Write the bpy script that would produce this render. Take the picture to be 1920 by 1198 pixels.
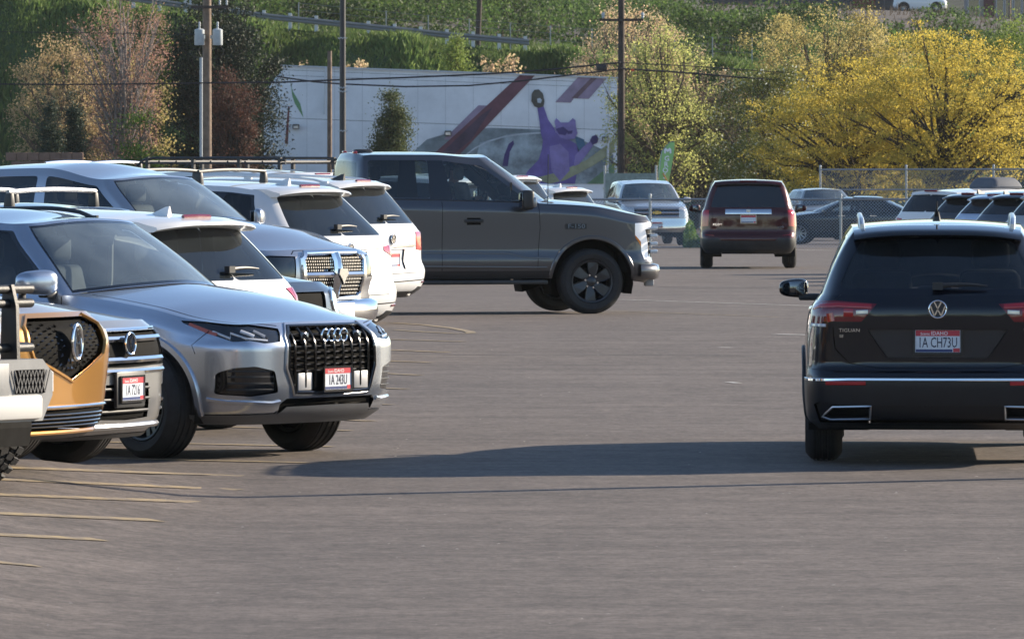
import bpy, bmesh, math, random
import numpy as np
from mathutils import Vector, Matrix
from mathutils.geometry import delaunay_2d_cdt

for o in list(bpy.data.objects):
    bpy.data.objects.remove(o)
SC = bpy.context.scene
COL = SC.collection
R = math.radians

# ------------------------------------------------------------------ camera, sky, sun, exposure
FPX, EYE, YH = 14000.0, 2.27, 250.0          # focal length in photo pixels, eye height, horizon row
cd = bpy.data.cameras.new('camera')
cam = bpy.data.objects.new('camera', cd)
COL.objects.link(cam)
cam.location = (0, 0, EYE)
cam.rotation_euler = (R(90), 0, 0)
cd.sensor_width = 36.0
cd.lens = 36.0 * FPX / 1920
cd.shift_y = -(599 - YH) / 1920
cd.clip_start, cd.clip_end = 1.0, 6000
cd.dof.use_dof = True
cd.dof.focus_distance = 66
cd.dof.aperture_fstop = 24
SC.camera = cam

SUN_AZ, SUN_EL = R(63.5), R(20.5)             # azimuth from +Y towards +X
world = bpy.data.worlds.new('World')
SC.world = world
world.use_nodes = True
wn = world.node_tree
sky = wn.nodes.new('ShaderNodeTexSky')
sky.sky_type = 'NISHITA'
sky.sun_disc = False
sky.altitude = 850
sky.sun_elevation = SUN_EL
sky.sun_rotation = SUN_AZ
sky.air_density, sky.dust_density, sky.ozone_density = 0.9, 0.35, 1.6
wn.links.new(sky.outputs[0], wn.nodes['Background'].inputs[0])
wn.nodes['Background'].inputs[1].default_value = 0.095
sl = bpy.data.lights.new('sun', 'SUN')
sl.energy = 4.6
sl.angle = R(0.55)
sl.color = (1.0, 0.86, 0.68)
sun = bpy.data.objects.new('sun', sl)
COL.objects.link(sun)
tosun = Vector((math.sin(SUN_AZ) * math.cos(SUN_EL), math.cos(SUN_AZ) * math.cos(SUN_EL), math.sin(SUN_EL)))
sun.rotation_euler = tosun.to_track_quat('Z', 'Y').to_euler()
vs = SC.view_settings
vs.view_transform = 'Standard'
vs.look = 'None'
vs.exposure = 1.17
vs.gamma = 1.0

# ------------------------------------------------------------------ ground height and pixel helpers
def gz(x, y):
    z = -0.0079 * max(0.0, y - 90.0)
    if x < -1.9 and y < 51:
        z += min(0.17, 0.13 * (-1.9 - x)) * min(1.0, (51 - y) / 2.5)
    return z
def unproj(px, py):
    d = FPX * EYE / max(py - YH, 1.0)
    for _ in range(40):
        x = (px - 960) / FPX * d
        d = 0.5 * d + 0.5 * FPX * (EYE - gz(x, d)) / (py - YH)
    return Vector(((px - 960) / FPX * d, d, gz((px - 960) / FPX * d, d)))
def at(px, py, d):                             # the point seen at a pixel, d metres away
    return Vector(((px - 960) / FPX * d, d, EYE + (YH - py) / FPX * d))

# ------------------------------------------------------------------ materials
MATS = {}
def mat(name, col, rough=0.5, metal=0.0, coat=0.0, emit=None, es=0.0, spec=0.5, noise=0.0, nscale=8.0, bump=0.0, bscale=60.0, trans=0.0, croug=0.03):
    if name in MATS: return MATS[name]
    m = bpy.data.materials.new(name)
    m.use_nodes = True
    nt = m.node_tree
    b = nt.nodes['Principled BSDF']
    b.inputs['Base Color'].default_value = (*col, 1)
    b.inputs['Roughness'].default_value = rough
    b.inputs['Metallic'].default_value = metal
    b.inputs['Coat Weight'].default_value = coat
    b.inputs['Coat Roughness'].default_value = croug
    b.inputs['Specular IOR Level'].default_value = spec
    if emit:
        b.inputs['Emission Color'].default_value = (*emit, 1)
        b.inputs['Emission Strength'].default_value = es
    if noise or bump:
        tc = nt.nodes.new('ShaderNodeTexCoord')
        n = nt.nodes.new('ShaderNodeTexNoise')
        n.inputs['Scale'].default_value = nscale
        n.inputs['Detail'].default_value = 6
        n.inputs['Roughness'].default_value = 0.65
        nt.links.new(tc.outputs['Object'], n.inputs['Vector'])
        if noise:
            mx = nt.nodes.new('ShaderNodeMixRGB')
            mx.inputs[1].default_value = (*[c * (1 - noise) for c in col], 1)
            mx.inputs[2].default_value = (*[min(1, c * (1 + noise)) for c in col], 1)
            cr = nt.nodes.new('ShaderNodeMapRange')
            cr.inputs[1].default_value = 0.3
            cr.inputs[2].default_value = 0.7
            nt.links.new(n.outputs[0], cr.inputs[0])
            nt.links.new(cr.outputs[0], mx.inputs[0])
            nt.links.new(mx.outputs[0], b.inputs['Base Color'])
        if bump:
            n2 = nt.nodes.new('ShaderNodeTexNoise')
            n2.inputs['Scale'].default_value = bscale
            n2.inputs['Detail'].default_value = 4
            nt.links.new(tc.outputs['Object'], n2.inputs['Vector'])
            bp = nt.nodes.new('ShaderNodeBump')
            bp.inputs['Strength'].default_value = bump
            bp.inputs['Distance'].default_value = 0.02
            nt.links.new(n2.outputs[0], bp.inputs['Height'])
            nt.links.new(bp.outputs[0], b.inputs['Normal'])
    MATS[name] = m
    return m
def paint(name, col, metal=0.0, rough=0.35, film=0.03):
    """car paint: base with fine flake and faint road film, clear coat above"""
    if name in MATS: return MATS[name]
    m = mat(name, col, rough, metal, 1.0, spec=0.15)
    nt = m.node_tree
    b = nt.nodes['Principled BSDF']
    tc = nt.nodes.new('ShaderNodeTexCoord')
    n = nt.nodes.new('ShaderNodeTexNoise')
    n.inputs['Scale'].default_value = 2.2
    n.inputs['Detail'].default_value = 8
    n.inputs['Roughness'].default_value = 0.7
    nt.links.new(tc.outputs['Object'], n.inputs['Vector'])
    mu = nt.nodes.new('ShaderNodeMapRange')       # thin uneven road film
    mu.inputs[1].default_value, mu.inputs[2].default_value = 0.4, 0.8
    mu.inputs[3].default_value, mu.inputs[4].default_value = 0.0, film
    nt.links.new(n.outputs[0], mu.inputs[0])
    mx = nt.nodes.new('ShaderNodeMixRGB')
    mx.inputs[1].default_value = (*col, 1)
    mx.inputs[2].default_value = (0.19, 0.17, 0.145, 1)
    nt.links.new(mu.outputs[0], mx.inputs[0])
    nt.links.new(mx.outputs[0], b.inputs['Base Color'])
    ra = nt.nodes.new('ShaderNodeMapRange')
    ra.inputs[3].default_value, ra.inputs[4].default_value = 0.02, 0.6
    nt.links.new(mu.outputs[0], ra.inputs[0])
    nt.links.new(ra.outputs[0], b.inputs['Coat Roughness'])
    return m
def glass(name, tint, rough=0.0, dust_sheen=0.05, ior=1.62):
    """window pane: tinted see-through with a Fresnel reflection"""
    if name in MATS: return MATS[name]
    m = bpy.data.materials.new(name)
    m.use_nodes = True
    nt = m.node_tree
    nt.nodes.clear()
    out = nt.nodes.new('ShaderNodeOutputMaterial')
    tr = nt.nodes.new('ShaderNodeBsdfTransparent')
    tr.inputs[0].default_value = (*tint, 1)
    gl = nt.nodes.new('ShaderNodeBsdfGlossy')
    gl.inputs['Roughness'].default_value = rough
    gl.inputs['Color'].default_value = (1, 1, 1, 1)
    fr = nt.nodes.new('ShaderNodeFresnel')
    fr.inputs[0].default_value = ior
    mx = nt.nodes.new('ShaderNodeMixShader')
    nt.links.new(fr.outputs[0], mx.inputs[0])
    nt.links.new(tr.outputs[0], mx.inputs[1])
    nt.links.new(gl.outputs[0], mx.inputs[2])
    df = nt.nodes.new('ShaderNodeBsdfDiffuse')      # dust film, tinted blue to paint in some sky reflection
    df.inputs[0].default_value = (0.42, 0.52, 0.58, 1)
    tc = nt.nodes.new('ShaderNodeTexCoord')
    n = nt.nodes.new('ShaderNodeTexNoise')
    n.inputs['Scale'].default_value = 2.5
    n.inputs['Detail'].default_value = 5
    nt.links.new(tc.outputs['Object'], n.inputs['Vector'])
    mr = nt.nodes.new('ShaderNodeMapRange')
    mr.inputs[1].default_value, mr.inputs[2].default_value = 0.3, 0.7
    mr.inputs[3].default_value, mr.inputs[4].default_value = dust_sheen * 0.6, dust_sheen * 1.4
    nt.links.new(n.outputs[0], mr.inputs[0])
    m2 = nt.nodes.new('ShaderNodeMixShader')
    nt.links.new(mr.outputs[0], m2.inputs[0])
    nt.links.new(mx.outputs[0], m2.inputs[1])
    nt.links.new(df.outputs[0], m2.inputs[2])
    nt.links.new(m2.outputs[0], out.inputs[0])
    MATS[name] = m
    return m

M_TIRE = mat('tyre rubber', (0.018, 0.018, 0.019), 0.75, noise=0.35, nscale=14, bump=0.25, bscale=90)
M_PLAST = mat('black plastic', (0.022, 0.023, 0.025), 0.5, noise=0.25, nscale=10)
M_GLOSSB = mat('gloss black', (0.008, 0.008, 0.009), 0.08, coat=1.0)
M_GAP = mat('panel gap', (0.004, 0.004, 0.004), 0.8, spec=0.08)
M_UNDER = mat('underbody', (0.010, 0.010, 0.010), 0.85, spec=0.15, noise=0.4)
M_CHROME = mat('chrome', (0.78, 0.79, 0.8), 0.08, 1.0)
M_SATIN = mat('satin aluminium', (0.55, 0.56, 0.58), 0.28, 1.0)
M_ALLOY = mat('grey alloy', (0.30, 0.31, 0.33), 0.3, 0.9)
M_DALLOY = mat('dark alloy', (0.045, 0.047, 0.05), 0.35, 0.6)
M_RED = mat('red lens', (0.40, 0.008, 0.014), 0.12, coat=1.0)
M_DRED = mat('dark red lens', (0.16, 0.004, 0.01), 0.12, coat=1.0)
M_CLEAR = mat('clear lens', (0.62, 0.63, 0.65), 0.06, 0.25, coat=1.0)
M_LAMPIN = mat('lamp housing', (0.03, 0.032, 0.036), 0.1, 0.4, coat=1.0)
M_AMBER = mat('amber lens', (0.75, 0.22, 0.02), 0.15, coat=1.0)
M_WHITEP = mat('white print', (0.82, 0.83, 0.84), 0.45)
M_DRL = mat('white light bar', (0.85, 0.86, 0.88), 0.2, coat=1.0, emit=(1, 0.98, 0.95), es=0.12)
M_SEAT = mat('black upholstery', (0.035, 0.037, 0.04), 0.7, noise=0.3)
M_GSEAT = mat('grey upholstery', (0.10, 0.095, 0.09), 0.75, noise=0.3)
M_LINER = mat('headliner', (0.30, 0.29, 0.27), 0.9)
M_CLOTH = mat('dark jacket', (0.02, 0.022, 0.028), 0.85, noise=0.3)
M_SKIN = mat('skin', (0.42, 0.22, 0.15), 0.5)
M_CAP = mat('dark cap cloth', (0.012, 0.013, 0.016), 0.8)
G_CLEAR = glass('windscreen glass', (0.74, 0.84, 0.86), 0.0, 0.15, 2.3)
G_SIDE = glass('side glass', (0.50, 0.55, 0.55), 0.0, 0.04)
G_DARK = glass('privacy glass', (0.09, 0.10, 0.11), 0.0, 0.025, 1.5)
G_MID = glass('tinted glass', (0.20, 0.22, 0.23))
M_PRIV = mat('dark opaque glass', (0.006, 0.007, 0.008), 0.02, coat=1.0)
M_PRED = mat('plate red', (0.50, 0.04, 0.06), 0.4)
M_PBLUE = mat('plate blue', (0.03, 0.05, 0.16), 0.4)
M_PINK = mat('plate ink', (0.02, 0.025, 0.06), 0.4)
M_PLATE = mat('plate white', (0.62, 0.66, 0.72), 0.35, noise=0.08, nscale=30)

# ------------------------------------------------------------------ object helpers
def link(o, parent=None):
    COL.objects.link(o)
    if parent is not None: o.parent = parent
    return o
def tag(o, label=None, cat=None, group=None, kind=None):
    if label: o['label'] = label
    if cat: o['category'] = cat
    if group: o['group'] = group
    if kind: o['kind'] = kind
    return o
def empty(name, loc=(0, 0, 0), rz=0.0):
    o = bpy.data.objects.new(name, None)
    COL.objects.link(o)
    o.location = loc
    o.rotation_euler = (0, 0, rz)
    o.empty_display_size = 0.3
    return o
def mk(name, verts, faces, m, parent=None, smooth=True, normals=None):
    me = bpy.data.meshes.new(name)
    me.from_pydata([tuple(v) for v in verts], [], [tuple(int(i) for i in f) for f in faces])
    me.materials.append(m)
    if smooth:
        me.polygons.foreach_set('use_smooth', [True] * len(me.polygons))
    me.update()
    if normals is not None:
        me.normals_split_custom_set_from_vertices([tuple(n) for n in normals])
    return link(bpy.data.objects.new(name, me), parent)
def bm_obj(name, bm, m, parent=None, smooth=False, bevel=0.0, seg=2, angle=40):
    if bevel:
        bmesh.ops.bevel(bm, geom=[e for e in bm.edges if e.calc_face_angle(0) > R(25)], offset=bevel, segments=seg, affect='EDGES', profile=0.5)
    me = bpy.data.meshes.new(name)
    bmesh.ops.recalc_face_normals(bm, faces=bm.faces)
    bm.to_mesh(me)
    bm.free()
    me.materials.append(m)
    if smooth:
        me.polygons.foreach_set('use_smooth', [True] * len(me.polygons))
        me.set_sharp_from_angle(angle=R(angle))
    return link(bpy.data.objects.new(name, me), parent)
def add_box(bm, c, s, rot=None, taper=None):
    mt = Matrix.Translation(Vector(c))
    if rot is not None: mt = mt @ rot
    g = bmesh.ops.create_cube(bm, size=1.0)
    for v in g['verts']:
        co = Vector((v.co.x * s[0], v.co.y * s[1], v.co.z * s[2]))
        if taper and v.co.z > 0:
            co.x *= taper[0]
            co.y *= taper[1]
        v.co = mt @ co
    return g['verts']
def box(name, c, s, m, parent=None, bevel=0.0, rot=None, seg=2, taper=None):
    bm = bmesh.new()
    add_box(bm, c, s, rot, taper)
    return bm_obj(name, bm, m, parent, bevel > 0, bevel, seg)
def add_tube(bm, pts, r, n=8, closed=False, cap=True):
    pts = [Vector(p) for p in pts]
    rr = r if isinstance(r, (list, tuple)) else [r] * len(pts)
    rings = []
    up = Vector((0, 0, 1))
    N = len(pts)
    prev = None
    for i, p in enumerate(pts):
        if closed: t = pts[(i + 1) % N] - pts[i - 1]
        else: t = pts[min(i + 1, N - 1)] - pts[max(i - 1, 0)]
        t.normalize()
        if prev is None:
            a = up if abs(t.z) < 0.9 else Vector((1, 0, 0))
            u = t.cross(a).normalized()
        else:
            u = (prev - t * prev.dot(t)).normalized()
        prev = u
        w = t.cross(u)
        rings.append([bm.verts.new(p + (u * math.cos(k * 2 * math.pi / n) + w * math.sin(k * 2 * math.pi / n)) * rr[i]) for k in range(n)])
    for i in range(N if closed else N - 1):
        a, b = rings[i], rings[(i + 1) % N]
        for k in range(n):
            bm.faces.new((a[k], a[(k + 1) % n], b[(k + 1) % n], b[k]))
    if cap and not closed:
        bm.faces.new(rings[0][::-1])
        bm.faces.new(rings[-1])
def tube(name, pts, r, m, parent=None, n=8, closed=False):
    bm = bmesh.new()
    add_tube(bm, pts, r, n, closed)
    return bm_obj(name, bm, m, parent, True)
def lathe(prof, n, axis='y'):
    """profile [(radius, offset)] about an axis through the origin"""
    v, f = [], []
    P = len(prof)
    for k in range(n):
        a = 2 * math.pi * k / n
        for (r, o) in prof:
            if axis == 'y': v.append((r * math.cos(a), o, r * math.sin(a)))
            elif axis == 'x': v.append((o, r * math.cos(a), r * math.sin(a)))
            else: v.append((r * math.cos(a), r * math.sin(a), o))
    for k in range(n):
        for i in range(P - 1):
            a, b = k * P + i, ((k + 1) % n) * P + i
            f.append((a, a + 1, b + 1, b))
    return v, f
def lathe_obj(name, prof, n, m, parent=None, axis='y', loc=(0, 0, 0), angle=35):
    v, f = lathe(prof, n, axis)
    me = bpy.data.meshes.new(name)
    me.from_pydata(v, [], f)
    me.materials.append(m)
    bm = bmesh.new()
    bm.from_mesh(me)
    bmesh.ops.remove_doubles(bm, verts=bm.verts, dist=1e-5)
    bmesh.ops.recalc_face_normals(bm, faces=bm.faces)
    bm.to_mesh(me)
    bm.free()
    me.polygons.foreach_set('use_smooth', [True] * len(me.polygons))
    me.set_sharp_from_angle(angle=R(angle))
    o = link(bpy.data.objects.new(name, me), parent)
    o.location = loc
    return o
def prism(name, poly, d, m, parent=None, M=None, bevel=0.0, smooth=False):
    """extrude a 2D polygon (u,v) by depth d along w; M maps (u,v,w) into the parent"""
    bm = bmesh.new()
    a = [bm.verts.new((p[0], p[1], 0)) for p in poly]
    b = [bm.verts.new((p[0], p[1], d)) for p in poly]
    n = len(poly)
    bm.faces.new(a[::-1])
    bm.faces.new(b)
    for i in range(n): bm.faces.new((a[i], a[(i + 1) % n], b[(i + 1) % n], b[i]))
    if bevel:
        bmesh.ops.bevel(bm, geom=[e for e in bm.edges if e.calc_face_angle(0) > R(25)], offset=bevel, segments=2, affect='EDGES', profile=0.5)
    if M is not None: bmesh.ops.transform(bm, matrix=M, verts=bm.verts)
    return bm_obj(name, bm, m, parent, smooth or bevel > 0)
def frame(o, right, up):
    """matrix taking (u,v,w) to origin o with u along right, v along up, w outward"""
    r = Vector(right).normalized()
    u = Vector(up)
    u = (u - r * u.dot(r)).normalized()
    w = r.cross(u)
    return Matrix(((r.x, u.x, w.x, o[0]), (r.y, u.y, w.y, o[1]), (r.z, u.z, w.z, o[2]), (0, 0, 0, 1)))
def text(name, s, size, m, parent, M, depth=0.002, sx=1.0, space=1.0, bold=0.0):
    cu = bpy.data.curves.new(name, 'FONT')
    cu.body = s
    cu.size = size
    cu.align_x, cu.align_y = 'CENTER', 'CENTER'
    cu.extrude = depth
    cu.offset = bold
    cu.space_character = space
    cu.resolution_u = 2
    to = bpy.data.objects.new(name, cu)
    COL.objects.link(to)
    bpy.context.view_layer.update()
    me = bpy.data.meshes.new_from_object(to)
    bpy.data.objects.remove(to)
    me.transform(M @ Matrix.Diagonal((sx, 1, 1, 1)))
    me.materials.clear()
    me.materials.append(m)
    me.name = name
    return link(bpy.data.objects.new(name, me), parent)
def copy_tree(o, parent=None):
    c = o.copy()
    COL.objects.link(c)
    c.parent = parent
    for ch in o.children: copy_tree(ch, c)
    return c

# ------------------------------------------------------------------ smooth control-net surfaces
def slopes(y, T, end=None):
    """shape-preserving cubic slopes along axis 0"""
    h = np.diff(T)
    sh = (-1,) + (1,) * (y.ndim - 1)
    H = h.reshape(sh)
    d = np.diff(y, axis=0) / H
    m = np.zeros_like(y)
    if len(T) > 2:
        w1 = 2 * H[1:] + H[:-1]
        w2 = H[1:] + 2 * H[:-1]
        a, b = d[:-1], d[1:]
        ok = (a * b) > 1e-14
        aa = np.where(ok, a, 1.0)
        bb = np.where(ok, b, 1.0)
        m[1:-1] = np.where(ok, (w1 + w2) / (w1 / aa + w2 / bb), 0)
    m[0], m[-1] = d[0], d[-1]
    return m
def hermite(y, m, T, t):
    i = np.clip(np.searchsorted(T, t, side='right') - 1, 0, len(T) - 2)
    h = (T[i + 1] - T[i])
    u = (t - T[i]) / h
    sh = (-1,) + (1,) * (y.ndim - 1)
    u_, h_ = u.reshape(sh), h.reshape(sh)
    u2, u3 = u_ * u_, u_ ** 3
    return y[i] * (2 * u3 - 3 * u2 + 1) + m[i] * h_ * (u3 - 2 * u2 + u_) + y[i + 1] * (-2 * u3 + 3 * u2) + m[i + 1] * h_ * (u3 - u2)
class Patch:
    def __init__(self, net, ref=None):
        self.net = np.array(net, float)                  # [levels, knots, 3]
        L, K, _ = self.net.shape
        ref = L // 2 if ref is None else ref
        d = np.linalg.norm(np.diff(self.net[ref], axis=0), axis=1)
        self.T = np.concatenate([[0], np.cumsum(np.maximum(d, 0.02))])
        d = np.linalg.norm(np.diff(self.net[:, K // 2], axis=0), axis=1)
        self.S = np.concatenate([[0], np.cumsum(np.maximum(d, 0.02))])
        m = slopes(self.net.transpose(1, 0, 2), self.T)
        m[0, :, 0] = m[0, :, 2] = 0
        m[-1, :, 0] = m[-1, :, 2] = 0
        self.mk_ = m
        self.K = K
        self.grid = None
    def kt(self, k): return np.interp(k, np.arange(self.K), self.T)
    def sv(self, f): return self.S[0] + f * (self.S[-1] - self.S[0])
    def ev(self, t, s):
        t = np.clip(np.atleast_1d(np.asarray(t, float)), self.T[0], self.T[-1])
        s = np.clip(np.atleast_1d(np.asarray(s, float)), self.S[0], self.S[-1])
        A = hermite(self.net.transpose(1, 0, 2), self.mk_, self.T, t)      # [n, L, 3]
        A = A.transpose(1, 0, 2)                                           # [L, n, 3]
        m = slopes(A, self.S)
        i = np.clip(np.searchsorted(self.S, s, side='right') - 1, 0, len(self.S) - 2)
        h = (self.S[i + 1] - self.S[i])[:, None]
        u = (s - self.S[i])[:, None] / h
        n = np.arange(len(t))
        u2, u3 = u * u, u ** 3
        return A[i, n] * (2 * u3 - 3 * u2 + 1) + m[i, n] * h * (u3 - 2 * u2 + u) + A[i + 1, n] * (-2 * u3 + 3 * u2) + m[i + 1, n] * h * (u3 - u2)
    flip = 1.0
    def normal(self, t, s):
        e = 0.004
        t = np.clip(np.atleast_1d(np.asarray(t, float)), self.T[0] + 2 * e, self.T[-1] - 2 * e) if self.clampn else np.atleast_1d(np.asarray(t, float))
        s = np.atleast_1d(np.asarray(s, float))
        dt = self.ev(t + e, s) - self.ev(t - e, s)
        ds = self.ev(t, s + e) - self.ev(t, s - e)
        n = np.cross(dt, ds) * self.flip
        return n / np.maximum(np.linalg.norm(n, axis=1, keepdims=True), 1e-9)
    clampn = False
    def prep(self):
        if self.grid is None:
            tt = np.linspace(self.T[0], self.T[-1], 260)
            ss = np.linspace(self.S[0], self.S[-1], 60)
            a, b = np.meshgrid(tt, ss, indexing='ij')
            self.gt, self.gs = a.ravel(), b.ravel()
            self.grid = self.ev(self.gt, self.gs)
    def inv(self, axes, pts, klo, khi):
        """parameters of points given in a projected view (axes e.g. (0,2) side, (1,2) front/rear)"""
        self.prep()
        pts = np.asarray(pts, float)
        lo, hi = self.kt(klo), self.kt(khi)
        ok = (self.gt >= lo - 1e-6) & (self.gt <= hi + 1e-6)
        G = self.grid[ok][:, axes]
        gt, gs = self.gt[ok], self.gs[ok]
        d = ((pts[:, None, :] - G[None]) ** 2).sum(2)
        j = d.argmin(1)
        t, s = gt[j].copy(), gs[j].copy()
        e = 1e-3
        for _ in range(8):
            p = self.ev(t, s)[:, axes]
            a = (self.ev(t + e, s)[:, axes] - self.ev(t - e, s)[:, axes]) / (2 * e)
            b = (self.ev(t, s + e)[:, axes] - self.ev(t, s - e)[:, axes]) / (2 * e)
            r = pts - p
            det = a[:, 0] * b[:, 1] - a[:, 1] * b[:, 0]
            det = np.where(np.abs(det) < 1e-4, 1e-4, det)
            du = np.clip((r[:, 0] * b[:, 1] - r[:, 1] * b[:, 0]) / det, -0.03, 0.03)
            dv = np.clip((a[:, 0] * r[:, 1] - a[:, 1] * r[:, 0]) / det, -0.03, 0.03)
            t = np.clip(t + du, lo, hi)
            s = np.clip(s + dv, self.S[0], self.S[-1])
        return np.stack([t, s], 1)
class Fan(Patch):
    """cap from a ring curve to the centre line"""
    clampn = True
    def __init__(self, ring, t0, t1, spx, spz, pw=2.0):
        self.ring, self.spx, self.spz, self.pw = ring, spx, spz, pw
        self.T = np.array([t0, t1])
        self.S = np.array([0.0, 1.0])
        self.K = 2
        self.grid = None
    def ev(self, t, s):
        t = np.atleast_1d(np.asarray(t, float))
        q = np.atleast_1d(np.asarray(s, float))
        t, q = np.broadcast_arrays(t, q)
        P = self.ring(np.clip(t, self.T[0], self.T[1]))
        qq = np.clip(q, -0.2, 1.2)
        X = self.spx(P)
        x = P[:, 0] + (X - P[:, 0]) * (1 - (1 - qq) ** self.pw)
        y = P[:, 1] * (1 - qq)
        zc = self.spz(X, P)
        z = P[:, 2] + (zc - P[:, 2]) * np.sin(np.clip(qq, -1, 1) * math.pi / 2)
        return np.stack([x, y, z], 1)
def resample(poly, d=0.035, closed=True):
    out = []
    n = len(poly)
    for i in range(n if closed else n - 1):
        a, b = np.array(poly[i], float), np.array(poly[(i + 1) % n], float)
        k = max(1, int(np.linalg.norm(b - a) / d))
        for j in range(k): out.append(a + (b - a) * j / k)
    if not closed: out.append(np.array(poly[-1], float))
    return np.array(out)
def rounded(poly, r, n=4):
    out = []
    N = len(poly)
    for i in range(N):
        p = np.array(poly[i], float)
        a, b = np.array(poly[i - 1], float) - p, np.array(poly[(i + 1) % N], float) - p
        la, lb = np.linalg.norm(a), np.linalg.norm(b)
        rr = min(r, la * 0.45, lb * 0.45)
        A, B = p + a / la * rr, p + b / lb * rr
        for j in range(n + 1):
            u = j / n
            out.append((1 - u) ** 2 * A + 2 * u * (1 - u) * p + u * u * B)
    return np.array(out)
def pip(poly, pts):
    x, y = pts[:, 0], pts[:, 1]
    c = np.zeros(len(pts), bool)
    n = len(poly)
    for i in range(n):
        x1, y1 = poly[i]
        x2, y2 = poly[(i + 1) % n]
        if y1 == y2: continue
        k = ((y1 > y) != (y2 > y)) & (x < (x2 - x1) * (y - y1) / (y2 - y1) + x1)
        c ^= k
    return c
def band(path, w):
    """polygon of width w along an open path in parameter space"""
    p = np.asarray(path, float)
    t = np.gradient(p, axis=0)
    t /= np.maximum(np.linalg.norm(t, axis=1, keepdims=True), 1e-9)
    n = np.stack([-t[:, 1], t[:, 0]], 1) * w / 2
    return np.concatenate([p + n, (p - n)[::-1]])
def tess(patch, feats, dt=0.07, ds=0.07, t0=None, t1=None):
    """constrained triangulation of a patch; feats = list of dict(name, poly); returns {name: (V, F, N)}"""
    t0 = patch.T[0] if t0 is None else t0
    t1 = patch.T[-1] if t1 is None else t1
    s0, s1 = patch.S[0], patch.S[-1]
    nt, ns = max(3, int((t1 - t0) / dt)), max(3, int((s1 - s0) / ds))
    tt, ss = np.linspace(t0, t1, nt + 1), np.linspace(s0, s1, ns + 1)
    pts = [(a, b) for a in tt for b in ss]
    edges = []
    if feats:
        gp = np.array(pts)
        keep = np.ones(len(gp), bool)
        for f in feats:                      # drop grid points that crowd the outlines
            fp = f['poly']
            d = np.full(len(gp), 9.0)
            for q in fp: d = np.minimum(d, (gp[:, 0] - q[0]) ** 2 + (gp[:, 1] - q[1]) ** 2)
            keep &= (d > 0.012 ** 2)
        brd = (np.abs(gp[:, 0] - t0) < 1e-9) | (np.abs(gp[:, 0] - t1) < 1e-9) | (np.abs(gp[:, 1] - s0) < 1e-9) | (np.abs(gp[:, 1] - s1) < 1e-9)
        pts = [tuple(p) for p in gp[keep | brd]]
    for f in feats:
        fp = f['poly']
        fp[:, 0] = np.clip(fp[:, 0], t0, t1)
        fp[:, 1] = np.clip(fp[:, 1], s0, s1)
        b = len(pts)
        n = len(fp)
        pts += [tuple(p) for p in fp]
        edges += [(b + i, b + (i + 1) % n) for i in range(n)]
    r = delaunay_2d_cdt([Vector(p) for p in pts], edges, [], 0, 1e-5)
    V = np.array([(v.x, v.y) for v in r[0]])
    F = np.array([f for f in r[2] if len(f) == 3])
    cen = V[F].mean(1)
    cls = np.zeros(len(F), int)
    for k, f in enumerate(feats):
        cls[pip(f['poly'], cen)] = k + 1
    P = patch.ev(V[:, 0], V[:, 1])
    N = patch.normal(V[:, 0], V[:, 1])
    out = {}
    for k in range(len(feats) + 1):
        name = 'body' if k == 0 else feats[k - 1]['name']
        off = 0.0 if k == 0 else feats[k - 1].get('off', 0.0)
        sel = F[cls == k]
        if name == 'hole' or len(sel) == 0: continue
        u, inv_ = np.unique(sel, return_inverse=True)
        out.setdefault(name, []).append((P[u] + N[u] * off, inv_.reshape(-1, 3), N[u]))
    return out
def emit(name, parts, m, parent, pair=False):
    """make the mesh of a half-car region and its mirror image"""
    V, F, N = [], [], []
    b = 0
    for (p, f, n) in parts:
        V.append(p); F.append(f + b); N.append(n); b += len(p)
    V, F, N = np.concatenate(V), np.concatenate(F), np.concatenate(N)
    # orient faces with the normals
    fn = np.cross(V[F[:, 1]] - V[F[:, 0]], V[F[:, 2]] - V[F[:, 0]])
    bad = (fn * N[F[:, 0]]).sum(1) < 0
    F[bad] = F[bad][:, ::-1]
    mir = np.array([1, -1, 1])
    V2, N2, F2 = V * mir, N * mir, F[:, ::-1]
    if pair:
        return [mk(name, V, F, m, parent, True, N), mk(name, V2, F2, m, parent, True, N2)]
    return [mk(name, np.concatenate([V, V2]), np.concatenate([F, F2 + len(V)]), m, parent, True, np.concatenate([N, N2]))]
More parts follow.
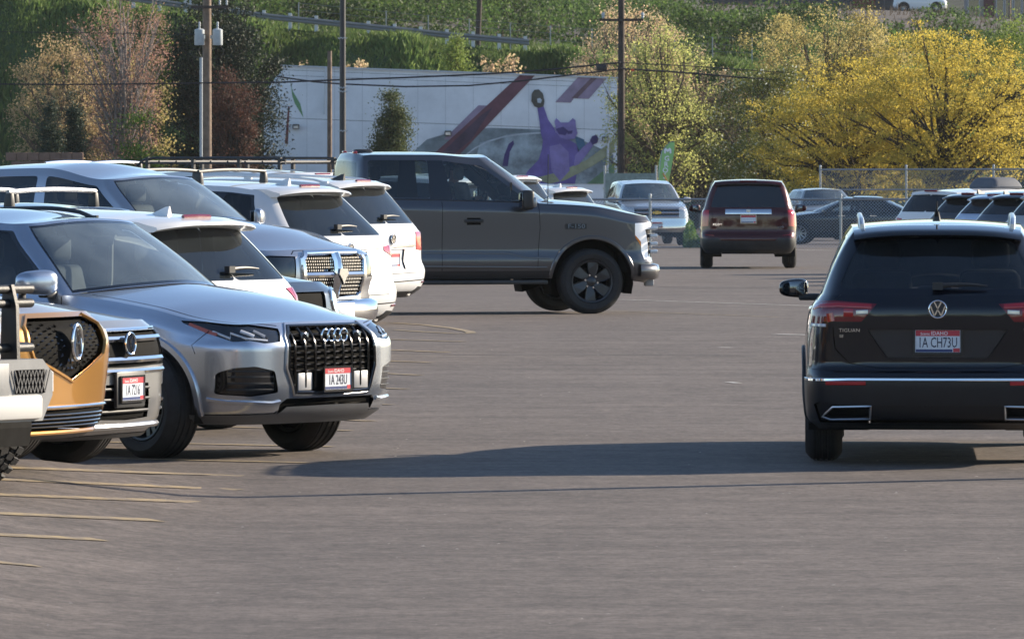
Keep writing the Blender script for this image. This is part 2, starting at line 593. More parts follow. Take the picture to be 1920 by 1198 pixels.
def strip(name, patch, path, w, h, m, parent, mirror=True, off=0.0, join=False, closed=False):
    """raised moulding of width w and height h that follows a surface along (t,s) points"""
    p = np.asarray(path, float)
    P, N = patch.ev(p[:, 0], p[:, 1]), patch.normal(p[:, 0], p[:, 1])
    P = P + N * off
    if closed:
        T = np.roll(P, -1, 0) - np.roll(P, 1, 0)
    else: T = np.gradient(P, axis=0)
    T /= np.maximum(np.linalg.norm(T, axis=1, keepdims=True), 1e-9)
    B = np.cross(N, T)
    B /= np.maximum(np.linalg.norm(B, axis=1, keepdims=True), 1e-9)
    w = np.broadcast_to(np.asarray(w, float), (len(P),))[:, None]
    prof = [(-0.5, -0.004), (-0.5, h * 0.6), (-0.32, h), (0.32, h), (0.5, h * 0.6), (0.5, -0.004)]
    V = []
    n = len(P)
    for (a, b) in prof: V.append(P + B * w * a + N * b)
    V = np.stack(V, 1).reshape(-1, 3)
    q = len(prof)
    F = []
    for i in range(n if closed else n - 1):
        j = (i + 1) % n
        for k in range(q - 1): F.append((i * q + k, i * q + k + 1, j * q + k + 1, j * q + k))
    if not closed:
        F.append(tuple(range(q))[::-1])
        F.append(tuple((n - 1) * q + k for k in range(q)))
    def one(V, F):
        o = mk(name, V, F, m, parent, True)
        bm = bmesh.new(); bm.from_mesh(o.data)
        bmesh.ops.recalc_face_normals(bm, faces=bm.faces)
        bm.to_mesh(o.data); bm.free()
        o.data.set_sharp_from_angle(angle=R(35))
        return o
    if not mirror: return [one(V, F)]
    V2 = V * np.array([1, -1, 1])
    if join:
        return [one(np.concatenate([V, V2]), F + [tuple(i + len(V) for i in f) for f in F])]
    return [one(V, F), one(V2, F)]

# ------------------------------------------------------------------ the car builder
class Car:
    D = dict(L=4.7, W=1.9, H=1.72, WB=2.8, FO=0.92, gc=0.27, hf=0.95, ba=1.08, bm=1.07, bc=1.08, br=1.10, hfw=None,
             xc=1.25, xap=0.80, xwt=0.42, xrr=-1.95, xdp=None, wr=0.60, cf=0.30, cr=0.22, nose=(0.24, 0.07, 0.0, 0.02, 0.05, 0.16),
             tail=(0.22, 0.07, 0.0, 0.05, 0.08, 0.12), wl=(0.88, 0.965, 0.99, 1.0, 0.985, 0.93), zrf=-0.05, zrr=-0.09, hcr=0.05, rcr=0.035,
             wr_r=0.37, bulge=0.015, deck=None, archr=0.42, dz4=0.13, fy=(0.5, 0.83, 0.965), ry=(0.965, 0.83, 0.5), zF=None, zR=None, xcp=None, dm=None, hood_mid=0.0, rdz=0.035)
    def __init__(self, name, label, cat, pos, heading, paintm, group=None, scale=1.0, **kw):
        p = dict(self.D); p.update(kw)
        self.p = p
        self.root = empty(name, pos, heading)
        self.root.scale = (scale,) * 3
        tag(self.root, label, cat, group)
        self.paint = paintm
        W2 = p['W'] / 2
        xF = p['WB'] / 2 + p['FO']
        xR = xF - p['L']
        self.xF, self.xR, self.ax = xF, xR, p['WB'] / 2
        gc, hf = p['gc'], p['hf']
        hfw = p['hfw'] if p['hfw'] else hf + (p['ba'] - hf) * 0.55
        xdm = p['dm'] if p['dm'] is not None else (p['xap'] + p['xrr']) * 0.42 + 0.02
        xcp = p['xcp'] if p['xcp'] is not None else -self.ax + 0.12
        top = np.array([hf, hf - 0.003, hf - 0.012, hf + 0.3 * (hfw - hf) - 0.015, hfw, p['ba'], p['bm'], p['bc'], p['br'], p['br'], p['br'], p['br']])
        zF = p['zF'] or (gc, gc + 0.10, 0.52, 0.76, hf - p['dz4'] * 0.8, hf)
        zS = p.get('zS') or (gc, gc + 0.09, 0.50, 0.76, None, None)
        zR = p['zR'] or (gc + 0.03, gc + 0.13, 0.56, 0.80, p['br'] - p['dz4'], p['br'])
        net = []
        for l in range(6):
            w = W2 * p['wl'][l]
            xf, xr = xF - p['nose'][l], xR + p['tail'][l]
            cf, cr = p['cf'], p['cr']
            f, r = p['fy'], p['ry']
            xs = [xf, xf - 0.10 * cf, xf - 0.42 * cf, xf - cf - 0.10, self.ax, p['xap'], xdm, xcp, xr + cr + 0.10, xr + 0.42 * cr, xr + 0.10 * cr, xr]
            ys = [0, f[0] * w, f[1] * w, f[2] * w, w, w, w, w, r[0] * w, r[1] * w, r[2] * w, 0]
            if l >= 4: ys[3] *= 0.985
            if l == 5: zs = list(top)
            elif l == 4: zs = [zF[4]] * 3 + [zF[4] * 0.5 + 0.5 * (top[3] - p['dz4'])] + list(top[4:8] - p['dz4']) + [zR[4]] * 4
            else: zs = [zF[l]] * 3 + [zF[l] * 0.5 + zS[l] * 0.5] + [zS[l]] * 4 + [zR[l] * 0.6 + zS[l] * 0.4] + [zR[l]] * 3
            net.append(np.stack([xs, ys, zs], 1))
        self.lo = Patch(net, 3)
        lo = self.lo
        smax = lo.S[-1]
        tA = lo.T[5]
        # hood
        x0, xap, xc = xF - p['nose'][5], p['xap'], p['xc']
        zc = p['ba'] + p['hcr']
        sx = np.array([xc, xc * 0.5 + x0 * 0.5, x0]); sz = np.array([zc, (zc + hf) / 2 + 0.03 + p['hood_mid'], hf])
        ms = slopes(sz[:, None], sx)
        def spx(P): return x0 + (xc - x0) * np.clip((x0 - P[:, 0]) / (x0 - xap), 0, 1)
        def spz(X, P): return hermite(sz[:, None], ms, sx, np.clip(X, xc, x0))[:, 0]
        self.hood = Fan(lambda t: lo.ev(t, np.full(len(t), smax)), 0.0, tA, spx, spz)
        # greenhouse
        cow = self.hood.ev(np.array([tA] * 3), np.array([1.0, 0.5, 0.15]))
        if p['deck'] is None:
            base = list(cow) + list(net[5][5:12])
        else:                                     # sedan or pickup: cabin ends ahead of the tail
            xd = p['deck']
            wb = W2 * p['wl'][5]
            bz = p['br']
            base = list(cow) + [net[5][5], net[5][6], net[5][7] if net[5][7][0] > xd + 0.2 else np.array([xd + 0.3, wb, p['bc']]),
                    np.array([xd + 0.08, wb * 0.985, bz]), np.array([xd + 0.02, wb * 0.86, bz + 0.01]), np.array([xd, wb * 0.5, bz + 0.02]), np.array([xd, 0, bz + 0.025])]
        base = np.array(base)
        wr = p['wr']
        H, xwt, xrr = p['H'], p['xwt'], p['xrr']
        xdp = p['xdp'] if p['xdp'] is not None else xrr + 0.12
        zf_, zr_ = H + p['zrf'], H + p['zrr']
        zm = H - p['rdz']
        wrr = wr if p['wr_r'] is None else wr * 1.0
        ring = np.array([(xwt, 0, zf_ + 0.01), (xwt - 0.02, 0.5 * wr, zf_), (xwt - 0.07, 0.86 * wr, zf_ - 0.02), (xwt - 0.20, wr, zf_ - 0.025),
                         (xdm * 0.8 + 0.2 * (xwt + xrr) / 2, wr * 1.02, zm - 0.01), (xcp * 0.75 + xdp * 0.25, wr * 1.0, (zm + zr_) / 2 - 0.01), (xdp, wr * 0.97, zr_ - 0.025),
                         (xrr + 0.05, wr * 0.82, zr_ - 0.008), (xrr + 0.01, wr * 0.5, zr_), (xrr, 0, zr_ + 0.01)])
        outer = ring.copy()
        outer[:, 1] *= 1.045
        outer[:3, 0] += 0.035
        outer[7:, 0] -= 0.03
        outer[:, 2] -= 0.022
        lv = []
        for f in (0, 0.4, 0.88):
            q = base + (outer - base) * f
            q[:, 1] += p['bulge'] * math.sin(math.pi * f) * np.minimum(1, base[:, 1] / 0.5)
            q[:3, 0] += 0.02 * math.sin(math.pi * f)
            lv.append(q)
        lv.append(ring)
        self.gh = Patch(lv, 1)
        gh = self.gh
        gm = gh.S[-1]
        def rspz(X, P):
            u = np.clip((X - xrr) / (xwt - xrr), 0, 1)
            zc_ = ring[9][2] + (ring[0][2] - ring[9][2]) * u
            b = np.clip(1 - (2 * u - 1) ** 4, 0, 1)
            return np.maximum(P[:, 2], zc_) * (1 - b) + (P[:, 2] + p['rcr']) * b
        self.roof = Fan(lambda t: gh.ev(t, np.full(len(t), gm)), 0.0, gh.T[-1], lambda P: P[:, 0] * 1.0, rspz, 1.0)
        self.deckp = None
        if p['deck'] is not None:
            xd = p['deck']
            xe = xR + p['tail'][5]
            t7 = lo.T[7]
            xt7 = float(lo.ev([t7], [smax])[0, 0])
            self.deckp = Fan(lambda t: lo.ev(t, np.full(len(t), smax)), t7, lo.T[-1], lambda P: xe + (xd - xe) * np.clip((P[:, 0] - xe) / (xt7 - xe), 0, 1), lambda X, P: P[:, 2] + p.get('dcr', 0.03) * np.clip((X - xe) / 0.2, 0, 1), 1.0)
        self.fl, self.fg, self.fh, self.fr = [], [], [], []
        self.mats = {}
    # feature helpers -------------------------------------------------
    def add(self, lst, name, poly, m=None, off=0.0, pair=False, parent=None):
        lst.append(dict(name=name, poly=np.array(poly), off=off))
        if m is not None: self.mats[name] = (m, pair)
    def side(self, name, pts, m=None, off=0.0, pair=True, klo=3, khi=8.6, r=0.0, d=0.035):
        q = rounded(pts, r) if r else np.array(pts, float)
        self.add(self.fl, name, self.lo.inv((0, 2), resample(q, d), klo, khi), m, off, pair)
    def front(self, name, pts, m=None, off=0.0, pair=False, r=0.0, khi=4.0, d=0.03):
        q = rounded(pts, r) if r else np.array(pts, float)
        self.add(self.fl, name, self.lo.inv((1, 2), resample(q, d), 0, khi), m, off, pair)
    def rear(self, name, pts, m=None, off=0.0, pair=False, r=0.0, klo=7.5, d=0.03):
        q = rounded(pts, r) if r else np.array(pts, float)
        self.add(self.fl, name, self.lo.inv((1, 2), resample(q, d), klo, 11), m, off, pair)
    def ghk(self, name, pts, m, off=-0.004, pair=True, r=0.05):
        """greenhouse region from (knot index, height fraction) corners"""
        g = self.gh
        q = [(g.kt(k), g.sv(f)) for k, f in pts]
        q = rounded(resample(q, 9), r) if r else np.array(q)
        self.add(self.fg, name, resample(q, 0.05), m, off, pair)
    def gap_side(self, pts, w=0.007, klo=3, khi=8.6):
        path = self.lo.inv((0, 2), resample(pts, 0.05, False), klo, khi)
        self.gapn = getattr(self, 'gapn', 0) + 1
        self.add(self.fl, 'panel_gap#%d' % self.gapn, band(path, w), M_GAP, -0.003, True)
    def gap_rear(self, pts, w=0.007, klo=7.5):
        self.gapn = getattr(self, 'gapn', 0) + 1
        self.add(self.fl, 'panel_gap#%d' % self.gapn, band(self.lo.inv((1, 2), resample(pts, 0.05, False), klo, 11), w), M_GAP, -0.003, True)
    def gap_front(self, pts, w=0.007, khi=4.2):
        self.gapn = getattr(self, 'gapn', 0) + 1
        self.add(self.fl, 'panel_gap#%d' % self.gapn, band(self.lo.inv((1, 2), resample(pts, 0.05, False), 0, khi), w), M_GAP, -0.003, True)
    def fpath(self, pts, khi=4.0, d=0.03): return self.lo.inv((1, 2), resample(pts, d, False), 0, khi)
    def rpath(self, pts, klo=7.5, d=0.03): return self.lo.inv((1, 2), resample(pts, d, False), klo, 11)
    def spath(self, pts, klo=3, khi=8.6, d=0.04): return self.lo.inv((0, 2), resample(pts, d, False), klo, khi)
    def fpt(self, y, z):
        q = self.lo.inv((1, 2), [(abs(y), z)], 0, 4)
        P, N = self.lo.ev(q[:, 0], q[:, 1])[0], self.lo.normal(q[:, 0], q[:, 1])[0]
        if y < 0: P[1] *= -1; N[1] *= -1
        return Vector(P), Vector(N)
    def rpt(self, y, z):
        q = self.lo.inv((1, 2), [(abs(y), z)], 7.5, 11)
        P, N = self.lo.ev(q[:, 0], q[:, 1])[0], self.lo.normal(q[:, 0], q[:, 1])[0]
        if y < 0: P[1] *= -1; N[1] *= -1
        return Vector(P), Vector(N)
    def arches(self, r=None, zc=None, trim=None, tw=0.05, z0=None):
        p = self.p
        r = r or p['archr']
        zc = zc or p['tr']
        for x in (self.ax, -self.ax):
            pts = [(x + r * math.cos(a), zc + r * math.sin(a)) for a in np.linspace(-0.55, math.pi + 0.55, 30)]
            pts = [(a, max(b, p['gc'] - 0.05)) for a, b in pts]
            pts = [(x + r * 1.0, p['gc'] - 0.05)] + [q for q in pts if q[1] > p['gc']] + [(x - r * 1.0, p['gc'] - 0.05)]
            self.side('hole', pts, klo=2.4, khi=9.2, d=0.05)
            if trim is not None:
                arc = [(x + (r + tw / 2) * math.cos(a), zc + (r + tw / 2) * math.sin(a)) for a in np.linspace(-0.35, math.pi + 0.35, 40)]
                arc = [q for q in arc if q[1] > p['gc'] + 0.02]
                strip('arch_trim', self.lo, self.lo.inv((0, 2), np.array(arc), 2.4, 9.2), tw, 0.018, trim, self.root)
    def windows(self, side=G_SIDE, rear=G_DARK, shield=G_CLEAR, back=G_DARK, q=True, s0=0.05, s1=0.86, bp=(3.95, 4.06), cp=(4.93, 5.08), qe=5.85, ws=2.3, rb=7.15, rs=(0.05, 0.86), f0=3.1, blackout=True, ws1=0.93):
        if blackout:
            self.ghk('window_trim', [(f0 - 0.05, s0 - 0.03), (qe + 0.06, s0 - 0.03), (qe + 0.03, s1 + 0.03), (f0 - 0.05, s1 + 0.03)], M_GLOSSB, 0.001, True, 0.03)
        self.ghk('windshield_band', [(0, 0.01), (ws + 0.08, 0.01), (ws + 0.08, ws1 + 0.03), (0, ws1 + 0.03)], M_GLOSSB, -0.002, False, 0)
        self.ghk('windshield', [(0, 0.05), (ws, 0.05), (ws, ws1), (0, ws1)], shield, -0.003, False, 0.0)
        self.ghk('door_window', [(f0, s0), (bp[0], s0), (bp[0], s1), (f0, s1)], side)
        self.ghk('rear_door_window', [(bp[1], s0), (cp[0], s0), (cp[0], s1), (bp[1], s1)], rear)
        if q: self.ghk('quarter_window', [(cp[1], s0), (qe, s0), (qe - 0.05, s1 - 0.03), (cp[1], s1)], rear)
        if back is not None:
            self.ghk('rear_window', [(rb, rs[0]), (9, rs[0]), (9, rs[1]), (rb + 0.05, rs[1])], back, -0.003, False, 0.05)
    def build(self, dt=0.07, wells=True, cowl=True):
        p, rt = self.p, self.root
        res = {}
        def go(patch, feats, bname, dt_, ds_, **k):
            for nm, parts in tess(patch, feats, dt_, ds_, **k).items():
                res.setdefault(bname if nm == 'body' else nm, []).extend(parts)
        go(self.lo, self.fl, 'body_shell', dt, dt * 0.8)
        go(self.gh, self.fg, 'window_frame', dt, dt * 0.8)
        tA = self.lo.T[5]
        if cowl:
            a, b = tA - 0.07, tA
            self.add(self.fh, 'cowl', [(a, 0.12), (b, 0.12), (b, 1.0), (a, 1.0)], M_PLAST, -0.004)
        go(self.hood, self.fh, 'hood', dt, 0.08, t0=0.0)
        go(self.roof, self.fr, 'roof', dt, 0.12)
        if self.deckp is not None: go(self.deckp, [], 'deck_lid', dt, 0.12)
        for nm, parts in res.items():
            m, pair = self.mats.get(nm, (self.paint, False))
            emit(nm.split('#')[0], parts, m, rt, pair)
        # underbody and wheel wells
        W2 = p['W'] / 2
        bm = bmesh.new()
        add_box(bm, ((self.xF + self.xR) / 2, 0, p['gc'] + 0.10), (p['L'] - 0.75, W2 * 1.0, 0.14))
        add_box(bm, (0, 0, p['gc'] + 0.10), (p['WB'] - 2 * p['archr'] - 0.06, W2 * 1.8, 0.16))
        add_box(bm, (self.ax, 0, p['gc'] + 0.30), (0.7, W2 * 1.0, 0.36))
        add_box(bm, (-self.ax, 0, p['gc'] + 0.22), (0.7, W2 * 1.0, 0.2))
        add_box(bm, (self.xF - 0.36, 0, p['gc'] + 0.28), (0.3, W2 * 1.5, 0.4))
        add_box(bm, (self.xR + 0.36, 0, p['gc'] + 0.26), (0.3, W2 * 1.5, 0.36))
        bm_obj('underbody', bm, M_UNDER, rt)
        if wells:
            for x in (self.ax, -self.ax):
                for sd in (1, -1):
                    r = p['archr'] + 0.02
                    V, F = [], []
                    for i in range(17):
                        a = -0.3 + (math.pi + 0.6) * i / 16
                        V += [(x + r * math.cos(a), sd * (W2 - 0.035), p['tr'] + r * math.sin(a)), (x + r * math.cos(a), sd * (W2 - 0.45), p['tr'] + r * math.sin(a)), (x, sd * (W2 - 0.45), p['tr'])]
                    for i in range(16):
                        a = 3 * i
                        F += [(a, a + 1, a + 4, a + 3), (a + 1, a + 2, a + 4)]
                    mk('wheel_well', V, F, M_UNDER, rt, False)
    def wheels(self, rim='multi', r=None, w=0.25, rimr=0.60, m=M_ALLOY, steer=0.0, inset=0.02, n=10, only=None, knobs=False):
        p = self.p
        r = r or p['tr']
        W2 = p['W'] / 2
        proto = None
        for (x, sd) in ((self.ax, 1), (self.ax, -1), (-self.ax, 1), (-self.ax, -1)):
            if proto is None:
                proto = make_wheel(r, w, r * rimr, rim, m, n, knobs)
                o = proto
            else: o = copy_tree(proto)
            o.parent = self.root
            o.location = (x, sd * (W2 - inset - w / 2), r)
            o.rotation_euler = (0, random.uniform(-1, 1) if knobs is False else 0, (0 if sd > 0 else math.pi) + (steer if x > 0 else 0))
            o.rotation_mode = 'XYZ'
    def mirrors(self, x, z, y, m, size=(0.16, 0.26, 0.17), glassback=True, cap=M_PLAST):
        for sd in (1, -1):
            bm = bmesh.new()
            bmesh.ops.create_uvsphere(bm, u_segments=18, v_segments=12, radius=0.5)
            for v in bm.verts:
                c = v.co
                for i in range(3): c[i] = math.copysign(abs(c[i] * 2) ** 0.62, c[i]) / 2
                if c.x < 0: c.x *= 0.45
                c.y += 0.0
                k = 1 - 0.25 * (c.y * sd + 0.5)
                v.co = Vector((c.x * size[0] - 0.10 * (c.y * sd), c.y * size[1], c.z * size[2] * k))
            bmesh.ops.transform(bm, matrix=Matrix.Translation((x, sd * (y + size[1] / 2 + 0.05), z)), verts=bm.verts)
            o = bm_obj('mirror', bm, m, self.root, True, angle=60)
            box('mirror_foot', (x + 0.01, sd * (y + 0.04), z - size[2] * 0.42), (0.09, 0.16, 0.05), cap, o, 0.015)
            mg = box('mirror_glass', (x - size[0] * 0.27, sd * (y + size[1] / 2 + 0.05), z), (0.012, size[1] * 0.74, size[2] * 0.66), mat('mirror silver', (0.16, 0.17, 0.18), 0.05, 1.0), o, 0.004)
    def rails(self, m, zoff=0.045, k0=3.3, k1=5.9, q=0.10, r=0.016, feet=(0.0, 0.5, 1.0)):
        g = self.gh
        tt = np.linspace(g.kt(k0), g.kt(k1), 24)
        P = self.roof.ev(tt, np.full(24, q))
        for sd in (1, -1):
            pts = []
            for i, a in enumerate(P):
                u = min(i, 23 - i) / 3.0
                pts.append((a[0], a[1] * sd, a[2] + zoff * min(1, u) - 0.004))
            bm = bmesh.new()
            add_tube(bm, pts, r, 8)
            for f in feet:
                a = P[int(min(22, max(1, f * 23)))]
                add_box(bm, (a[0], a[1] * sd, a[2] + zoff * 0.3), (0.10, 0.025, zoff * 0.8))
            bm_obj('roof_rail', bm, m, self.root, True)
    def crossbars(self, xs, m, h=0.10, r=0.02, half=None):
        wr = half or self.p['wr'] - 0.06
        for x in xs:
            z = self.p['H']
            bm = bmesh.new()
            add_tube(bm, [(x, y, z + h - 0.02 + 0.02 * (1 - (y / wr) ** 2)) for y in np.linspace(-wr, wr, 9)], r, 8)
            b = bm_obj('crossbar', bm, m, self.root, True)
            for sd in (1, -1):
                box('crossbar_foot', (x, sd * (wr - 0.02), z + h / 2 - 0.04), (0.09, 0.06, h + 0.03), M_PLAST, b, 0.012, taper=(0.75, 0.75))
    def fin(self, m, x=None):
        x = self.p['xrr'] + 0.28 if x is None else x
        z = self.p['H'] + self.p['zrr'] + 0.02
        bm = bmesh.new()
        vs_ = [(-0.09, 0.03, 0), (0.12, 0.012, 0), (0.12, -0.012, 0), (-0.09, -0.03, 0), (-0.09, 0.006, 0.075), (-0.05, 0.004, 0.07), (-0.05, -0.004, 0.07), (-0.09, -0.006, 0.075)]
        v = [bm.verts.new((a + x, b, c + z)) for a, b, c in vs_]
        for f in ((0, 1, 5, 4), (1, 2, 6, 5), (2, 3, 7, 6), (3, 0, 4, 7), (4, 5, 6, 7)): bm.faces.new([v[i] for i in f])
        return bm_obj('antenna_fin', bm, m, self.root, False, 0.006)
    def spoiler(self, m, ln=0.22, th=0.05, drop=0.05, wk=0.94, x=None):
        """roof lip over the rear glass"""
        wr = self.p['wr'] * wk
        z = self.p['H'] + self.p['zrr'] + 0.008
        x = self.p['xrr'] if x is None else x
        V, F = [], []
        ny = 15
        for i in range(ny):
            y = -wr + 2 * wr * i / (ny - 1)
            e = abs(y / wr)
            zz = z - 0.035 * e ** 3
            b = x + 0.06 * e ** 3
            l = ln * (1 - 0.15 * e ** 4)
            V += [(b + 0.14, y, zz + 0.012), (b - 0.03, y, zz + 0.010), (b - l * 0.6, y, zz - drop * 0.45), (b - l, y, zz - drop), (b - l - 0.012, y, zz - drop - th * 0.4), (b - l + 0.03, y, zz - drop - th * 0.75), (b + 0.02, y, zz - th - 0.03)]
        for i in range(ny - 1):
            for k in range(6):
                a, b2 = i * 7 + k, (i + 1) * 7 + k
                F.append((a, b2, b2 + 1, a + 1))
        F.append(tuple(range(7)))
        F.append(tuple((ny - 1) * 7 + k for k in range(7))[::-1])
        o = mk('spoiler', V, F, m, self.root, True)
        o.data.set_sharp_from_angle(angle=R(50))
        return o
    def wiper(self, y0, y1, s, m=M_PLAST, th=0.02):
        """rear wiper on the rear glass: arm from y0 (pivot) to y1"""
        g = self.gh
        ys = np.linspace(y0, y1, 8)
        pts = []
        for i, y in enumerate(ys):
            q = g.inv((1, 2), [(abs(y), g.ev([g.kt(9)], [g.sv(s)])[0, 2])], 7, 9)
            P, N = g.ev(q[:, 0], q[:, 1])[0], g.normal(q[:, 0], q[:, 1])[0]
            pts.append((P[0] + N[0] * 0.03, math.copysign(P[1], y), P[2] + N[2] * 0.03 + 0.01 * math.sin(i / 7 * 3.1)))
        bm = bmesh.new()
        add_tube(bm, pts, [0.020, 0.017, 0.015, 0.014, 0.012, 0.010, 0.008, 0.006], 8)
        add_box(bm, (pts[0][0], pts[0][1], pts[0][2]), (0.05, 0.07, 0.05))
        return bm_obj('wiper', bm, m, self.root, True)
    def plate(self, M, txt=None, frame_m=M_CHROME, sc=1.0):
        """number plate; M places (u right, v up, w out)"""
        o = prism('number_plate', [(-.156, -.078), (.156, -.078), (.156, .078), (-.156, .078)], 0.006, M_PLATE, self.root, M)
        prism('plate_band', [(-.15, .035), (.15, .035), (.15, .074), (-.15, .074)], 0.0015, M_PRED, o, M @ Matrix.Translation((0, 0, 0.006)))
        prism('plate_foot', [(-.15, -.074), (.10, -.074), (.10, -.055), (-.15, -.055)], 0.0015, M_PBLUE, o, M @ Matrix.Translation((0, 0, 0.006)))
        prism('plate_sticker', [(.105, -.074), (.15, -.074), (.15, -.048), (.105, -.048)], 0.0015, M_PRED, o, M @ Matrix.Translation((0, 0, 0.006)))
        bm = bmesh.new()
        for (c, s) in (((0, .082, .006), (.33, .012, .014)), ((0, -.084, .006), (.33, .016, .014)), ((-.16, 0, .006), (.012, .17, .014)), ((.16, 0, .006), (.012, .17, .014))): add_box(bm, c, s)
        bmesh.ops.transform(bm, matrix=M, verts=bm.verts)
        bm_obj('plate_frame', bm, frame_m, o)
        if txt:
            text('plate_number', txt, 0.098, M_PINK, o, M @ Matrix.Translation((0, -.012, 0.007)), 0.0006, 0.60, 1.0, 0.0005)
            text('plate_state', 'IDAHO', 0.036, M_WHITEP, o, M @ Matrix.Translation((0.012, .053, 0.008)), 0.0004)
            text('plate_motto', 'Scenic', 0.026, M_WHITEP, o, M @ Matrix.Translation((-0.085, .050, 0.008)), 0.0004)
        return o
    def cabin(self, seatm=M_SEAT, wheel_side=1, rows=2, dash=True, sz=0.0, sx=0.0):
        p, rt = self.p, self.root
        W2 = p['W'] / 2
        bz = p['bm']
        xc = p['xc']
        box('cabin_floor', ((xc + p['xrr']) / 2, 0, p['gc'] + 0.22), (xc - p['xrr'] - 0.5, W2 * 1.7, 0.04), M_SEAT, rt)
        bm = bmesh.new()
        for sd in (1, -1): add_box(bm, ((p['xap'] + p['xrr']) / 2, sd * (W2 * 0.90), bz - 0.30), (p['xap'] - p['xrr'], 0.03, 0.54))
        bm_obj('door_lining', bm, M_SEAT, rt)
        if dash:
            bm = bmesh.new()
            add_box(bm, (p['xap'] - 0.02, 0, bz - 0.17), (0.62, W2 * 1.66, 0.30))
            add_box(bm, (p['xap'] - 0.20, 0, bz - 0.02), (0.16, 0.28, 0.14))
            bm_obj('dashboard', bm, M_SEAT, rt, True, 0.05, 3)
            # steering wheel
            c = Vector((p['xap'] - 0.42, wheel_side * 0.37, bz - 0.06))
            tilt = Matrix.Rotation(R(-62), 4, 'Y')
            pts = [c + (tilt @ Vector((0.185 * math.cos(a), 0.185 * math.sin(a), 0))) for a in np.linspace(0, 2 * math.pi, 24, endpoint=False)]
            bm = bmesh.new()
            add_tube(bm, pts, 0.017, 8, True)
            add_box(bm, c, (0.12, 0.13, 0.05), tilt)
            add_box(bm, c, (0.05, 0.34, 0.025), tilt)
            bm_obj('steering_wheel', bm, M_SEAT, rt, True)
        xs = [p['xap'] - 0.95 + sx, p['xap'] - 1.85, p['xap'] - 2.65][:rows]
        for i, x in enumerate(xs):
            for y in (0.38, -0.38):
                bm = bmesh.new()
                add_box(bm, (x - 0.05, y, bz - 0.14 + sz), (0.15, 0.50, 0.66), Matrix.Rotation(R(-12), 4, 'Y'), (0.8, 0.82))
                add_box(bm, (x + 0.22, y, bz - 0.44 + sz), (0.52, 0.52, 0.16))
                s_ = bm_obj('seat', bm, seatm, rt, True, 0.05, 3)
                box('headrest', (x - 0.14, y, bz + 0.30 + sz), (0.10, 0.26, 0.19), seatm, s_, 0.045, seg=3)
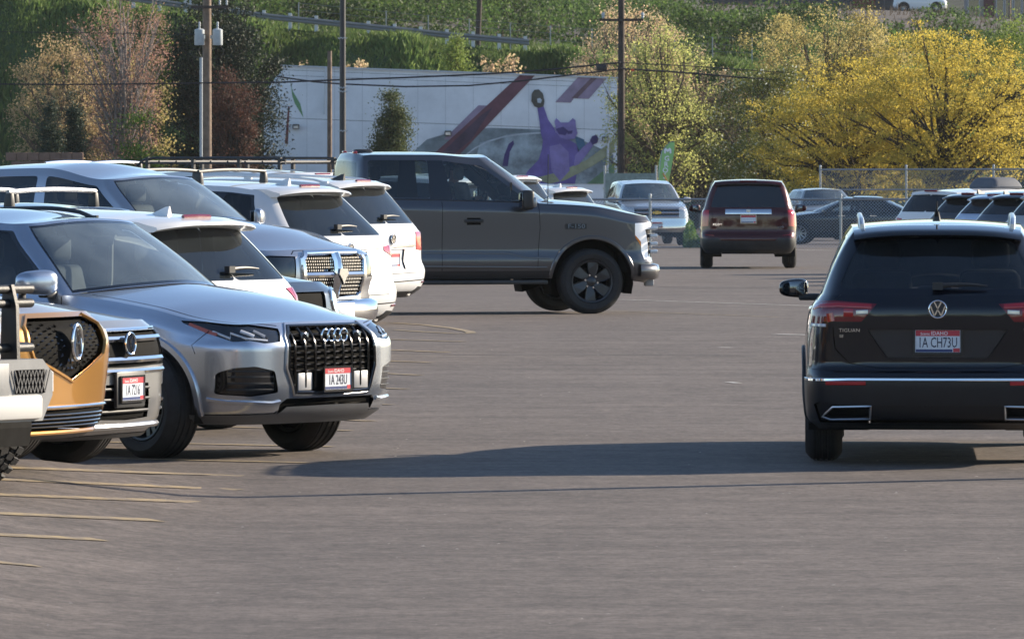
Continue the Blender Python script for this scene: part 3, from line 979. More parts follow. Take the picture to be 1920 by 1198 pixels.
def make_wheel(r, w, rr, rim, m, n, knobs):
    """tyre with rim, hub and brake disc; outer face towards +y"""
    hw = w / 2
    prof = [(rr - 0.005, hw - 0.03), (rr + 0.006, hw - 0.012), (rr + 0.03, hw + 0.004), (rr + (r - rr) * 0.55, hw + 0.010), (r - 0.035, hw - 0.006), (r - 0.012, hw - 0.028), (r, hw - 0.055)]
    gro = []
    for y in np.linspace(hw - 0.06, -hw + 0.06, 4):
        gro += [(r, y + 0.012), (r - 0.010, y + 0.006), (r - 0.010, y - 0.006), (r, y - 0.012)]
    back = [(a, -b) for a, b in prof[::-1]]
    o = lathe_obj('wheel', prof + gro + back, 56, M_TIRE)
    if knobs:
        bm = bmesh.new()
        N = 34
        for k in range(N):
            a = 2 * math.pi * k / N
            for j, y in enumerate((-0.38, -0.13, 0.13, 0.38)):
                rot = Matrix.Rotation(-(a + (0.09 if j % 2 else 0)), 4, 'Y') @ Matrix.Translation((r + 0.004, y * w, 0)) @ Matrix.Rotation(0.3 if j < 2 else -0.3, 4, 'X')
                add_box(bm, (0, 0, 0), (0.024, w * 0.22, 0.045), rot)
            if k % 1 == 0:
                add_box(bm, (0, 0, 0), (0.05, 0.02, 0.03), Matrix.Rotation(-a, 4, 'Y') @ Matrix.Translation((r - 0.035, hw, 0)))
        bm_obj('tread_block', bm, M_TIRE, o)
    # rim barrel
    b = lathe_obj('rim', [(rr + 0.004, hw - 0.022), (rr - 0.006, hw - 0.008), (rr - 0.020, hw - 0.012), (rr - 0.030, hw - 0.03), (rr - 0.035, -hw + 0.03), (rr - 0.01, -hw + 0.02)], 48, m, o)
    lathe_obj('brake_disc', [(0.02, hw - 0.13), (rr * 0.62, hw - 0.13), (rr * 0.62, hw - 0.15), (0.02, hw - 0.15)], 28, M_UNDER, o)
    lathe_obj('rim_back', [(0.01, hw - 0.17), (rr - 0.03, hw - 0.17)], 28, M_UNDER, o)
    bm = bmesh.new()
    yo = hw - 0.028
    def blade(a, pts, th=0.03):
        """pts: (radius, tangent) outline of a spoke"""
        ca, sa = math.cos(a), math.sin(a)
        f = [bm.verts.new((p * ca - q * sa, yo - (0.02 if p < rr * 0.35 else 0.0), p * sa + q * ca)) for p, q in pts]
        g = [bm.verts.new((p * ca - q * sa, yo - th - 0.02, p * sa + q * ca)) for p, q in pts]
        bm.faces.new(f)
        bm.faces.new(g[::-1])
        for i in range(len(pts)): bm.faces.new((f[i], g[i], g[(i + 1) % len(pts)], f[(i + 1) % len(pts)]))
    R0, R1 = rr * 0.16, rr - 0.018
    if rim == 'multi':
        for k in range(n): blade(2 * math.pi * k / n, [(R0, -0.022), (R1, -0.014), (R1, 0.014), (R0, 0.022)])
    elif rim == 'five':
        for k in range(5):
            for d in (-0.16, 0.16):
                a = 2 * math.pi * k / 5 + d
                blade(a, [(R0, -0.024), (R1, -0.02), (R1, 0.02), (R0, 0.024)])
    elif rim == 'aero':
        for k in range(6):
            a = 2 * math.pi * k / 6
            blade(a, [(rr * 0.20, -0.035), (rr * 0.50, -0.075), (R1, -0.115), (R1 * 1.0, 0.030), (rr * 0.62, 0.045), (rr * 0.20, 0.035)])
    v = bm_obj('spoke', bm, m, o)
    hub = lathe_obj('hub_cap', [(0.0, yo + 0.004), (rr * 0.13, yo + 0.004), (rr * 0.22, yo - 0.012), (rr * 0.23, yo - 0.05)], 24, m, o)
    bm = bmesh.new()
    for k in range(5 if rim != 'aero' else 6):
        a = 2 * math.pi * (k + 0.5) / (5 if rim != 'aero' else 6)
        add_box(bm, (rr * 0.30 * math.cos(a), yo - 0.012, rr * 0.30 * math.sin(a)), (0.022, 0.02, 0.022))
    bm_obj('lug_nut', bm, M_CHROME, o)
    return o

# ------------------------------------------------------------------ ground
def ground():
    xs = sorted(set(list(np.arange(-8, 8.01, 0.35)) + [-400, -250, -150, -90, -60, -40, -25, -16, -12, -10, 10, 12, 16, 25, 40, 60, 90, 150, 250, 400]))
    ys = list(np.arange(-300, 21, 40.0)) + list(np.arange(24, 60, 0.75)) + list(np.arange(60, 120, 5)) + list(np.arange(120, 361, 20))
    V = [(x, y, gz(x, y)) for y in ys for x in xs]
    n = len(xs)
    F = [(j * n + i, j * n + i + 1, (j + 1) * n + i + 1, (j + 1) * n + i) for j in range(len(ys) - 1) for i in range(n - 1)]
    m = bpy.data.materials.new('asphalt')
    m.use_nodes = True
    nt = m.node_tree
    b = nt.nodes['Principled BSDF']
    tc = nt.nodes.new('ShaderNodeTexCoord')
    def noise(scale, det=5, ro=0.6, mp=None):
        n_ = nt.nodes.new('ShaderNodeTexNoise')
        n_.inputs['Scale'].default_value = scale
        n_.inputs['Detail'].default_value = det
        n_.inputs['Roughness'].default_value = ro
        if mp:
            mg = nt.nodes.new('ShaderNodeMapping')
            mg.inputs['Scale'].default_value = mp
            nt.links.new(tc.outputs['Object'], mg.inputs[0])
            nt.links.new(mg.outputs[0], n_.inputs['Vector'])
        else: nt.links.new(tc.outputs['Object'], n_.inputs['Vector'])
        return n_.outputs[0]
    def mrange(x, a, b_, c_, d_):
        r = nt.nodes.new('ShaderNodeMapRange')
        r.inputs[1].default_value, r.inputs[2].default_value, r.inputs[3].default_value, r.inputs[4].default_value = a, b_, c_, d_
        nt.links.new(x, r.inputs[0])
        return r.outputs[0]
    def mul(a, b_):
        q = nt.nodes.new('ShaderNodeMath')
        q.operation = 'MULTIPLY'
        nt.links.new(a, q.inputs[0])
        nt.links.new(b_, q.inputs[1])
        return q.outputs[0]
    big = mrange(noise(0.35, 4), 0.3, 0.7, 0.84, 1.14)
    mid = mrange(noise(2.2, 6, 0.7), 0.3, 0.7, 0.74, 1.24)
    fine = mul(mrange(noise(8, 5, 0.85), 0.3, 0.7, 0.50, 1.5), mrange(noise(24, 2, 0.8), 0.3, 0.7, 0.7, 1.3))
    lane = mrange(noise(1.0, 5, 0.7, (0.10, 1.4, 1.0)), 0.3, 0.7, 0.80, 1.18)    # roller and tyre streaks across the lot
    f = mul(mul(big, mid), mul(fine, lane))
    cr = nt.nodes.new('ShaderNodeMixRGB')
    cr.blend_type = 'MULTIPLY'
    cr.inputs[0].default_value = 1
    cr.inputs[1].default_value = (0.117, 0.098, 0.087, 1)
    cmb = nt.nodes.new('ShaderNodeCombineXYZ')
    for i in range(3): nt.links.new(f, cmb.inputs[i])
    nt.links.new(cmb.outputs[0], cr.inputs[2])
    # pale chips of stone
    vo = nt.nodes.new('ShaderNodeTexVoronoi')
    vo.inputs['Scale'].default_value = 2.3
    mg = nt.nodes.new('ShaderNodeMapping')
    mg.inputs['Scale'].default_value = (1.0, 0.5, 1.0)
    nt.links.new(tc.outputs['Object'], mg.inputs[0])
    nt.links.new(mg.outputs[0], vo.inputs['Vector'])
    chip = mrange(vo.outputs['Distance'], 0.018, 0.035, 1.0, 0.0)
    pick = mrange(noise(0.9, 2), 0.54, 0.58, 0.0, 0.8)
    mx = nt.nodes.new('ShaderNodeMixRGB')
    nt.links.new(mul(chip, pick), mx.inputs[0])
    nt.links.new(cr.outputs[0], mx.inputs[1])
    mx.inputs[2].default_value = (0.5, 0.46, 0.42, 1)
    nt.links.new(mx.outputs[0], b.inputs['Base Color'])
    b.inputs['Roughness'].default_value = 0.82
    b.inputs['Specular IOR Level'].default_value = 0.35
    bp = nt.nodes.new('ShaderNodeBump')
    bp.inputs['Strength'].default_value = 0.35
    bp.inputs['Distance'].default_value = 0.012
    nt.links.new(noise(55, 3, 0.7), bp.inputs['Height'])
    nt.links.new(bp.outputs[0], b.inputs['Normal'])
    MATS['asphalt'] = m
    tag(mk('ground', V, F, m, None, True), 'wide worn asphalt of the parking lot', None, None, 'structure')
ground()
M_LINE = mat('worn yellow paint', (0.30, 0.235, 0.125), 0.85, noise=0.45, nscale=5)
def wear(m, col):
    nt = m.node_tree
    b = nt.nodes['Principled BSDF']
    tc = nt.nodes.new('ShaderNodeTexCoord')
    n = nt.nodes.new('ShaderNodeTexNoise')
    n.inputs['Scale'].default_value = 7
    n.inputs['Detail'].default_value = 8
    n.inputs['Roughness'].default_value = 0.75
    nt.links.new(tc.outputs['Object'], n.inputs['Vector'])
    r = nt.nodes.new('ShaderNodeMapRange')
    r.inputs[1].default_value, r.inputs[2].default_value, r.inputs[3].default_value, r.inputs[4].default_value = 0.38, 0.62, 0.0, 1.0
    nt.links.new(n.outputs[0], r.inputs[0])
    mx = nt.nodes.new('ShaderNodeMixRGB')
    mx.inputs[1].default_value = (0.14, 0.117, 0.10, 1)
    mx.inputs[2].default_value = (*col, 1)
    nt.links.new(r.outputs[0], mx.inputs[0])
    nt.links.new(mx.outputs[0], b.inputs['Base Color'])
wear(M_LINE, (0.33, 0.25, 0.13))
M_WLINE = mat('worn white paint', (0.42, 0.41, 0.39), 0.85, noise=0.45, nscale=6)
def marking(name, pts, w, m, label=None):
    """painted line along ground points, 4 mm above the asphalt"""
    P = []
    for a, b in zip(pts[:-1], pts[1:]):
        k = max(1, int((Vector(b[:2]) - Vector(a[:2])).length / 0.3))
        P += [Vector(a[:2]).lerp(Vector(b[:2]), i / k) for i in range(k)]
    P.append(Vector(pts[-1][:2]))
    V, F = [], []
    for i, p in enumerate(P):
        t = (P[min(i + 1, len(P) - 1)] - P[max(i - 1, 0)]).normalized()
        n = Vector((-t.y, t.x)) * w / 2
        for q in (p + n, p - n): V.append((q.x, q.y, gz(q.x, q.y) + 0.005 + 0.0))
    for i in range(len(P) - 1): F.append((2 * i, 2 * i + 1, 2 * i + 3, 2 * i + 2))
    o = mk(name, V, F, m, None, False)
    tag(o, None, None, None, 'structure')
    return o
def px_line(a, b, w=0.10, m=None, ext=0.0):
    P = [unproj(a[0] + (b[0] - a[0]) * k / 8, a[1] + (b[1] - a[1]) * k / 8) for k in range(9)]
    if ext: P.insert(0, P[0] + (P[0] - P[1]).normalized() * ext)
    return marking('stall_line', P, w, m or M_LINE)
for a, b in (((0, 1055), (68, 1061)), ((0, 1003), (188, 1012)), ((0, 963), (295, 976)), ((0, 928), (380, 942)), ((0, 899), (450, 919)), ((70, 879), (455, 893)),
             ((300, 862), (578, 868)), ((380, 833), (622, 838)), ((560, 805), (655, 808)), ((600, 786), (697, 790)), ((640, 757), (735, 759)), ((690, 727), (762, 730)), ((690, 699), (788, 704)),
             ((690, 676), (806, 680)), ((690, 655), (838, 661)), ((700, 636), (870, 641))):
    px_line(a, b, 0.14, ext=2.5 if a[0] == 0 else 1.0)
# hooked end of the last stall, white dashes and the edge line by the fence
def curve_line(px, w, m): marking('stall_line', [unproj(*p) for p in px], w, m)
curve_line([(740, 606), (800, 610), (850, 616), (880, 622), (884, 625), (860, 626), (800, 623), (740, 619)], 0.12, M_LINE)
px_line((1455, 627.5), (1620, 630), 0.22, M_WLINE)
px_line((1348, 652), (1374, 652.5), 0.10, M_WLINE)
px_line((1160, 562), (1520, 574), 0.10, M_WLINE)
px_line((1140, 583), (1460, 595), 0.07, M_LINE)
px_line((1366, 717), (1384, 719), 0.09, M_WLINE)
px_line((1225, 463), (1560, 470), 0.22, M_WLINE)

# tar sealed cracks and grit
M_TAR = mat('crack sealer', (0.035, 0.032, 0.032), 0.7, noise=0.4, nscale=4)
def crack(px, w):
    P = [unproj(*p) for p in px]
    Q = []
    for a, b in zip(P[:-1], P[1:]):
        for k in range(8):
            q = a.lerp(b, k / 8)
            Q.append((q.x + 0.03 * math.sin(k * 2.3 + q.y), q.y + 0.05 * math.sin(k * 1.7 + q.x * 3), 0))
    Q.append(P[-1])
    o = marking('crack_seal', Q, w, M_TAR)
for px, w in (([(880, 531), (1050, 534), (1250, 538), (1480, 541)], 0.10), ([(1230, 541), (1330, 542), (1500, 541)], 0.08), ([(760, 664), (980, 667), (1200, 666), (1420, 668)], 0.05)): crack(px, w)
def grit():
    g_ = np.random.default_rng(3)
    V, F = [], []
    for k in range(130):
        p = unproj(g_.uniform(-20, 1940), 560 + 640 * g_.random() ** 0.8)
        s = g_.uniform(0.005, 0.015)
        i = len(V)
        V += [(p.x - s, p.y - s, p.z), (p.x + s, p.y - s * 0.7, p.z), (p.x + s * 0.6, p.y + s, p.z), (p.x - s * 0.8, p.y + s, p.z), (p.x, p.y, p.z + s * 0.45)]
        F += [(i, i + 1, i + 4), (i + 1, i + 2, i + 4), (i + 2, i + 3, i + 4), (i + 3, i, i + 4)]
    tag(mk('grit', V, F, mat('pale grit', (0.34, 0.30, 0.26), 0.9, noise=0.5, nscale=0.7), None, False), 'pale grit and litter specks scattered over the asphalt', 'grit', None, 'stuff')
grit()

# ------------------------------------------------------------------ vehicles
P_SILVER = paint('silver blue paint', (0.50, 0.54, 0.61), 0.88, 0.27)
P_LSILVER = paint('bright silver paint', (0.52, 0.53, 0.56), 0.85, 0.28)
P_WHITE = paint('white paint', (0.72, 0.73, 0.74), 0.0, 0.4)
P_WHITE2 = paint('pearl white paint', (0.66, 0.67, 0.68), 0.1, 0.35)
P_BLACK = paint('blue black paint', (0.004, 0.005, 0.009), 0.0, 0.3, 0.012)
P_GREY = paint('carbon grey paint', (0.105, 0.106, 0.115), 0.75, 0.32)
P_MAROON = paint('maroon paint', (0.055, 0.006, 0.006), 0.2, 0.3, 0.012)
P_COPPER = paint('copper paint', (0.50, 0.255, 0.065), 0.6, 0.28)
P_NAVY = paint('slate blue paint', (0.05, 0.065, 0.09), 0.4, 0.3)
P_DARK = paint('dark grey paint', (0.03, 0.033, 0.038), 0.3, 0.3)
P_LGREY = paint('light grey paint', (0.33, 0.34, 0.35), 0.35, 0.3)
ROW = R(-36)                                        # nose direction of the angled row

def ring_badge(name, M, r, tr, m, parent, n=28):
    bm = bmesh.new()
    add_tube(bm, [(r * math.cos(a), r * math.sin(a), 0.006) for a in np.linspace(0, 2 * math.pi, n, endpoint=False)], tr, 8, True)
    bmesh.ops.transform(bm, matrix=M, verts=bm.verts)
    return bm_obj(name, bm, m, parent, True)
def disc(name, M, r, d, m, parent, n=28):
    return prism(name, [(r * math.cos(a), r * math.sin(a)) for a in np.linspace(0, 2 * math.pi, n, endpoint=False)], d, m, parent, M, 0.0)
def seg_bar(bm, a, b, w, d, z=0.0):
    a, b = Vector((*a, 0)), Vector((*b, 0))
    t = (b - a)
    add_box(bm, (a + b) / 2 + Vector((0, 0, z + d / 2)), (t.length + w * 0.5, w, d), Matrix.Rotation(math.atan2(t.y, t.x), 4, 'Z'))
def vw_badge(M, r, parent):
    b = disc('badge', M, r, 0.008, mat('badge blue black', (0.01, 0.015, 0.03), 0.2), parent)
    ring_badge('badge_ring', M @ Matrix.Translation((0, 0, 0.006)), r * 0.95, r * 0.10, M_CHROME, b)
    bm = bmesh.new()
    k = r * 0.9
    for pts in ([(-0.42, 0.86), (0, 0.08), (0.42, 0.86)], [(-0.88, 0.35), (-0.42, -0.82), (0, -0.04), (0.42, -0.82), (0.88, 0.35)]):
        for a, c in zip(pts[:-1], pts[1:]): seg_bar(bm, (a[0] * k, a[1] * k), (c[0] * k, c[1] * k), r * 0.15, 0.008, 0.007)
    bmesh.ops.transform(bm, matrix=M, verts=bm.verts)
    bm_obj('badge_letters', bm, M_CHROME, b)
    return b
def fmat(c, y, z, off=0.0, flat=True):
    """placement on a nose at (y,z): u to the viewer's right, v up, w out"""
    P, N = c.fpt(y, z)
    if flat: N = Vector((1, 0, N.z * 0.5)).normalized()
    return frame(P + N * off, Vector((0, 0, 1)).cross(N), Vector((0, 0, 1)))
def rmat(c, y, z, off=0.0, flat=True):
    P, N = c.rpt(y, z)
    if flat: N = Vector((-1, 0, N.z)).normalized()
    return frame(P + N * off, Vector((0, 0, 1)).cross(N), Vector((0, 0, 1)))
def place(front_px_x, d, dist_front, heading, z=None):
    """root position when the point dist_front ahead of the origin is seen at a pixel column, d metres away"""
    x = (front_px_x - 960) / FPX * d
    X, Y = x - dist_front * math.cos(heading), d - dist_front * math.sin(heading)
    return (X, Y, gz(X, Y) if z is None else z)

# ---- silver SUV with the octagonal grille, nose towards us
def silver_suv():
    c = Car('silver_suv', 'silver blue SUV with four-ring badge and octagonal black grille, nose out of the angled row', 'suv', place(628, 52.3, 2.44, ROW), ROW, P_SILVER,
            group='cars parked in the angled row', L=5.06, W=1.97, H=1.735, WB=2.99, FO=0.945, gc=0.25, hf=0.955, ba=1.13, bm=1.13, bc=1.15, br=1.16, xc=1.06, xap=0.70, xwt=0.24, xrr=-2.15,
            cf=0.31, wr=0.63, zrf=-0.085, tr=0.385, archr=0.435, hcr=0.075, nose=(0.16, 0.05, 0.0, 0.0, 0.03, 0.12), fy=(0.52, 0.84, 0.965), hood_mid=0.005, dz4=0.12)
    rt = c.root
    c.arches(trim=P_SILVER, tw=0.055)
    # lower bumper
    c.side('sill_trim', [(1.05, 0.24), (-1.05, 0.24), (-1.05, 0.36), (1.05, 0.36)], mat('grey trim', (0.10, 0.105, 0.115), 0.45), 0.004)
    c.front('bumper_lip', [(0, 0.22), (0.99, 0.22), (0.99, 0.315), (0.55, 0.325), (0.50, 0.38), (0, 0.385)], mat('grey trim', (0.10, 0.105, 0.115), 0.45), 0.006, khi=4.0)
    c.front('intake', [(0.0, 0.375), (0.47, 0.37), (0.53, 0.315), (0.54, 0.39), (0.49, 0.425), (0.0, 0.425)], M_GAP, -0.02)
    if False: c.front('intake', [(0.555, 0.335), (0.80, 0.33), (0.86, 0.355), (0.80, 0.385), (0.60, 0.385)], M_GAP, -0.012)
    c.front('side_intake', [(0.585, 0.47), (0.62, 0.62), (0.78, 0.655), (0.885, 0.645), (0.93, 0.61), (0.925, 0.46), (0.80, 0.445)], M_GLOSSB, -0.02, True, 0.02)
    G = [(0, 0.925), (0.40, 0.925), (0.485, 0.85), (0.495, 0.64), (0.415, 0.465), (0, 0.455)]
    c.front('grille', G, M_GAP, -0.035)
    HL = [(0.508, 0.912), (0.66, 0.935), (0.85, 0.965), (0.905, 0.968), (0.91, 0.95), (0.90, 0.865), (0.875, 0.825), (0.80, 0.832), (0.70, 0.812), (0.56, 0.822)]
    c.front('headlight', HL, M_LAMPIN, -0.012, True, khi=4.3)
    # seams
    c.gap_front([(0.50, 0.93), (0.66, 0.949), (0.88, 0.98)], 0.006, 4.0)
    c.gap_side([(0.72, 1.12), (0.80, 0.95), (0.86, 0.60), (0.92, 0.45), (0.90, 0.30)])
    c.gap_side([(-0.32, 1.12), (-0.36, 0.70), (-0.36, 0.33)])
    c.gap_side([(1.95, 0.74), (1.92, 0.80), (1.985, 0.86), (2.02, 0.90)], 0.006, 2.5)
    t5 = c.lo.T[5]
    c.add(c.fh, 'panel_gap', band([(0.45 + (t5 - 0.62) * i / 20, 0.06 + 0.03 * (i / 20)) for i in range(21)], 0.012), M_GAP, -0.004)
    c.windows(rear=G_MID, back=G_DARK, f0=3.06)
    c.build(0.055)
    c.wheels('five', w=0.27, rimr=0.68, m=M_DALLOY, steer=R(-14))
    c.mirrors(0.62, 1.22, 0.90, P_SILVER, (0.18, 0.28, 0.20))
    c.rails(mat('black rail', (0.02, 0.02, 0.022), 0.35), 0.03)
    c.cabin(M_SEAT)
    for ch in list(rt.children):                    # the far mirror is folded flat and out of sight
        if ch.name.startswith('mirror') and ch.bound_box[0][1] > 0:
            for g_ in list(ch.children): bpy.data.objects.remove(g_)
            bpy.data.objects.remove(ch)
    # pale belt by the B pillar
    for sd in (1, -1): tube('seat_belt', [(-0.16, sd * 0.72, 1.48), (-0.10, sd * 0.64, 1.2), (-0.05, sd * 0.5, 0.85)], 0.018, M_LINER, rt, 6)
    box('rear_view_mirror', (0.34, 0, 1.50), (0.03, 0.24, 0.07), M_PLAST, rt, 0.015)
    # grille frame and bars
    gp = c.fpath(G[1:5])
    full = c.fpath([(0.0, 0.925), (0.40, 0.925), (0.485, 0.85), (0.495, 0.64), (0.415, 0.465), (0.0, 0.455)])
    strip('grille_frame', c.lo, full, 0.028, 0.012, M_GLOSSB, rt, True, 0.0, True)
    strip('grille_surround', c.lo, c.fpath([(0.0, 0.437), (0.425, 0.447), (0.512, 0.635), (0.50, 0.86), (0.41, 0.945)]), 0.014, 0.010, M_SATIN, rt, True, 0.0, True)
    def half(z): return float(np.interp(z, [0.455, 0.465, 0.64, 0.85, 0.925], [0.40, 0.415, 0.495, 0.485, 0.40]))
    for k, y in enumerate((0.0, 0.105, 0.21, 0.315, 0.42)):
        z1 = 0.915 if y < 0.40 else 0.895
        z0 = 0.50 if y < 0.40 else 0.52
        for sd in ((1,) if y == 0 else (1, -1)):
            q = c.lo.inv((1, 2), [(y, z) for z in np.linspace(z0, z1, 9)], 0, 4)
            P, N = c.lo.ev(q[:, 0], q[:, 1]), c.lo.normal(q[:, 0], q[:, 1])
            P = P + N * -0.004
            tube('grille_bar', [(a[0], a[1] * sd, a[2]) for a in P], 0.009, mat('grille black', (0.015, 0.015, 0.016), 0.2, 0.5), rt, 6)
    for z in np.arange(0.615, 0.90, 0.042):
        h = half(z) - 0.015
        q = c.lo.inv((1, 2), [(abs(y), z) for y in np.linspace(-h, h, 17)], 0, 4)
        P, N = c.lo.ev(q[:, 0], q[:, 1]), c.lo.normal(q[:, 0], q[:, 1])
        pts = [(a[0] - 0.018, math.copysign(a[1], y), a[2]) for a, y in zip(P, np.linspace(-h, h, 17))]
        tube('grille_slat', pts, 0.006, mat('grille black', (0.015, 0.015, 0.016), 0.2, 0.5), rt, 6)
    for z0, z1, m in ((0.48, 0.60, M_SATIN),):
        for ys in ((0.24, 0.40), (-0.24, -0.40)):
            M = fmat(c, (ys[0] + ys[1]) / 2, (z0 + z1) / 2, -0.006)
            w = abs(ys[1] - ys[0])
            box('grille_insert', (0, 0, 0), (w, z1 - z0, 0.012), mat('silver insert', (0.42, 0.43, 0.45), 0.4, 0.4), rt, 0.004).data.transform(M)
    for y in (0.30, -0.30):                      # sensor boxes
        M = fmat(c, y, 0.84, -0.012)
        box('sensor', (0, 0, 0), (0.085, 0.09, 0.03), M_GLOSSB, rt, 0.01).data.transform(M)
    bd = None
    for k in range(4):
        M = fmat(c, 0, 0.855, 0.012) @ Matrix.Translation(((k - 1.5) * 0.066, 0, 0.003 * k))
        o = ring_badge('badge_ring', M, 0.042, 0.0075, M_CHROME, rt)
    c.plate(fmat(c, 0.0, 0.555, 0.02), '1A 243U', mat('dark plate frame', (0.3, 0.3, 0.31), 0.2, 1.0))
    # slats in the side intakes, lamp internals
    for z in (0.49, 0.535, 0.58, 0.62):
        strip('intake_slat', c.lo, c.fpath([(0.62, z), (0.90, z)]), 0.012, 0.004, M_PLAST, rt, True, -0.014)
    for sd_ in (0,):
        strip('light_strip', c.lo, c.fpath([(0.885, 0.90), (0.872, 0.85), (0.85, 0.89), (0.81, 0.85), (0.66, 0.835)], 4.3), 0.016, 0.006, M_CLEAR, rt, True, -0.010)
        strip('light_strip', c.lo, c.fpath([(0.80, 0.905), (0.75, 0.868)], 4.3), 0.03, 0.006, M_CLEAR, rt, True, -0.010)
        strip('light_strip', c.lo, c.fpath([(0.72, 0.905), (0.67, 0.862)], 4.3), 0.03, 0.006, mat('lamp glass grey', (0.25, 0.26, 0.28), 0.1, 0.3, 1.0), rt, True, -0.010)
        strip('side_marker', c.lo, c.fpath([(0.902, 0.945), (0.892, 0.875)], 4.0), 0.03, 0.006, mat('salmon marker', (0.45, 0.10, 0.06), 0.15, coat=1.0), rt, True, -0.010)
    # chrome blade above the lip
    strip('bumper_blade', c.lo, c.fpath([(0.93, 0.425), (0.88, 0.408), (0.62, 0.395), (0.55, 0.405)], 3.4), 0.03, 0.014, P_SILVER, rt)
    return c

# ---- black SUV driving away, seen from behind
def black_suv():
    c = Car('black_suv', 'black SUV with plate 1A CH73U and bright roof rails, seen from behind', 'suv', (2.90 + 0.117, 51.85 + 1.395, 0.0), R(87.2), P_BLACK,
            L=4.70, W=1.84, H=1.675, WB=2.79, FO=0.90, gc=0.24, hf=0.98, ba=1.10, bm=1.12, bc=1.14, br=1.165, xc=1.2, xap=0.85, xwt=0.40, xrr=-1.86, xdp=-1.80, wr=0.585, tr=0.35, archr=0.40,
            tail=(0.20, 0.05, 0.0, 0.07, 0.055, 0.11), cr=0.20, zR=(0.25, 0.32, 0.58, 0.70, 1.05, 1.165), wl=(0.90, 0.985, 1.0, 1.0, 0.965, 0.885), ry=(0.97, 0.86, 0.5), zrr=-0.055, dz4=0.11)
    rt = c.root
    grey = mat('dark bumper plastic', (0.012, 0.013, 0.016), 0.35, noise=0.2)
    c.arches(trim=M_PLAST, tw=0.05)
    c.side('sill_trim', [(1.0, 0.22), (-1.0, 0.22), (-1.0, 0.40), (1.0, 0.40)], M_PLAST, 0.006)
    c.rear('bumper_lower', [(0, 0.22), (0.93, 0.22), (0.93, 0.575), (0, 0.575)], grey, 0.006)
    c.rear('bumper_step', [(0, 0.415), (0.62, 0.415), (0.80, 0.44), (0.84, 0.42), (0.80, 0.30), (0, 0.30)], mat('darker bumper plastic', (0.007, 0.007, 0.009), 0.45), -0.012)
    c.rear('exhaust_opening', [(0.475, 0.335), (0.72, 0.33), (0.765, 0.345), (0.70, 0.40), (0.47, 0.405)], M_GAP, -0.02, True)
    TL = [(0.415, 1.105), (0.70, 1.125), (0.83, 1.12), (0.915, 1.09), (0.915, 0.955), (0.80, 0.95), (0.78, 0.985), (0.52, 0.985)]
    c.rear('tail_light', TL, M_DRED, 0.004, True, klo=7.6)
    c.rear('plate_recess', [(0, 0.93), (0.48, 0.93), (0.44, 0.87), (0.345, 0.735), (0, 0.735)], mat('recess paint', (0.010, 0.016, 0.024), 0.25, coat=0.6), -0.025)
    c.gap_rear([(0, 0.668), (0.40, 0.668), (0.60, 0.70), (0.70, 0.80), (0.715, 0.95)])
    c.gap_rear([(0.70, 1.13), (0.66, 1.165)])
    c.gap_side([(-0.15, 1.12), (-0.2, 0.7), (-0.2, 0.33)])
    c.gap_side([(-0.95, 1.12), (-1.0, 0.85), (-1.05, 0.78)])
    c.gap_rear([(0.90, 0.66), (0.60, 0.645), (0, 0.645)], 0.005)
    c.windows(rear=G_DARK, back=glass('rear tinted glass', (0.34, 0.37, 0.40), 0.0, 0.02), rb=7.06, rs=(0.09, 0.80))
    c.build(0.05)
    c.wheels('five', w=0.235, rimr=0.64, m=M_ALLOY)
    c.mirrors(0.72, 1.15, 0.86, M_GLOSSB, (0.15, 0.21, 0.15))
    # bright roof rails on feet
    c.rails(M_SATIN, 0.06, 3.4, 5.95, 0.10, 0.020)
    c.cabin(M_SEAT, 1, 3 if False else 2)
    c.spoiler(M_GLOSSB, 0.20, 0.05, 0.035, 0.98)
    ant = tube('antenna', [(-1.55, 0, 1.66), (-1.55, 0, 1.70), (-1.58, 0, 1.73)], [0.03, 0.022, 0.014], M_PLAST, rt)
    tube('antenna_mast', [(-1.58, 0, 1.73), (-1.72, 0, 1.80)], 0.006, M_PLAST, ant)
    strip('brake_light', c.gh, [(c.gh.kt(9) - 0.16, c.gh.sv(0.91)), (c.gh.kt(9), c.gh.sv(0.91))], 0.03, 0.012, M_DRED, rt, True, 0.02, True)
    # tail lamp details
    strip('tail_light_bar', c.lo, c.rpath([(0.45, 1.088), (0.68, 1.098), (0.80, 1.09), (0.875, 1.06)], 7.6), 0.034, 0.010, M_RED, rt)
    strip('tail_light_block', c.lo, c.rpath([(0.575, 1.045), (0.64, 1.047)], 7.6), 0.055, 0.010, M_RED, rt)
    strip('tail_light_block', c.lo, c.rpath([(0.735, 1.04), (0.725, 0.985)], 7.6), 0.05, 0.010, M_RED, rt)
    strip('reverse_light', c.lo, c.rpath([(0.475, 1.052), (0.555, 1.048)], 7.6), 0.028, 0.011, M_CLEAR, rt)
    strip('reverse_light', c.lo, c.rpath([(0.76, 0.958), (0.86, 0.958)], 7.6), 0.022, 0.011, M_CLEAR, rt)
    strip('chrome_strip', c.lo, c.rpath([(0, 0.592), (0.60, 0.592), (0.90, 0.585)], 7.9), 0.022, 0.012, M_CHROME, rt, True, 0.004, True)
    strip('reflector', c.lo, c.rpath([(0.49, 0.567), (0.76, 0.567)], 7.9), 0.026, 0.010, M_RED, rt, True, 0.004)
    for sd in (1, -1):
        loop = [(0.46, 0.325), (0.73, 0.32), (0.785, 0.34), (0.715, 0.405), (0.455, 0.412)]
        q = c.lo.inv((1, 2), resample(loop, 0.03), 7.5, 11)
        P, N = c.lo.ev(q[:, 0], q[:, 1]), c.lo.normal(q[:, 0], q[:, 1])
        P = P + N * 0.008
        tube('exhaust_trim', [(a[0], a[1] * sd, a[2]) for a in P], 0.0075, M_SATIN, rt, 6, True)
    vw_badge(rmat(c, 0, 1.07, 0.004), 0.062, rt)
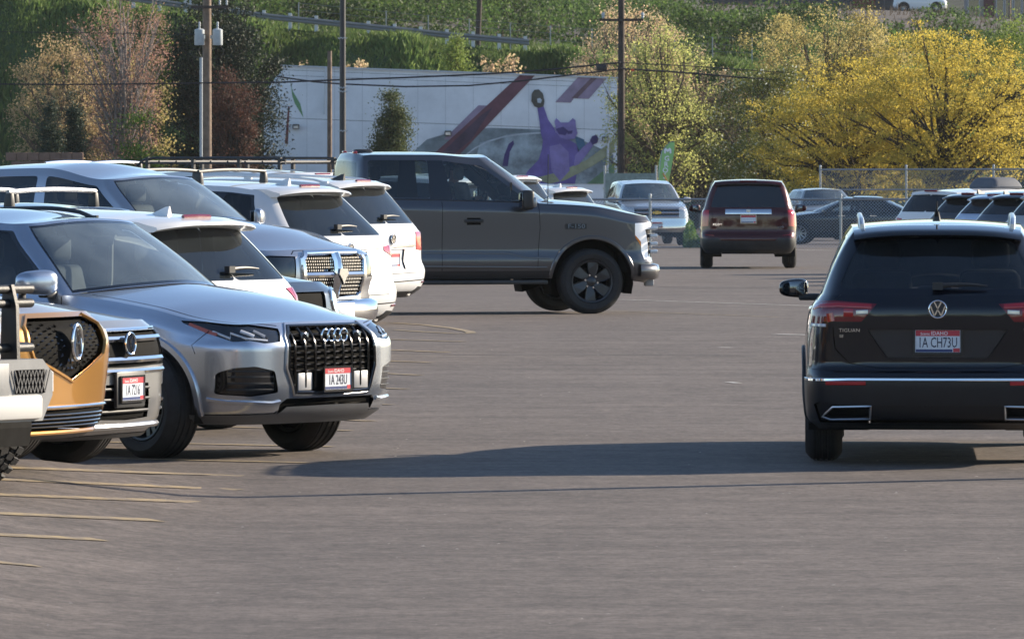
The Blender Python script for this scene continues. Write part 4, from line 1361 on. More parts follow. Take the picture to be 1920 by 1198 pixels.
    c.plate(rmat(c, 0, 0.852, -0.012), '1A CH73U', mat('black plate frame', (0.01, 0.01, 0.012), 0.3))
    text('model_lettering', 'TIGUAN', 0.034, M_CHROME, rt, rmat(c, 0.60, 0.925, 0.006, False), 0.003, 1.15)
    text('trim_lettering', 'SE', 0.028, M_CHROME, rt, rmat(c, 0.655, 0.885, 0.006, False), 0.003, 1.15)
    text('drive_lettering', 'TSI', 0.028, M_CHROME, rt, rmat(c, -0.60, 0.925, 0.006, False), 0.003, 1.1)
    # wiper lies low on the glass
    g = c.gh
    M0 = None
    pts = []
    for y in np.linspace(0.02, -0.60, 9) if False else np.linspace(-0.0, 0.0, 1): pass
    c.wiper(0.0, -0.34, 0.085)
    return c

# ---- grey crew cab pickup crossing, side on
def grey_pickup():
    hd = R(14)
    d0 = 96.0
    # right front wheel stands at pixel column 1105
    wx, wy = (1105 - 960) / FPX * d0, d0
    lx, ly = 1.845, -0.86
    X = wx - (lx * math.cos(hd) - ly * math.sin(hd))
    Y = wy - (lx * math.sin(hd) + ly * math.cos(hd))
    c = Car('grey_pickup', 'grey crew cab pickup lettered F-150 driving across the lot', 'pickup', (X, Y, gz(X, 96) - 0.005), hd, P_GREY,
            L=5.95, W=2.05, H=2.09, WB=3.69, FO=0.92, gc=0.46, hf=1.262, ba=1.425, bm=1.46, bc=1.475, br=1.48, hfw=1.385, xc=1.42, xap=1.12, xwt=0.60, xrr=-1.16, xdp=-1.10, deck=-1.25, dm=-0.16, xcp=-0.95,
            cf=0.20, cr=0.1, wr=0.70, tr=0.42, archr=0.53, nose=(0.10, 0.03, 0.0, 0.03, 0.02, 0.07), hood_mid=0.02, tail=(0.1, 0.05, 0.0, 0.03, 0.03, 0.05), fy=(0.5, 0.86, 0.98), wl=(0.955, 0.985, 1.004, 0.980, 0.988, 0.935), zS=(0.46, 0.53, 0.69, 0.83, None, None), zF=(0.40, 0.46, 0.62, 0.80, 1.15, 1.262),
            hcr=0.05, zrf=-0.055, zrr=-0.03, bulge=0.01, dz4=0.12)
    rt = c.root
    c.arches(r=0.53, zc=0.43, trim=P_GREY, tw=0.05)
    c.side('rocker', [(1.28, 0.44), (-1.28, 0.44), (-1.28, 0.56), (1.28, 0.56)], mat('dark rocker', (0.02, 0.021, 0.023), 0.4), 0.004)
    # bumper in satin grey below a gap
    c.front('panel_gap', [(0, 0.655), (0.985, 0.655), (0.985, 0.665), (0, 0.665)], M_GAP, -0.004, khi=3.1)
    HL = [(0.70, 1.17), (0.86, 1.175), (1.03, 1.17), (1.03, 0.70), (0.93, 0.70), (0.90, 0.76), (0.72, 0.78)]
    c.front('grille', [(0, 1.16), (0.70, 1.16), (0.72, 0.78), (0, 0.74)], M_GLOSSB, -0.02)
    c.front('headlight', [(0.72, 1.14), (0.955, 1.14), (0.955, 0.72), (0.74, 0.74)], M_LAMPIN, -0.012, True)
    # light signature seen from the side
    c.side('running_light', [(2.42, 1.165), (2.80, 1.175), (2.80, 1.10), (2.565, 1.085), (2.605, 0.90), (2.61, 0.70), (2.54, 0.70), (2.505, 0.80), (2.50, 0.90), (2.42, 1.00)], M_DRL, 0.004, True, klo=2.0, khi=4.3)
    c.side('amber_marker', [(2.415, 1.02), (2.50, 0.93), (2.505, 0.87), (2.43, 0.97)], M_AMBER, 0.004, True, klo=2.2, khi=4.3)
    # doors
    c.gap_side([(1.14, 1.42), (1.155, 1.10), (1.13, 0.80), (1.12, 0.58)])
    c.gap_side([(-0.13, 1.45), (-0.14, 0.56)])
    c.gap_side([(-1.19, 1.46), (-1.22, 1.0), (-1.16, 0.60)])
    c.gap_side([(-1.27, 1.47), (-1.27, 0.56)], 0.012)
    # greenhouse
    c.ghk('windshield_band', [(0, 0.01), (2.35, 0.01), (2.35, 0.96), (0, 0.96)], M_GLOSSB, -0.002, False, 0)
    c.ghk('windshield', [(0, 0.05), (2.28, 0.05), (2.28, 0.92), (0, 0.92)], G_CLEAR, -0.003, False, 0)
    c.ghk('pillar_trim', [(3.86, 0.02), (4.14, 0.02), (4.14, 0.86), (3.86, 0.86)], M_GLOSSB, 0.001, True, 0)
    c.ghk('door_window', [(3.10, -0.0), (3.55, 0.0), (3.86, 0.04), (3.86, 0.85), (3.10, 0.80)], glass('front door glass', (0.82, 0.88, 0.87), 0.0, 0.05), -0.004, True, 0.04)
    c.ghk('rear_door_window', [(4.14, 0.045), (5.55, 0.05), (5.52, 0.86), (4.14, 0.86)], glass('rear door glass', (0.32, 0.35, 0.36), 0.0, 0.03), -0.004, True, 0.05)
    c.ghk('rear_window', [(7.1, 0.08), (9, 0.08), (9, 0.80), (7.1, 0.80)], glass('rear cab glass', (0.45, 0.48, 0.48)), -0.003, False, 0.04)
    c.build(0.06)
    c.wheels('aero', w=0.27, rimr=0.66, m=mat('aero alloy', (0.065, 0.068, 0.074), 0.32, 0.7))
    # bodyside crease lines catching light
    strip('side_crease', c.lo, c.spath([(-1.25, 0.80), (-0.14, 0.80), (0.75, 0.79), (0.98, 0.735), (1.28, 0.725)]), 0.03, 0.006, P_GREY, rt)
    strip('side_crease', c.lo, c.spath([(-1.25, 0.625), (1.10, 0.60), (1.24, 0.60)]), 0.03, 0.008, P_GREY, rt)
    strip('belt_moulding', c.gh, [(c.gh.kt(k), c.gh.sv(0.0) + 0.012) for k in np.linspace(3.05, 5.6, 30)], 0.02, 0.008, M_GLOSSB, rt)
    for sd in (1, -1):
        box('step_board', (0.0, sd * 0.985, 0.415), (2.5, 0.13, 0.055), M_PLAST, rt, 0.015)
        for x in (0.28, -0.98):
            h = box('door_handle', (x, sd * 1.028, 1.20), (0.25, 0.03, 0.045), M_PLAST, rt, 0.012)
            box('handle_cup', (x, sd * 1.012, 1.195), (0.18, 0.012, 0.09), M_GAP, h, 0.004)
        m_ = box('mirror', (0.93, sd * 1.22, 1.47), (0.15, 0.25, 0.25), M_PLAST, rt, 0.045, seg=3)
        box('mirror_arm', (0.97, sd * 1.07, 1.40), (0.10, 0.18, 0.07), M_GLOSSB, m_, 0.015)
        box('mirror_glass', (0.848, sd * 1.22, 1.47), (0.01, 0.19, 0.19), MATS['mirror silver'], m_, 0.004)
        box('mirror_skull', (1.005, sd * 1.23, 1.44), (0.05, 0.22, 0.13), M_ALLOY, m_, 0.02)
        box('window_divider', (0.80, sd * 0.89, 1.58), (0.02, 0.02, 0.22), M_GLOSSB, rt)
    # front bumper bar and grille blocks
    bm = bmesh.new()
    pts = [(2.80, 0), (2.795, 0.5), (2.75, 0.80), (2.66, 0.97), (2.48, 1.01)]
    prof = [(0.0, 0.44), (0.035, 0.47), (0.05, 0.56), (0.03, 0.63), (-0.03, 0.645)]
    V, F = [], []
    allp = [(x, y) for x, y in pts[::-1]] + [(x, -y) for x, y in pts[1:]]
    for (x, y) in allp:
        n = Vector((1, y * 0.45, 0)).normalized() if abs(y) < 0.9 else Vector((0.55 if abs(y) < 1.0 else 0.1, math.copysign(1, y), 0)).normalized()
        for (o_, z) in prof: V.append((x + n.x * o_, y + n.y * o_, z))
    q = len(prof)
    for i in range(len(allp) - 1):
        for k in range(q - 1): F.append((i * q + k, i * q + k + 1, (i + 1) * q + k + 1, (i + 1) * q + k))
    mk('front_bumper', V, F, P_GREY, rt)
    bm.free()
    for k in range(4):
        z = 0.80 + k * 0.10
        tube('grille_bar', [(c.xF - 0.06 - 0.16 * abs(y) ** 3, y, z) for y in np.linspace(-0.70, 0.70, 11)], 0.022, M_CHROME, rt, 6)
        for sd in (1, -1): box('lamp_block', (2.69, sd * 0.82, z), (0.10, 0.22, 0.05), M_CLEAR, rt, 0.012)
    for sd in (1, -1): box('tow_hook', (2.70, sd * 0.62, 0.40), (0.12, 0.10, 0.10), mat('pale plastic', (0.35, 0.36, 0.38), 0.5), rt, 0.02)
    # lettering on both front wings
    for sd in (1, -1):
        q = c.lo.inv((0, 2), [(1.63, 1.13)], 3, 8)
        P = Vector(c.lo.ev(q[:, 0], q[:, 1])[0])
        P.y *= sd
        M = frame(P + Vector((0, 0.016 * sd, 0)), Vector((-sd, 0, 0)), Vector((0, 0, 1)))
        t_ = prism('badge_plate', [(-.135, -.036), (.135, -.036), (.135, .03), (-.135, .03)], 0.006, mat('badge dark', (0.012, 0.016, 0.022), 0.3), rt, M)
        text('model_lettering', 'F-150', 0.078, mat('badge slate', (0.14, 0.165, 0.20), 0.35, 0.5), t_, M @ Matrix.Translation((0, -0.003, 0.007)), 0.003, 1.3, 1.0, 0.001)
    tube('antenna', [(1.30, -0.84, 1.40), (1.30, -0.86, 2.05)], 0.006, M_PLAST, rt, 5)
    box('roof_antenna', (-0.95, 0, 2.085), (0.30, 0.16, 0.06), M_PLAST, rt, 0.02, taper=(0.7, 0.6))
    for sd in (1, -1): box('clearance_light', (-1.12, sd * 0.30, 2.075), (0.05, 0.09, 0.035), M_RED, rt, 0.01)
    c.cabin(M_GSEAT, 1, 2, True, 0.05, 0.20)
    box('rear_view_mirror', (0.72, 0, 1.88), (0.03, 0.25, 0.08), M_PLAST, rt, 0.015)
    return c

# ---- SUVs that show their tails
def rear_suv(name, label, pos, heading, pm, group='cars parked in the angled row', spoil=0.20, lamp=None, bars=None, rails=None, badge='round', plate_z=0.78, lip=M_PLAST, glassm=None, wip=True, fin=None, trim=None, detail=True,
             lampm=M_RED, bump=0.52, plate_txt=None, chrome=False, rb=7.12, rs=(0.06, 0.84), dt=0.07, scale=1.0, back_style=None, **kw):
    spec = dict(L=4.9, W=1.95, H=1.75, WB=2.85, FO=0.92, gc=0.28, hf=1.0, ba=1.12, bm=1.13, bc=1.15, br=1.17, xc=1.2, xap=0.82, xwt=0.38, xrr=-2.0, wr=0.62, tr=0.375, archr=0.43,
                tail=(0.20, 0.05, 0.0, 0.06, 0.06, 0.12), cr=0.22, zR=(0.31, 0.42, 0.60, 0.78, 1.05, 1.17), dz4=0.12, zrr=-0.08)
    spec.update(kw)
    spec['zR'] = tuple(list(spec['zR'][:4]) + [spec['br'] - 0.12, spec['br']])
    c = Car(name, label, 'suv', pos, heading, pm, group, scale, **spec)
    rt = c.root
    p = c.p
    W2 = p['W'] / 2
    br = p['br']
    c.arches(trim=trim, tw=0.07)
    if lip is not None:
        c.rear('bumper_lip', [(0, 0.2), (W2, 0.2), (W2, bump - 0.10), (W2 * 0.62, bump - 0.08), (W2 * 0.55, bump - 0.14), (0, bump - 0.14)], lip, 0.004)
        c.side('sill_trim', [(1.0, 0.2), (-1.0, 0.2), (-1.0, 0.40), (1.0, 0.40)], lip, 0.004)
    lamp = lamp or [(W2 * 0.60, br - 0.10), (W2 * 0.95, br - 0.08), (W2 * 0.99, br - 0.13), (W2 * 0.97, br - 0.30), (W2 * 0.80, br - 0.27), (W2 * 0.62, br - 0.20)]
    c.rear('tail_light', lamp, lampm, 0.006, True, klo=7.4)
    c.rear('plate_recess', [(0, plate_z + 0.13), (0.30, plate_z + 0.13), (0.24, plate_z - 0.11), (0, plate_z - 0.11)], pm if pm is not P_BLACK else M_GLOSSB, -0.02)
    c.gap_rear([(0, bump + 0.08), (W2 * 0.62, bump + 0.09), (W2 * 0.73, bump + 0.25), (W2 * 0.75, br - 0.05)], 0.008)
    c.gap_rear([(0, bump - 0.02), (W2 * 0.8, bump), (W2 * 0.98, bump + 0.03)], 0.008)
    c.gap_side([(p['xap'] + 0.02, p['ba'] - 0.01), (p['xap'] + 0.1, 0.6), (p['xap'] + 0.05, 0.42)])
    c.gap_side([(-0.15, p['bm'] - 0.01), (-0.2, 0.42)])
    c.windows(rear=glassm or G_DARK, back=glassm or G_DARK, rb=rb, rs=rs)
    c.build(dt)
    c.wheels('five', w=0.24, rimr=0.64, m=M_ALLOY)
    if spoil: c.spoiler(pm, spoil, 0.05, 0.03, 0.97)
    c.mirrors(p['xap'] - 0.1, p['ba'] + 0.06, W2 - 0.06, pm, (0.16, 0.24, 0.17))
    if detail: c.cabin(M_SEAT, 1, 2)
    g = c.gh
    strip('brake_light', g, [(g.kt(9) - 0.2, g.sv(0.93)), (g.kt(9), g.sv(0.93))], 0.03, 0.02, M_DRED, rt, True, 0.05, True)
    if wip: c.wiper(0.03, -0.38 if wip is True else wip, 0.16)
    if rails is not None: c.rails(rails, 0.035)
    if bars: c.crossbars(bars[0], bars[1])
    if fin is not None: c.fin(fin)
    if badge == 'vw': vw_badge(rmat(c, 0, br - 0.16, 0.005), 0.06, rt)
    elif badge == 'round':
        M = rmat(c, 0, br - 0.12, 0.005)
        b_ = disc('badge', M, 0.05, 0.008, mat('badge grey', (0.2, 0.2, 0.22), 0.3, 0.6), rt)
        ring_badge('badge_ring', M, 0.055, 0.008, M_CHROME, b_)
        bm = bmesh.new()
        for x0 in (-0.018, 0.0, 0.018): seg_bar(bm, (x0 - 0.008, -0.035), (x0 + 0.008, 0.035), 0.009, 0.006, 0.007)
        bmesh.ops.transform(bm, matrix=M, verts=bm.verts)
        bm_obj('badge_shield', bm, M_CHROME, b_)
    if chrome: strip('chrome_bar', c.lo, c.rpath([(0, plate_z + 0.16), (W2 * 0.55, plate_z + 0.17)], 7.6), 0.03, 0.014, M_CHROME if chrome is True else chrome, rt, True, 0.0, True)
    if detail:
        c.plate(rmat(c, 0, plate_z, 0.0), plate_txt)
        for sd in (1, -1): tube('exhaust_pipe', [(c.xR + 0.45, sd * 0.55, 0.37), (c.xR + 0.16, sd * 0.55, 0.36)], 0.035, M_CHROME, rt, 12)
        strip('reflector', c.lo, c.rpath([(W2 * 0.70, bump - 0.03), (W2 * 0.88, bump - 0.02)], 7.6), 0.025, 0.008, M_DRED, rt)
    return c
BACK = math.pi + ROW
def tail_place(px, d, L, WB, FO, hd=BACK):
    return place(px, d, WB / 2 + FO - L, hd)

# ---- generic nose-out SUV; details are added by the caller
def front_suv(name, label, pos, heading, pm, group='cars parked in the angled row', scale=1.0, trim=None, rim='multi', rimm=M_ALLOY, pre=None, cat='suv', mir=True, dt=0.06, glasses=None, rows=2, **kw):
    spec = dict(L=4.9, W=1.95, H=1.75, WB=2.85, FO=0.92, gc=0.26, hf=1.0, ba=1.12, bm=1.13, bc=1.15, br=1.17, xc=1.15, xap=0.80, xwt=0.36, xrr=-2.0, wr=0.62, tr=0.375, archr=0.43)
    spec.update(kw)
    c = Car(name, label, cat, pos, heading, pm, group, scale, **spec)
    c.arches(trim=trim, tw=0.06)
    if pre: pre(c)
    p = c.p
    c.gap_side([(p['xap'] + 0.02, p['ba'] - 0.01), (p['xap'] + 0.12, 0.6), (p['xap'] + 0.08, 0.42)])
    c.windows(**(glasses or {}))
    c.build(dt)
    c.wheels(rim, w=0.25, rimr=0.66, m=rimm)
    if mir: c.mirrors(p['xap'] - 0.1, p['ba'] + 0.06, p['W'] / 2 - 0.06, pm, (0.16, 0.25, 0.18))
    c.cabin(M_SEAT, 1, rows)
    return c
def bar_on(c, name, pts, r, m, off=0.0, n=15, khi=4.0):
    """tube following the nose surface across both halves"""
    ys = np.array([a for a, b in pts]); zs = np.array([b for a, b in pts])
    y = np.linspace(ys[0], ys[-1], n)
    z = np.interp(y, ys, zs) if ys[-1] > ys[0] else zs[0] + (zs[-1] - zs[0]) * np.linspace(0, 1, n)
    q = c.lo.inv((1, 2), np.stack([np.abs(y), z], 1), 0, khi)
    P, N = c.lo.ev(q[:, 0], q[:, 1]), c.lo.normal(q[:, 0], q[:, 1])
    P = P + N * off
    return tube(name, [(a[0], math.copysign(a[1], b), a[2]) for a, b in zip(P, y)], r, m, c.root, 6)

def copper_suv():
    def pre(c):
        c.front('grille', [(0, 0.955), (0.36, 0.955), (0.47, 0.90), (0.49, 0.80), (0.44, 0.72), (0, 0.57)], M_GAP, -0.03)
        c.front('lower_grille', [(0, 0.385), (0.60, 0.385), (0.66, 0.30), (0.60, 0.255), (0, 0.25)], M_GAP, -0.02)
        c.front('headlight', [(0.54, 0.955), (0.93, 0.945), (0.945, 0.90), (0.90, 0.86), (0.56, 0.87)], M_LAMPIN, -0.01, True)
        c.front('side_intake', [(0.72, 0.55), (0.88, 0.58), (0.90, 0.34), (0.76, 0.32)], M_GAP, -0.015, True)
        c.front('bumper_lip', [(0, 0.18), (0.95, 0.18), (0.95, 0.225), (0.60, 0.235), (0, 0.235)], M_PLAST, 0.004)
    c = front_suv('copper_suv', 'copper gold SUV with oval chrome badge on its pointed black grille', place(138, 46.5, 2.37, R(-25)), R(-25), P_COPPER, pre=pre, L=4.75, W=1.90, H=1.67, WB=2.75, FO=1.0, gc=0.20, hf=0.985, ba=1.08, bm=1.09,
                  nose=(0.14, 0.05, 0.02, 0.0, 0.03, 0.14), cf=0.46, tr=0.36, archr=0.41)
    rt = c.root
    M = fmat(c, 0, 0.80, 0.012)
    b = prism('badge', [(0.058 * math.cos(a), 0.105 * math.sin(a)) for a in np.linspace(0, 2 * math.pi, 32, endpoint=False)], 0.012, mat('badge smoke', (0.25, 0.26, 0.28), 0.12, 0.9), rt, M)
    bm = bmesh.new()
    add_tube(bm, [(0.062 * math.cos(a), 0.108 * math.sin(a), 0.012) for a in np.linspace(0, 2 * math.pi, 36, endpoint=False)], 0.011, 8, True)
    seg_bar(bm, (-0.038, -0.07), (-0.012, 0.075), 0.014, 0.012, 0.010)
    seg_bar(bm, (0.038, -0.07), (0.012, 0.075), 0.014, 0.012, 0.010)
    seg_bar(bm, (-0.028, -0.012), (0.028, -0.012), 0.012, 0.012, 0.010)
    bmesh.ops.transform(bm, matrix=M, verts=bm.verts)
    bm_obj('badge_emblem', bm, M_CHROME, b, True)
    # radiating diamond studs of the grille
    V, F = [], []
    for ring_, (ra, cnt) in enumerate(((0.10, 14), (0.15, 20), (0.20, 26), (0.25, 32), (0.30, 38), (0.35, 44), (0.40, 50), (0.45, 56))):
        for k in range(cnt):
            a = 2 * math.pi * (k + 0.5 * (ring_ % 2)) / cnt
            y, z = ra * math.cos(a) * 1.05, 0.80 + ra * math.sin(a) * 0.95 + 0.02
            h = float(np.interp(z, [0.57, 0.72, 0.80, 0.90, 0.955], [0.0, 0.44, 0.49, 0.47, 0.36])) - 0.02
            if abs(y) > h or z > 0.945 or z < 0.58 or (abs(y) < 0.075 and abs(z - 0.80) < 0.12): continue
            P, N = c.fpt(y, z)
            P = P - N * 0.026
            M_ = frame(P, Vector((0, 0, 1)).cross(N), Vector((0, 0, 1)))
            l, w = 0.020, 0.006
            ca, sa = math.cos(a), math.sin(a)
            i = len(V)
            for (u, v, d) in ((-l, 0, 0), (0, -w, 0), (l, 0, 0), (0, w, 0), (0, 0, 0.016)):
                V.append(M_ @ Vector((u * ca - v * sa, u * sa + v * ca, d)))
            F += [(i, i + 1, i + 4), (i + 1, i + 2, i + 4), (i + 2, i + 3, i + 4), (i + 3, i, i + 4)]
    o = mk('grille_studs', V, F, mat('dark chrome', (0.2, 0.2, 0.21), 0.15, 1.0), rt, False)
    o['kind'] = 'stuff'
    for z in (0.275, 0.30, 0.325, 0.35):
        bar_on(c, 'lower_grille_bar', [(-0.6, z), (0.6, z)], 0.006, M_GLOSSB, -0.006)
    bar_on(c, 'chrome_blade', [(-0.66, 0.40), (0.66, 0.40)], 0.010, M_CHROME, 0.004, 21)
    bar_on(c, 'copper_blade', [(-0.70, 0.243), (0.70, 0.243)], 0.014, P_COPPER, 0.006, 21)
    strip('grille_frame', c.lo, c.fpath([(0.36, 0.965), (0.48, 0.905), (0.50, 0.80), (0.45, 0.71), (0.0, 0.555)]), 0.02, 0.014, P_COPPER, rt, True, 0, True)
    return c
def grey_front_suv():
    def pre(c):
        c.front('grille', [(0, 0.93), (0.70, 0.93), (0.72, 0.70), (0, 0.69)], M_GAP, -0.025)
        c.front('headlight', [(0.72, 0.95), (0.93, 0.94), (0.945, 0.72), (0.74, 0.71)], M_LAMPIN, -0.01, True)
        c.front('lower_grille', [(0, 0.58), (0.33, 0.58), (0.36, 0.35), (0, 0.34)], M_GAP, -0.02)
        c.front('fog_opening', [(0.62, 0.56), (0.86, 0.58), (0.88, 0.36), (0.66, 0.34)], M_GLOSSB, -0.02, True)
        c.front('bumper_lip', [(0, 0.16), (0.97, 0.16), (0.97, 0.24), (0, 0.25)], M_PLAST, 0.004)
    c = front_suv('grey_suv', 'silver grey SUV with chrome double bar grille between the copper and the silver blue SUV', place(240, 49.6, 2.42, R(-25)), R(-25), paint('warm grey paint', (0.30, 0.30, 0.30), 0.6, 0.3), pre=pre, L=5.0, W=1.98, H=1.77, WB=2.98, FO=0.93, gc=0.22, hf=1.0, ba=1.10,
                  nose=(0.12, 0.03, 0.0, 0.0, 0.03, 0.13), cf=0.44, tr=0.38, archr=0.43, xc=1.15, xap=0.75, xwt=0.3, xrr=-2.1)
    rt = c.root
    for z in (0.88, 0.74):
        for (a, b_) in ((-0.60, 0.60),):
            bar_on(c, 'grille_bar', [(a, z), (b_, z)], 0.022, M_CHROME, -0.004, 21)
    bar_on(c, 'grille_bar', [(-0.60, 0.94), (0.60, 0.94)], 0.012, M_CHROME, 0.004, 21)
    bar_on(c, 'grille_bar', [(-0.62, 0.665), (0.62, 0.665)], 0.018, M_CHROME, 0.004, 21)
    vw_badge(fmat(c, 0, 0.845, 0.02), 0.075, rt)
    for z in (0.40, 0.48, 0.55): bar_on(c, 'lower_grille_bar', [(-0.34, z), (0.34, z)], 0.010, M_PLAST, 0.0)
    for sd in (1, -1):
        bar_on(c, 'fog_bar', [(sd * 0.65, 0.46), (sd * 0.86, 0.47)], 0.012, M_CHROME, 0.0, 6)
        bar_on(c, 'fog_bar', [(sd * 0.66, 0.40), (sd * 0.86, 0.40)], 0.010, M_SATIN, 0.0, 6)
    bar_on(c, 'chrome_blade', [(-0.70, 0.30), (0.70, 0.30)], 0.020, M_SATIN, 0.004, 21)
    box('plate_holder', (0, 0, 0), (0.40, 0.24, 0.03), M_PLAST, rt, 0.01).data.transform(fmat(c, 0.0, 0.545, 0.01))
    c.plate(fmat(c, 0.0, 0.55, 0.03), '1A 7216', mat('dark plate frame', (0.3, 0.3, 0.31), 0.2, 1.0))
    return c
def white_offroader():
    """boxy off-roader with steel bumper and tubular guard at the left edge"""
    def pre(c):
        c.front('grille', [(0, 1.12), (0.44, 1.12), (0.46, 0.80), (0, 0.80)], P_WHITE, 0.004)
        c.front('headlight_panel', [(0.44, 1.12), (0.80, 1.12), (0.82, 0.80), (0.46, 0.80)], P_WHITE, 0.002, True)
    c = front_suv('white_offroader', 'white boxy off-roader with black tube guard and grey steel bumper at the left edge', (0, 0, 0), ROW, P_WHITE, pre=pre, rim='five', L=4.3, W=1.87, H=1.85, WB=2.95, FO=0.45, gc=0.48, hf=1.16, ba=1.22, bm=1.23, bc=1.24, br=1.25,
                  xc=0.75, xap=0.62, xwt=0.38, xrr=-2.1, cf=0.10, wr=0.66, tr=0.42, archr=0.50, nose=(0.08, 0.03, 0, 0, 0.0, 0.05), zF=(0.5, 0.6, 0.75, 0.85, 1.08, 1.16), mir=True, trim=M_PLAST)
    hd = ROW
    X, Y, Z = place(16, 43.7, 2.4, hd)
    c.root.location = (X, Y, Z - 0.02)
    c.root.scale = (0.94, 0.94, 0.94)
    rt = c.root
    grey = mat('grey powder coat', (0.20, 0.205, 0.21), 0.5, noise=0.15)
    blk = mat('black powder coat', (0.012, 0.012, 0.013), 0.45, noise=0.3, bump=0.2, bscale=200)
    xb = c.xF + 0.14
    # steel bumper: tapering wings
    poly = [(-0.78, 0.60), (-0.78, 0.74), (-0.68, 0.83), (0.68, 0.83), (0.78, 0.74), (0.78, 0.60), (0.68, 0.44), (-0.68, 0.44)]
    prism('steel_bumper', poly, 0.22, grey, rt, frame((xb - 0.02, 0, 0), (0, 1, 0), (0, 0, 1)), 0.02)
    for sd in (1, -1):
        prism('bumper_wing', [(sd * 0.70, 0.60), (sd * 0.86, 0.62), (sd * 0.86, 0.74), (sd * 0.79, 0.78), (sd * 0.70, 0.74)][::sd], 0.24, P_WHITE, rt, frame((xb - 0.10, 0, 0), (0, 1, 0), (0, 0, 1)), 0.04)
        box('mesh_opening', (xb + 0.202, sd * 0.55, 0.69), (0.012, 0.28, 0.15), M_GAP, rt)
        bm = bmesh.new()
        for k in range(9):
            u = -0.14 + 0.035 * k
            for s2 in (1, -1): seg_bar(bm, (u, -0.07), (u + s2 * 0.05, 0.07), 0.006, 0.006)
        bmesh.ops.transform(bm, matrix=frame((xb + 0.208, sd * 0.55, 0.69), (0, 1, 0), (0, 0, 1)), verts=bm.verts)
        o = bm_obj('mesh_wire', bm, mat('wire grey', (0.12, 0.12, 0.125), 0.4, 0.5), rt)
        o['kind'] = 'stuff'
    box('skid_plate', (xb + 0.14, 0, 0.53), (0.20, 1.30, 0.16), mat('dusty white paint', (0.45, 0.45, 0.44), 0.5), rt, 0.03)
    box('winch_plate', (xb + 0.21, 0.08, 0.70), (0.02, 0.5, 0.22), grey, rt, 0.006)
    # tubular guard
    for z in (0.90, 1.18, 1.27):
        tube('guard_tube', [(xb + 0.05 - (0.12 if abs(y) > 0.78 else 0), y, z) for y in (-0.80, -0.74, -0.4, 0, 0.4, 0.74, 0.80)], 0.030, blk, rt, 10)
    for sd in (1, -1):
        prism('guard_upright', [(-0.07, 0.80), (0.07, 0.80), (0.06, 1.16), (0.02, 1.30), (-0.05, 1.30), (-0.06, 1.16)], 0.03, blk, rt, frame((xb + 0.06, sd * 0.56 - 0.015, 0), (1, 0, 0), (0, 0, 1)), 0.006)
        tube('guard_tube', [(xb - 0.06, sd * 0.80, 1.27), (xb - 0.10, sd * 0.84, 1.23), (xb - 0.08, sd * 0.81, 1.18)], 0.026, blk, rt, 10)
        h = lathe_obj('headlight', [(0.0, 0.02), (0.06, 0.015), (0.10, 0.0), (0.115, -0.02), (0.13, 0.0), (0.135, -0.05)], 28, M_CLEAR, rt, 'x', (c.xF + 0.02, sd * 0.66, 0.98))
        for k in range(3): pass
    for k in range(7):
        y = (k - 3) * 0.115
        box('grille_slot', (c.xF + 0.004, y, 0.96), (0.02, 0.065, 0.26), M_GAP, rt, 0.008)
    # knobbly tyres
    for ch in list(rt.children):
        if ch.name.startswith('wheel') and not ch.name.startswith('wheel_well'):
            for g in list(ch.children): bpy.data.objects.remove(g)
            bpy.data.objects.remove(ch)
    c.wheels('five', r=0.43, w=0.30, rimr=0.55, m=M_DALLOY, knobs=True, inset=-0.03)
    return c
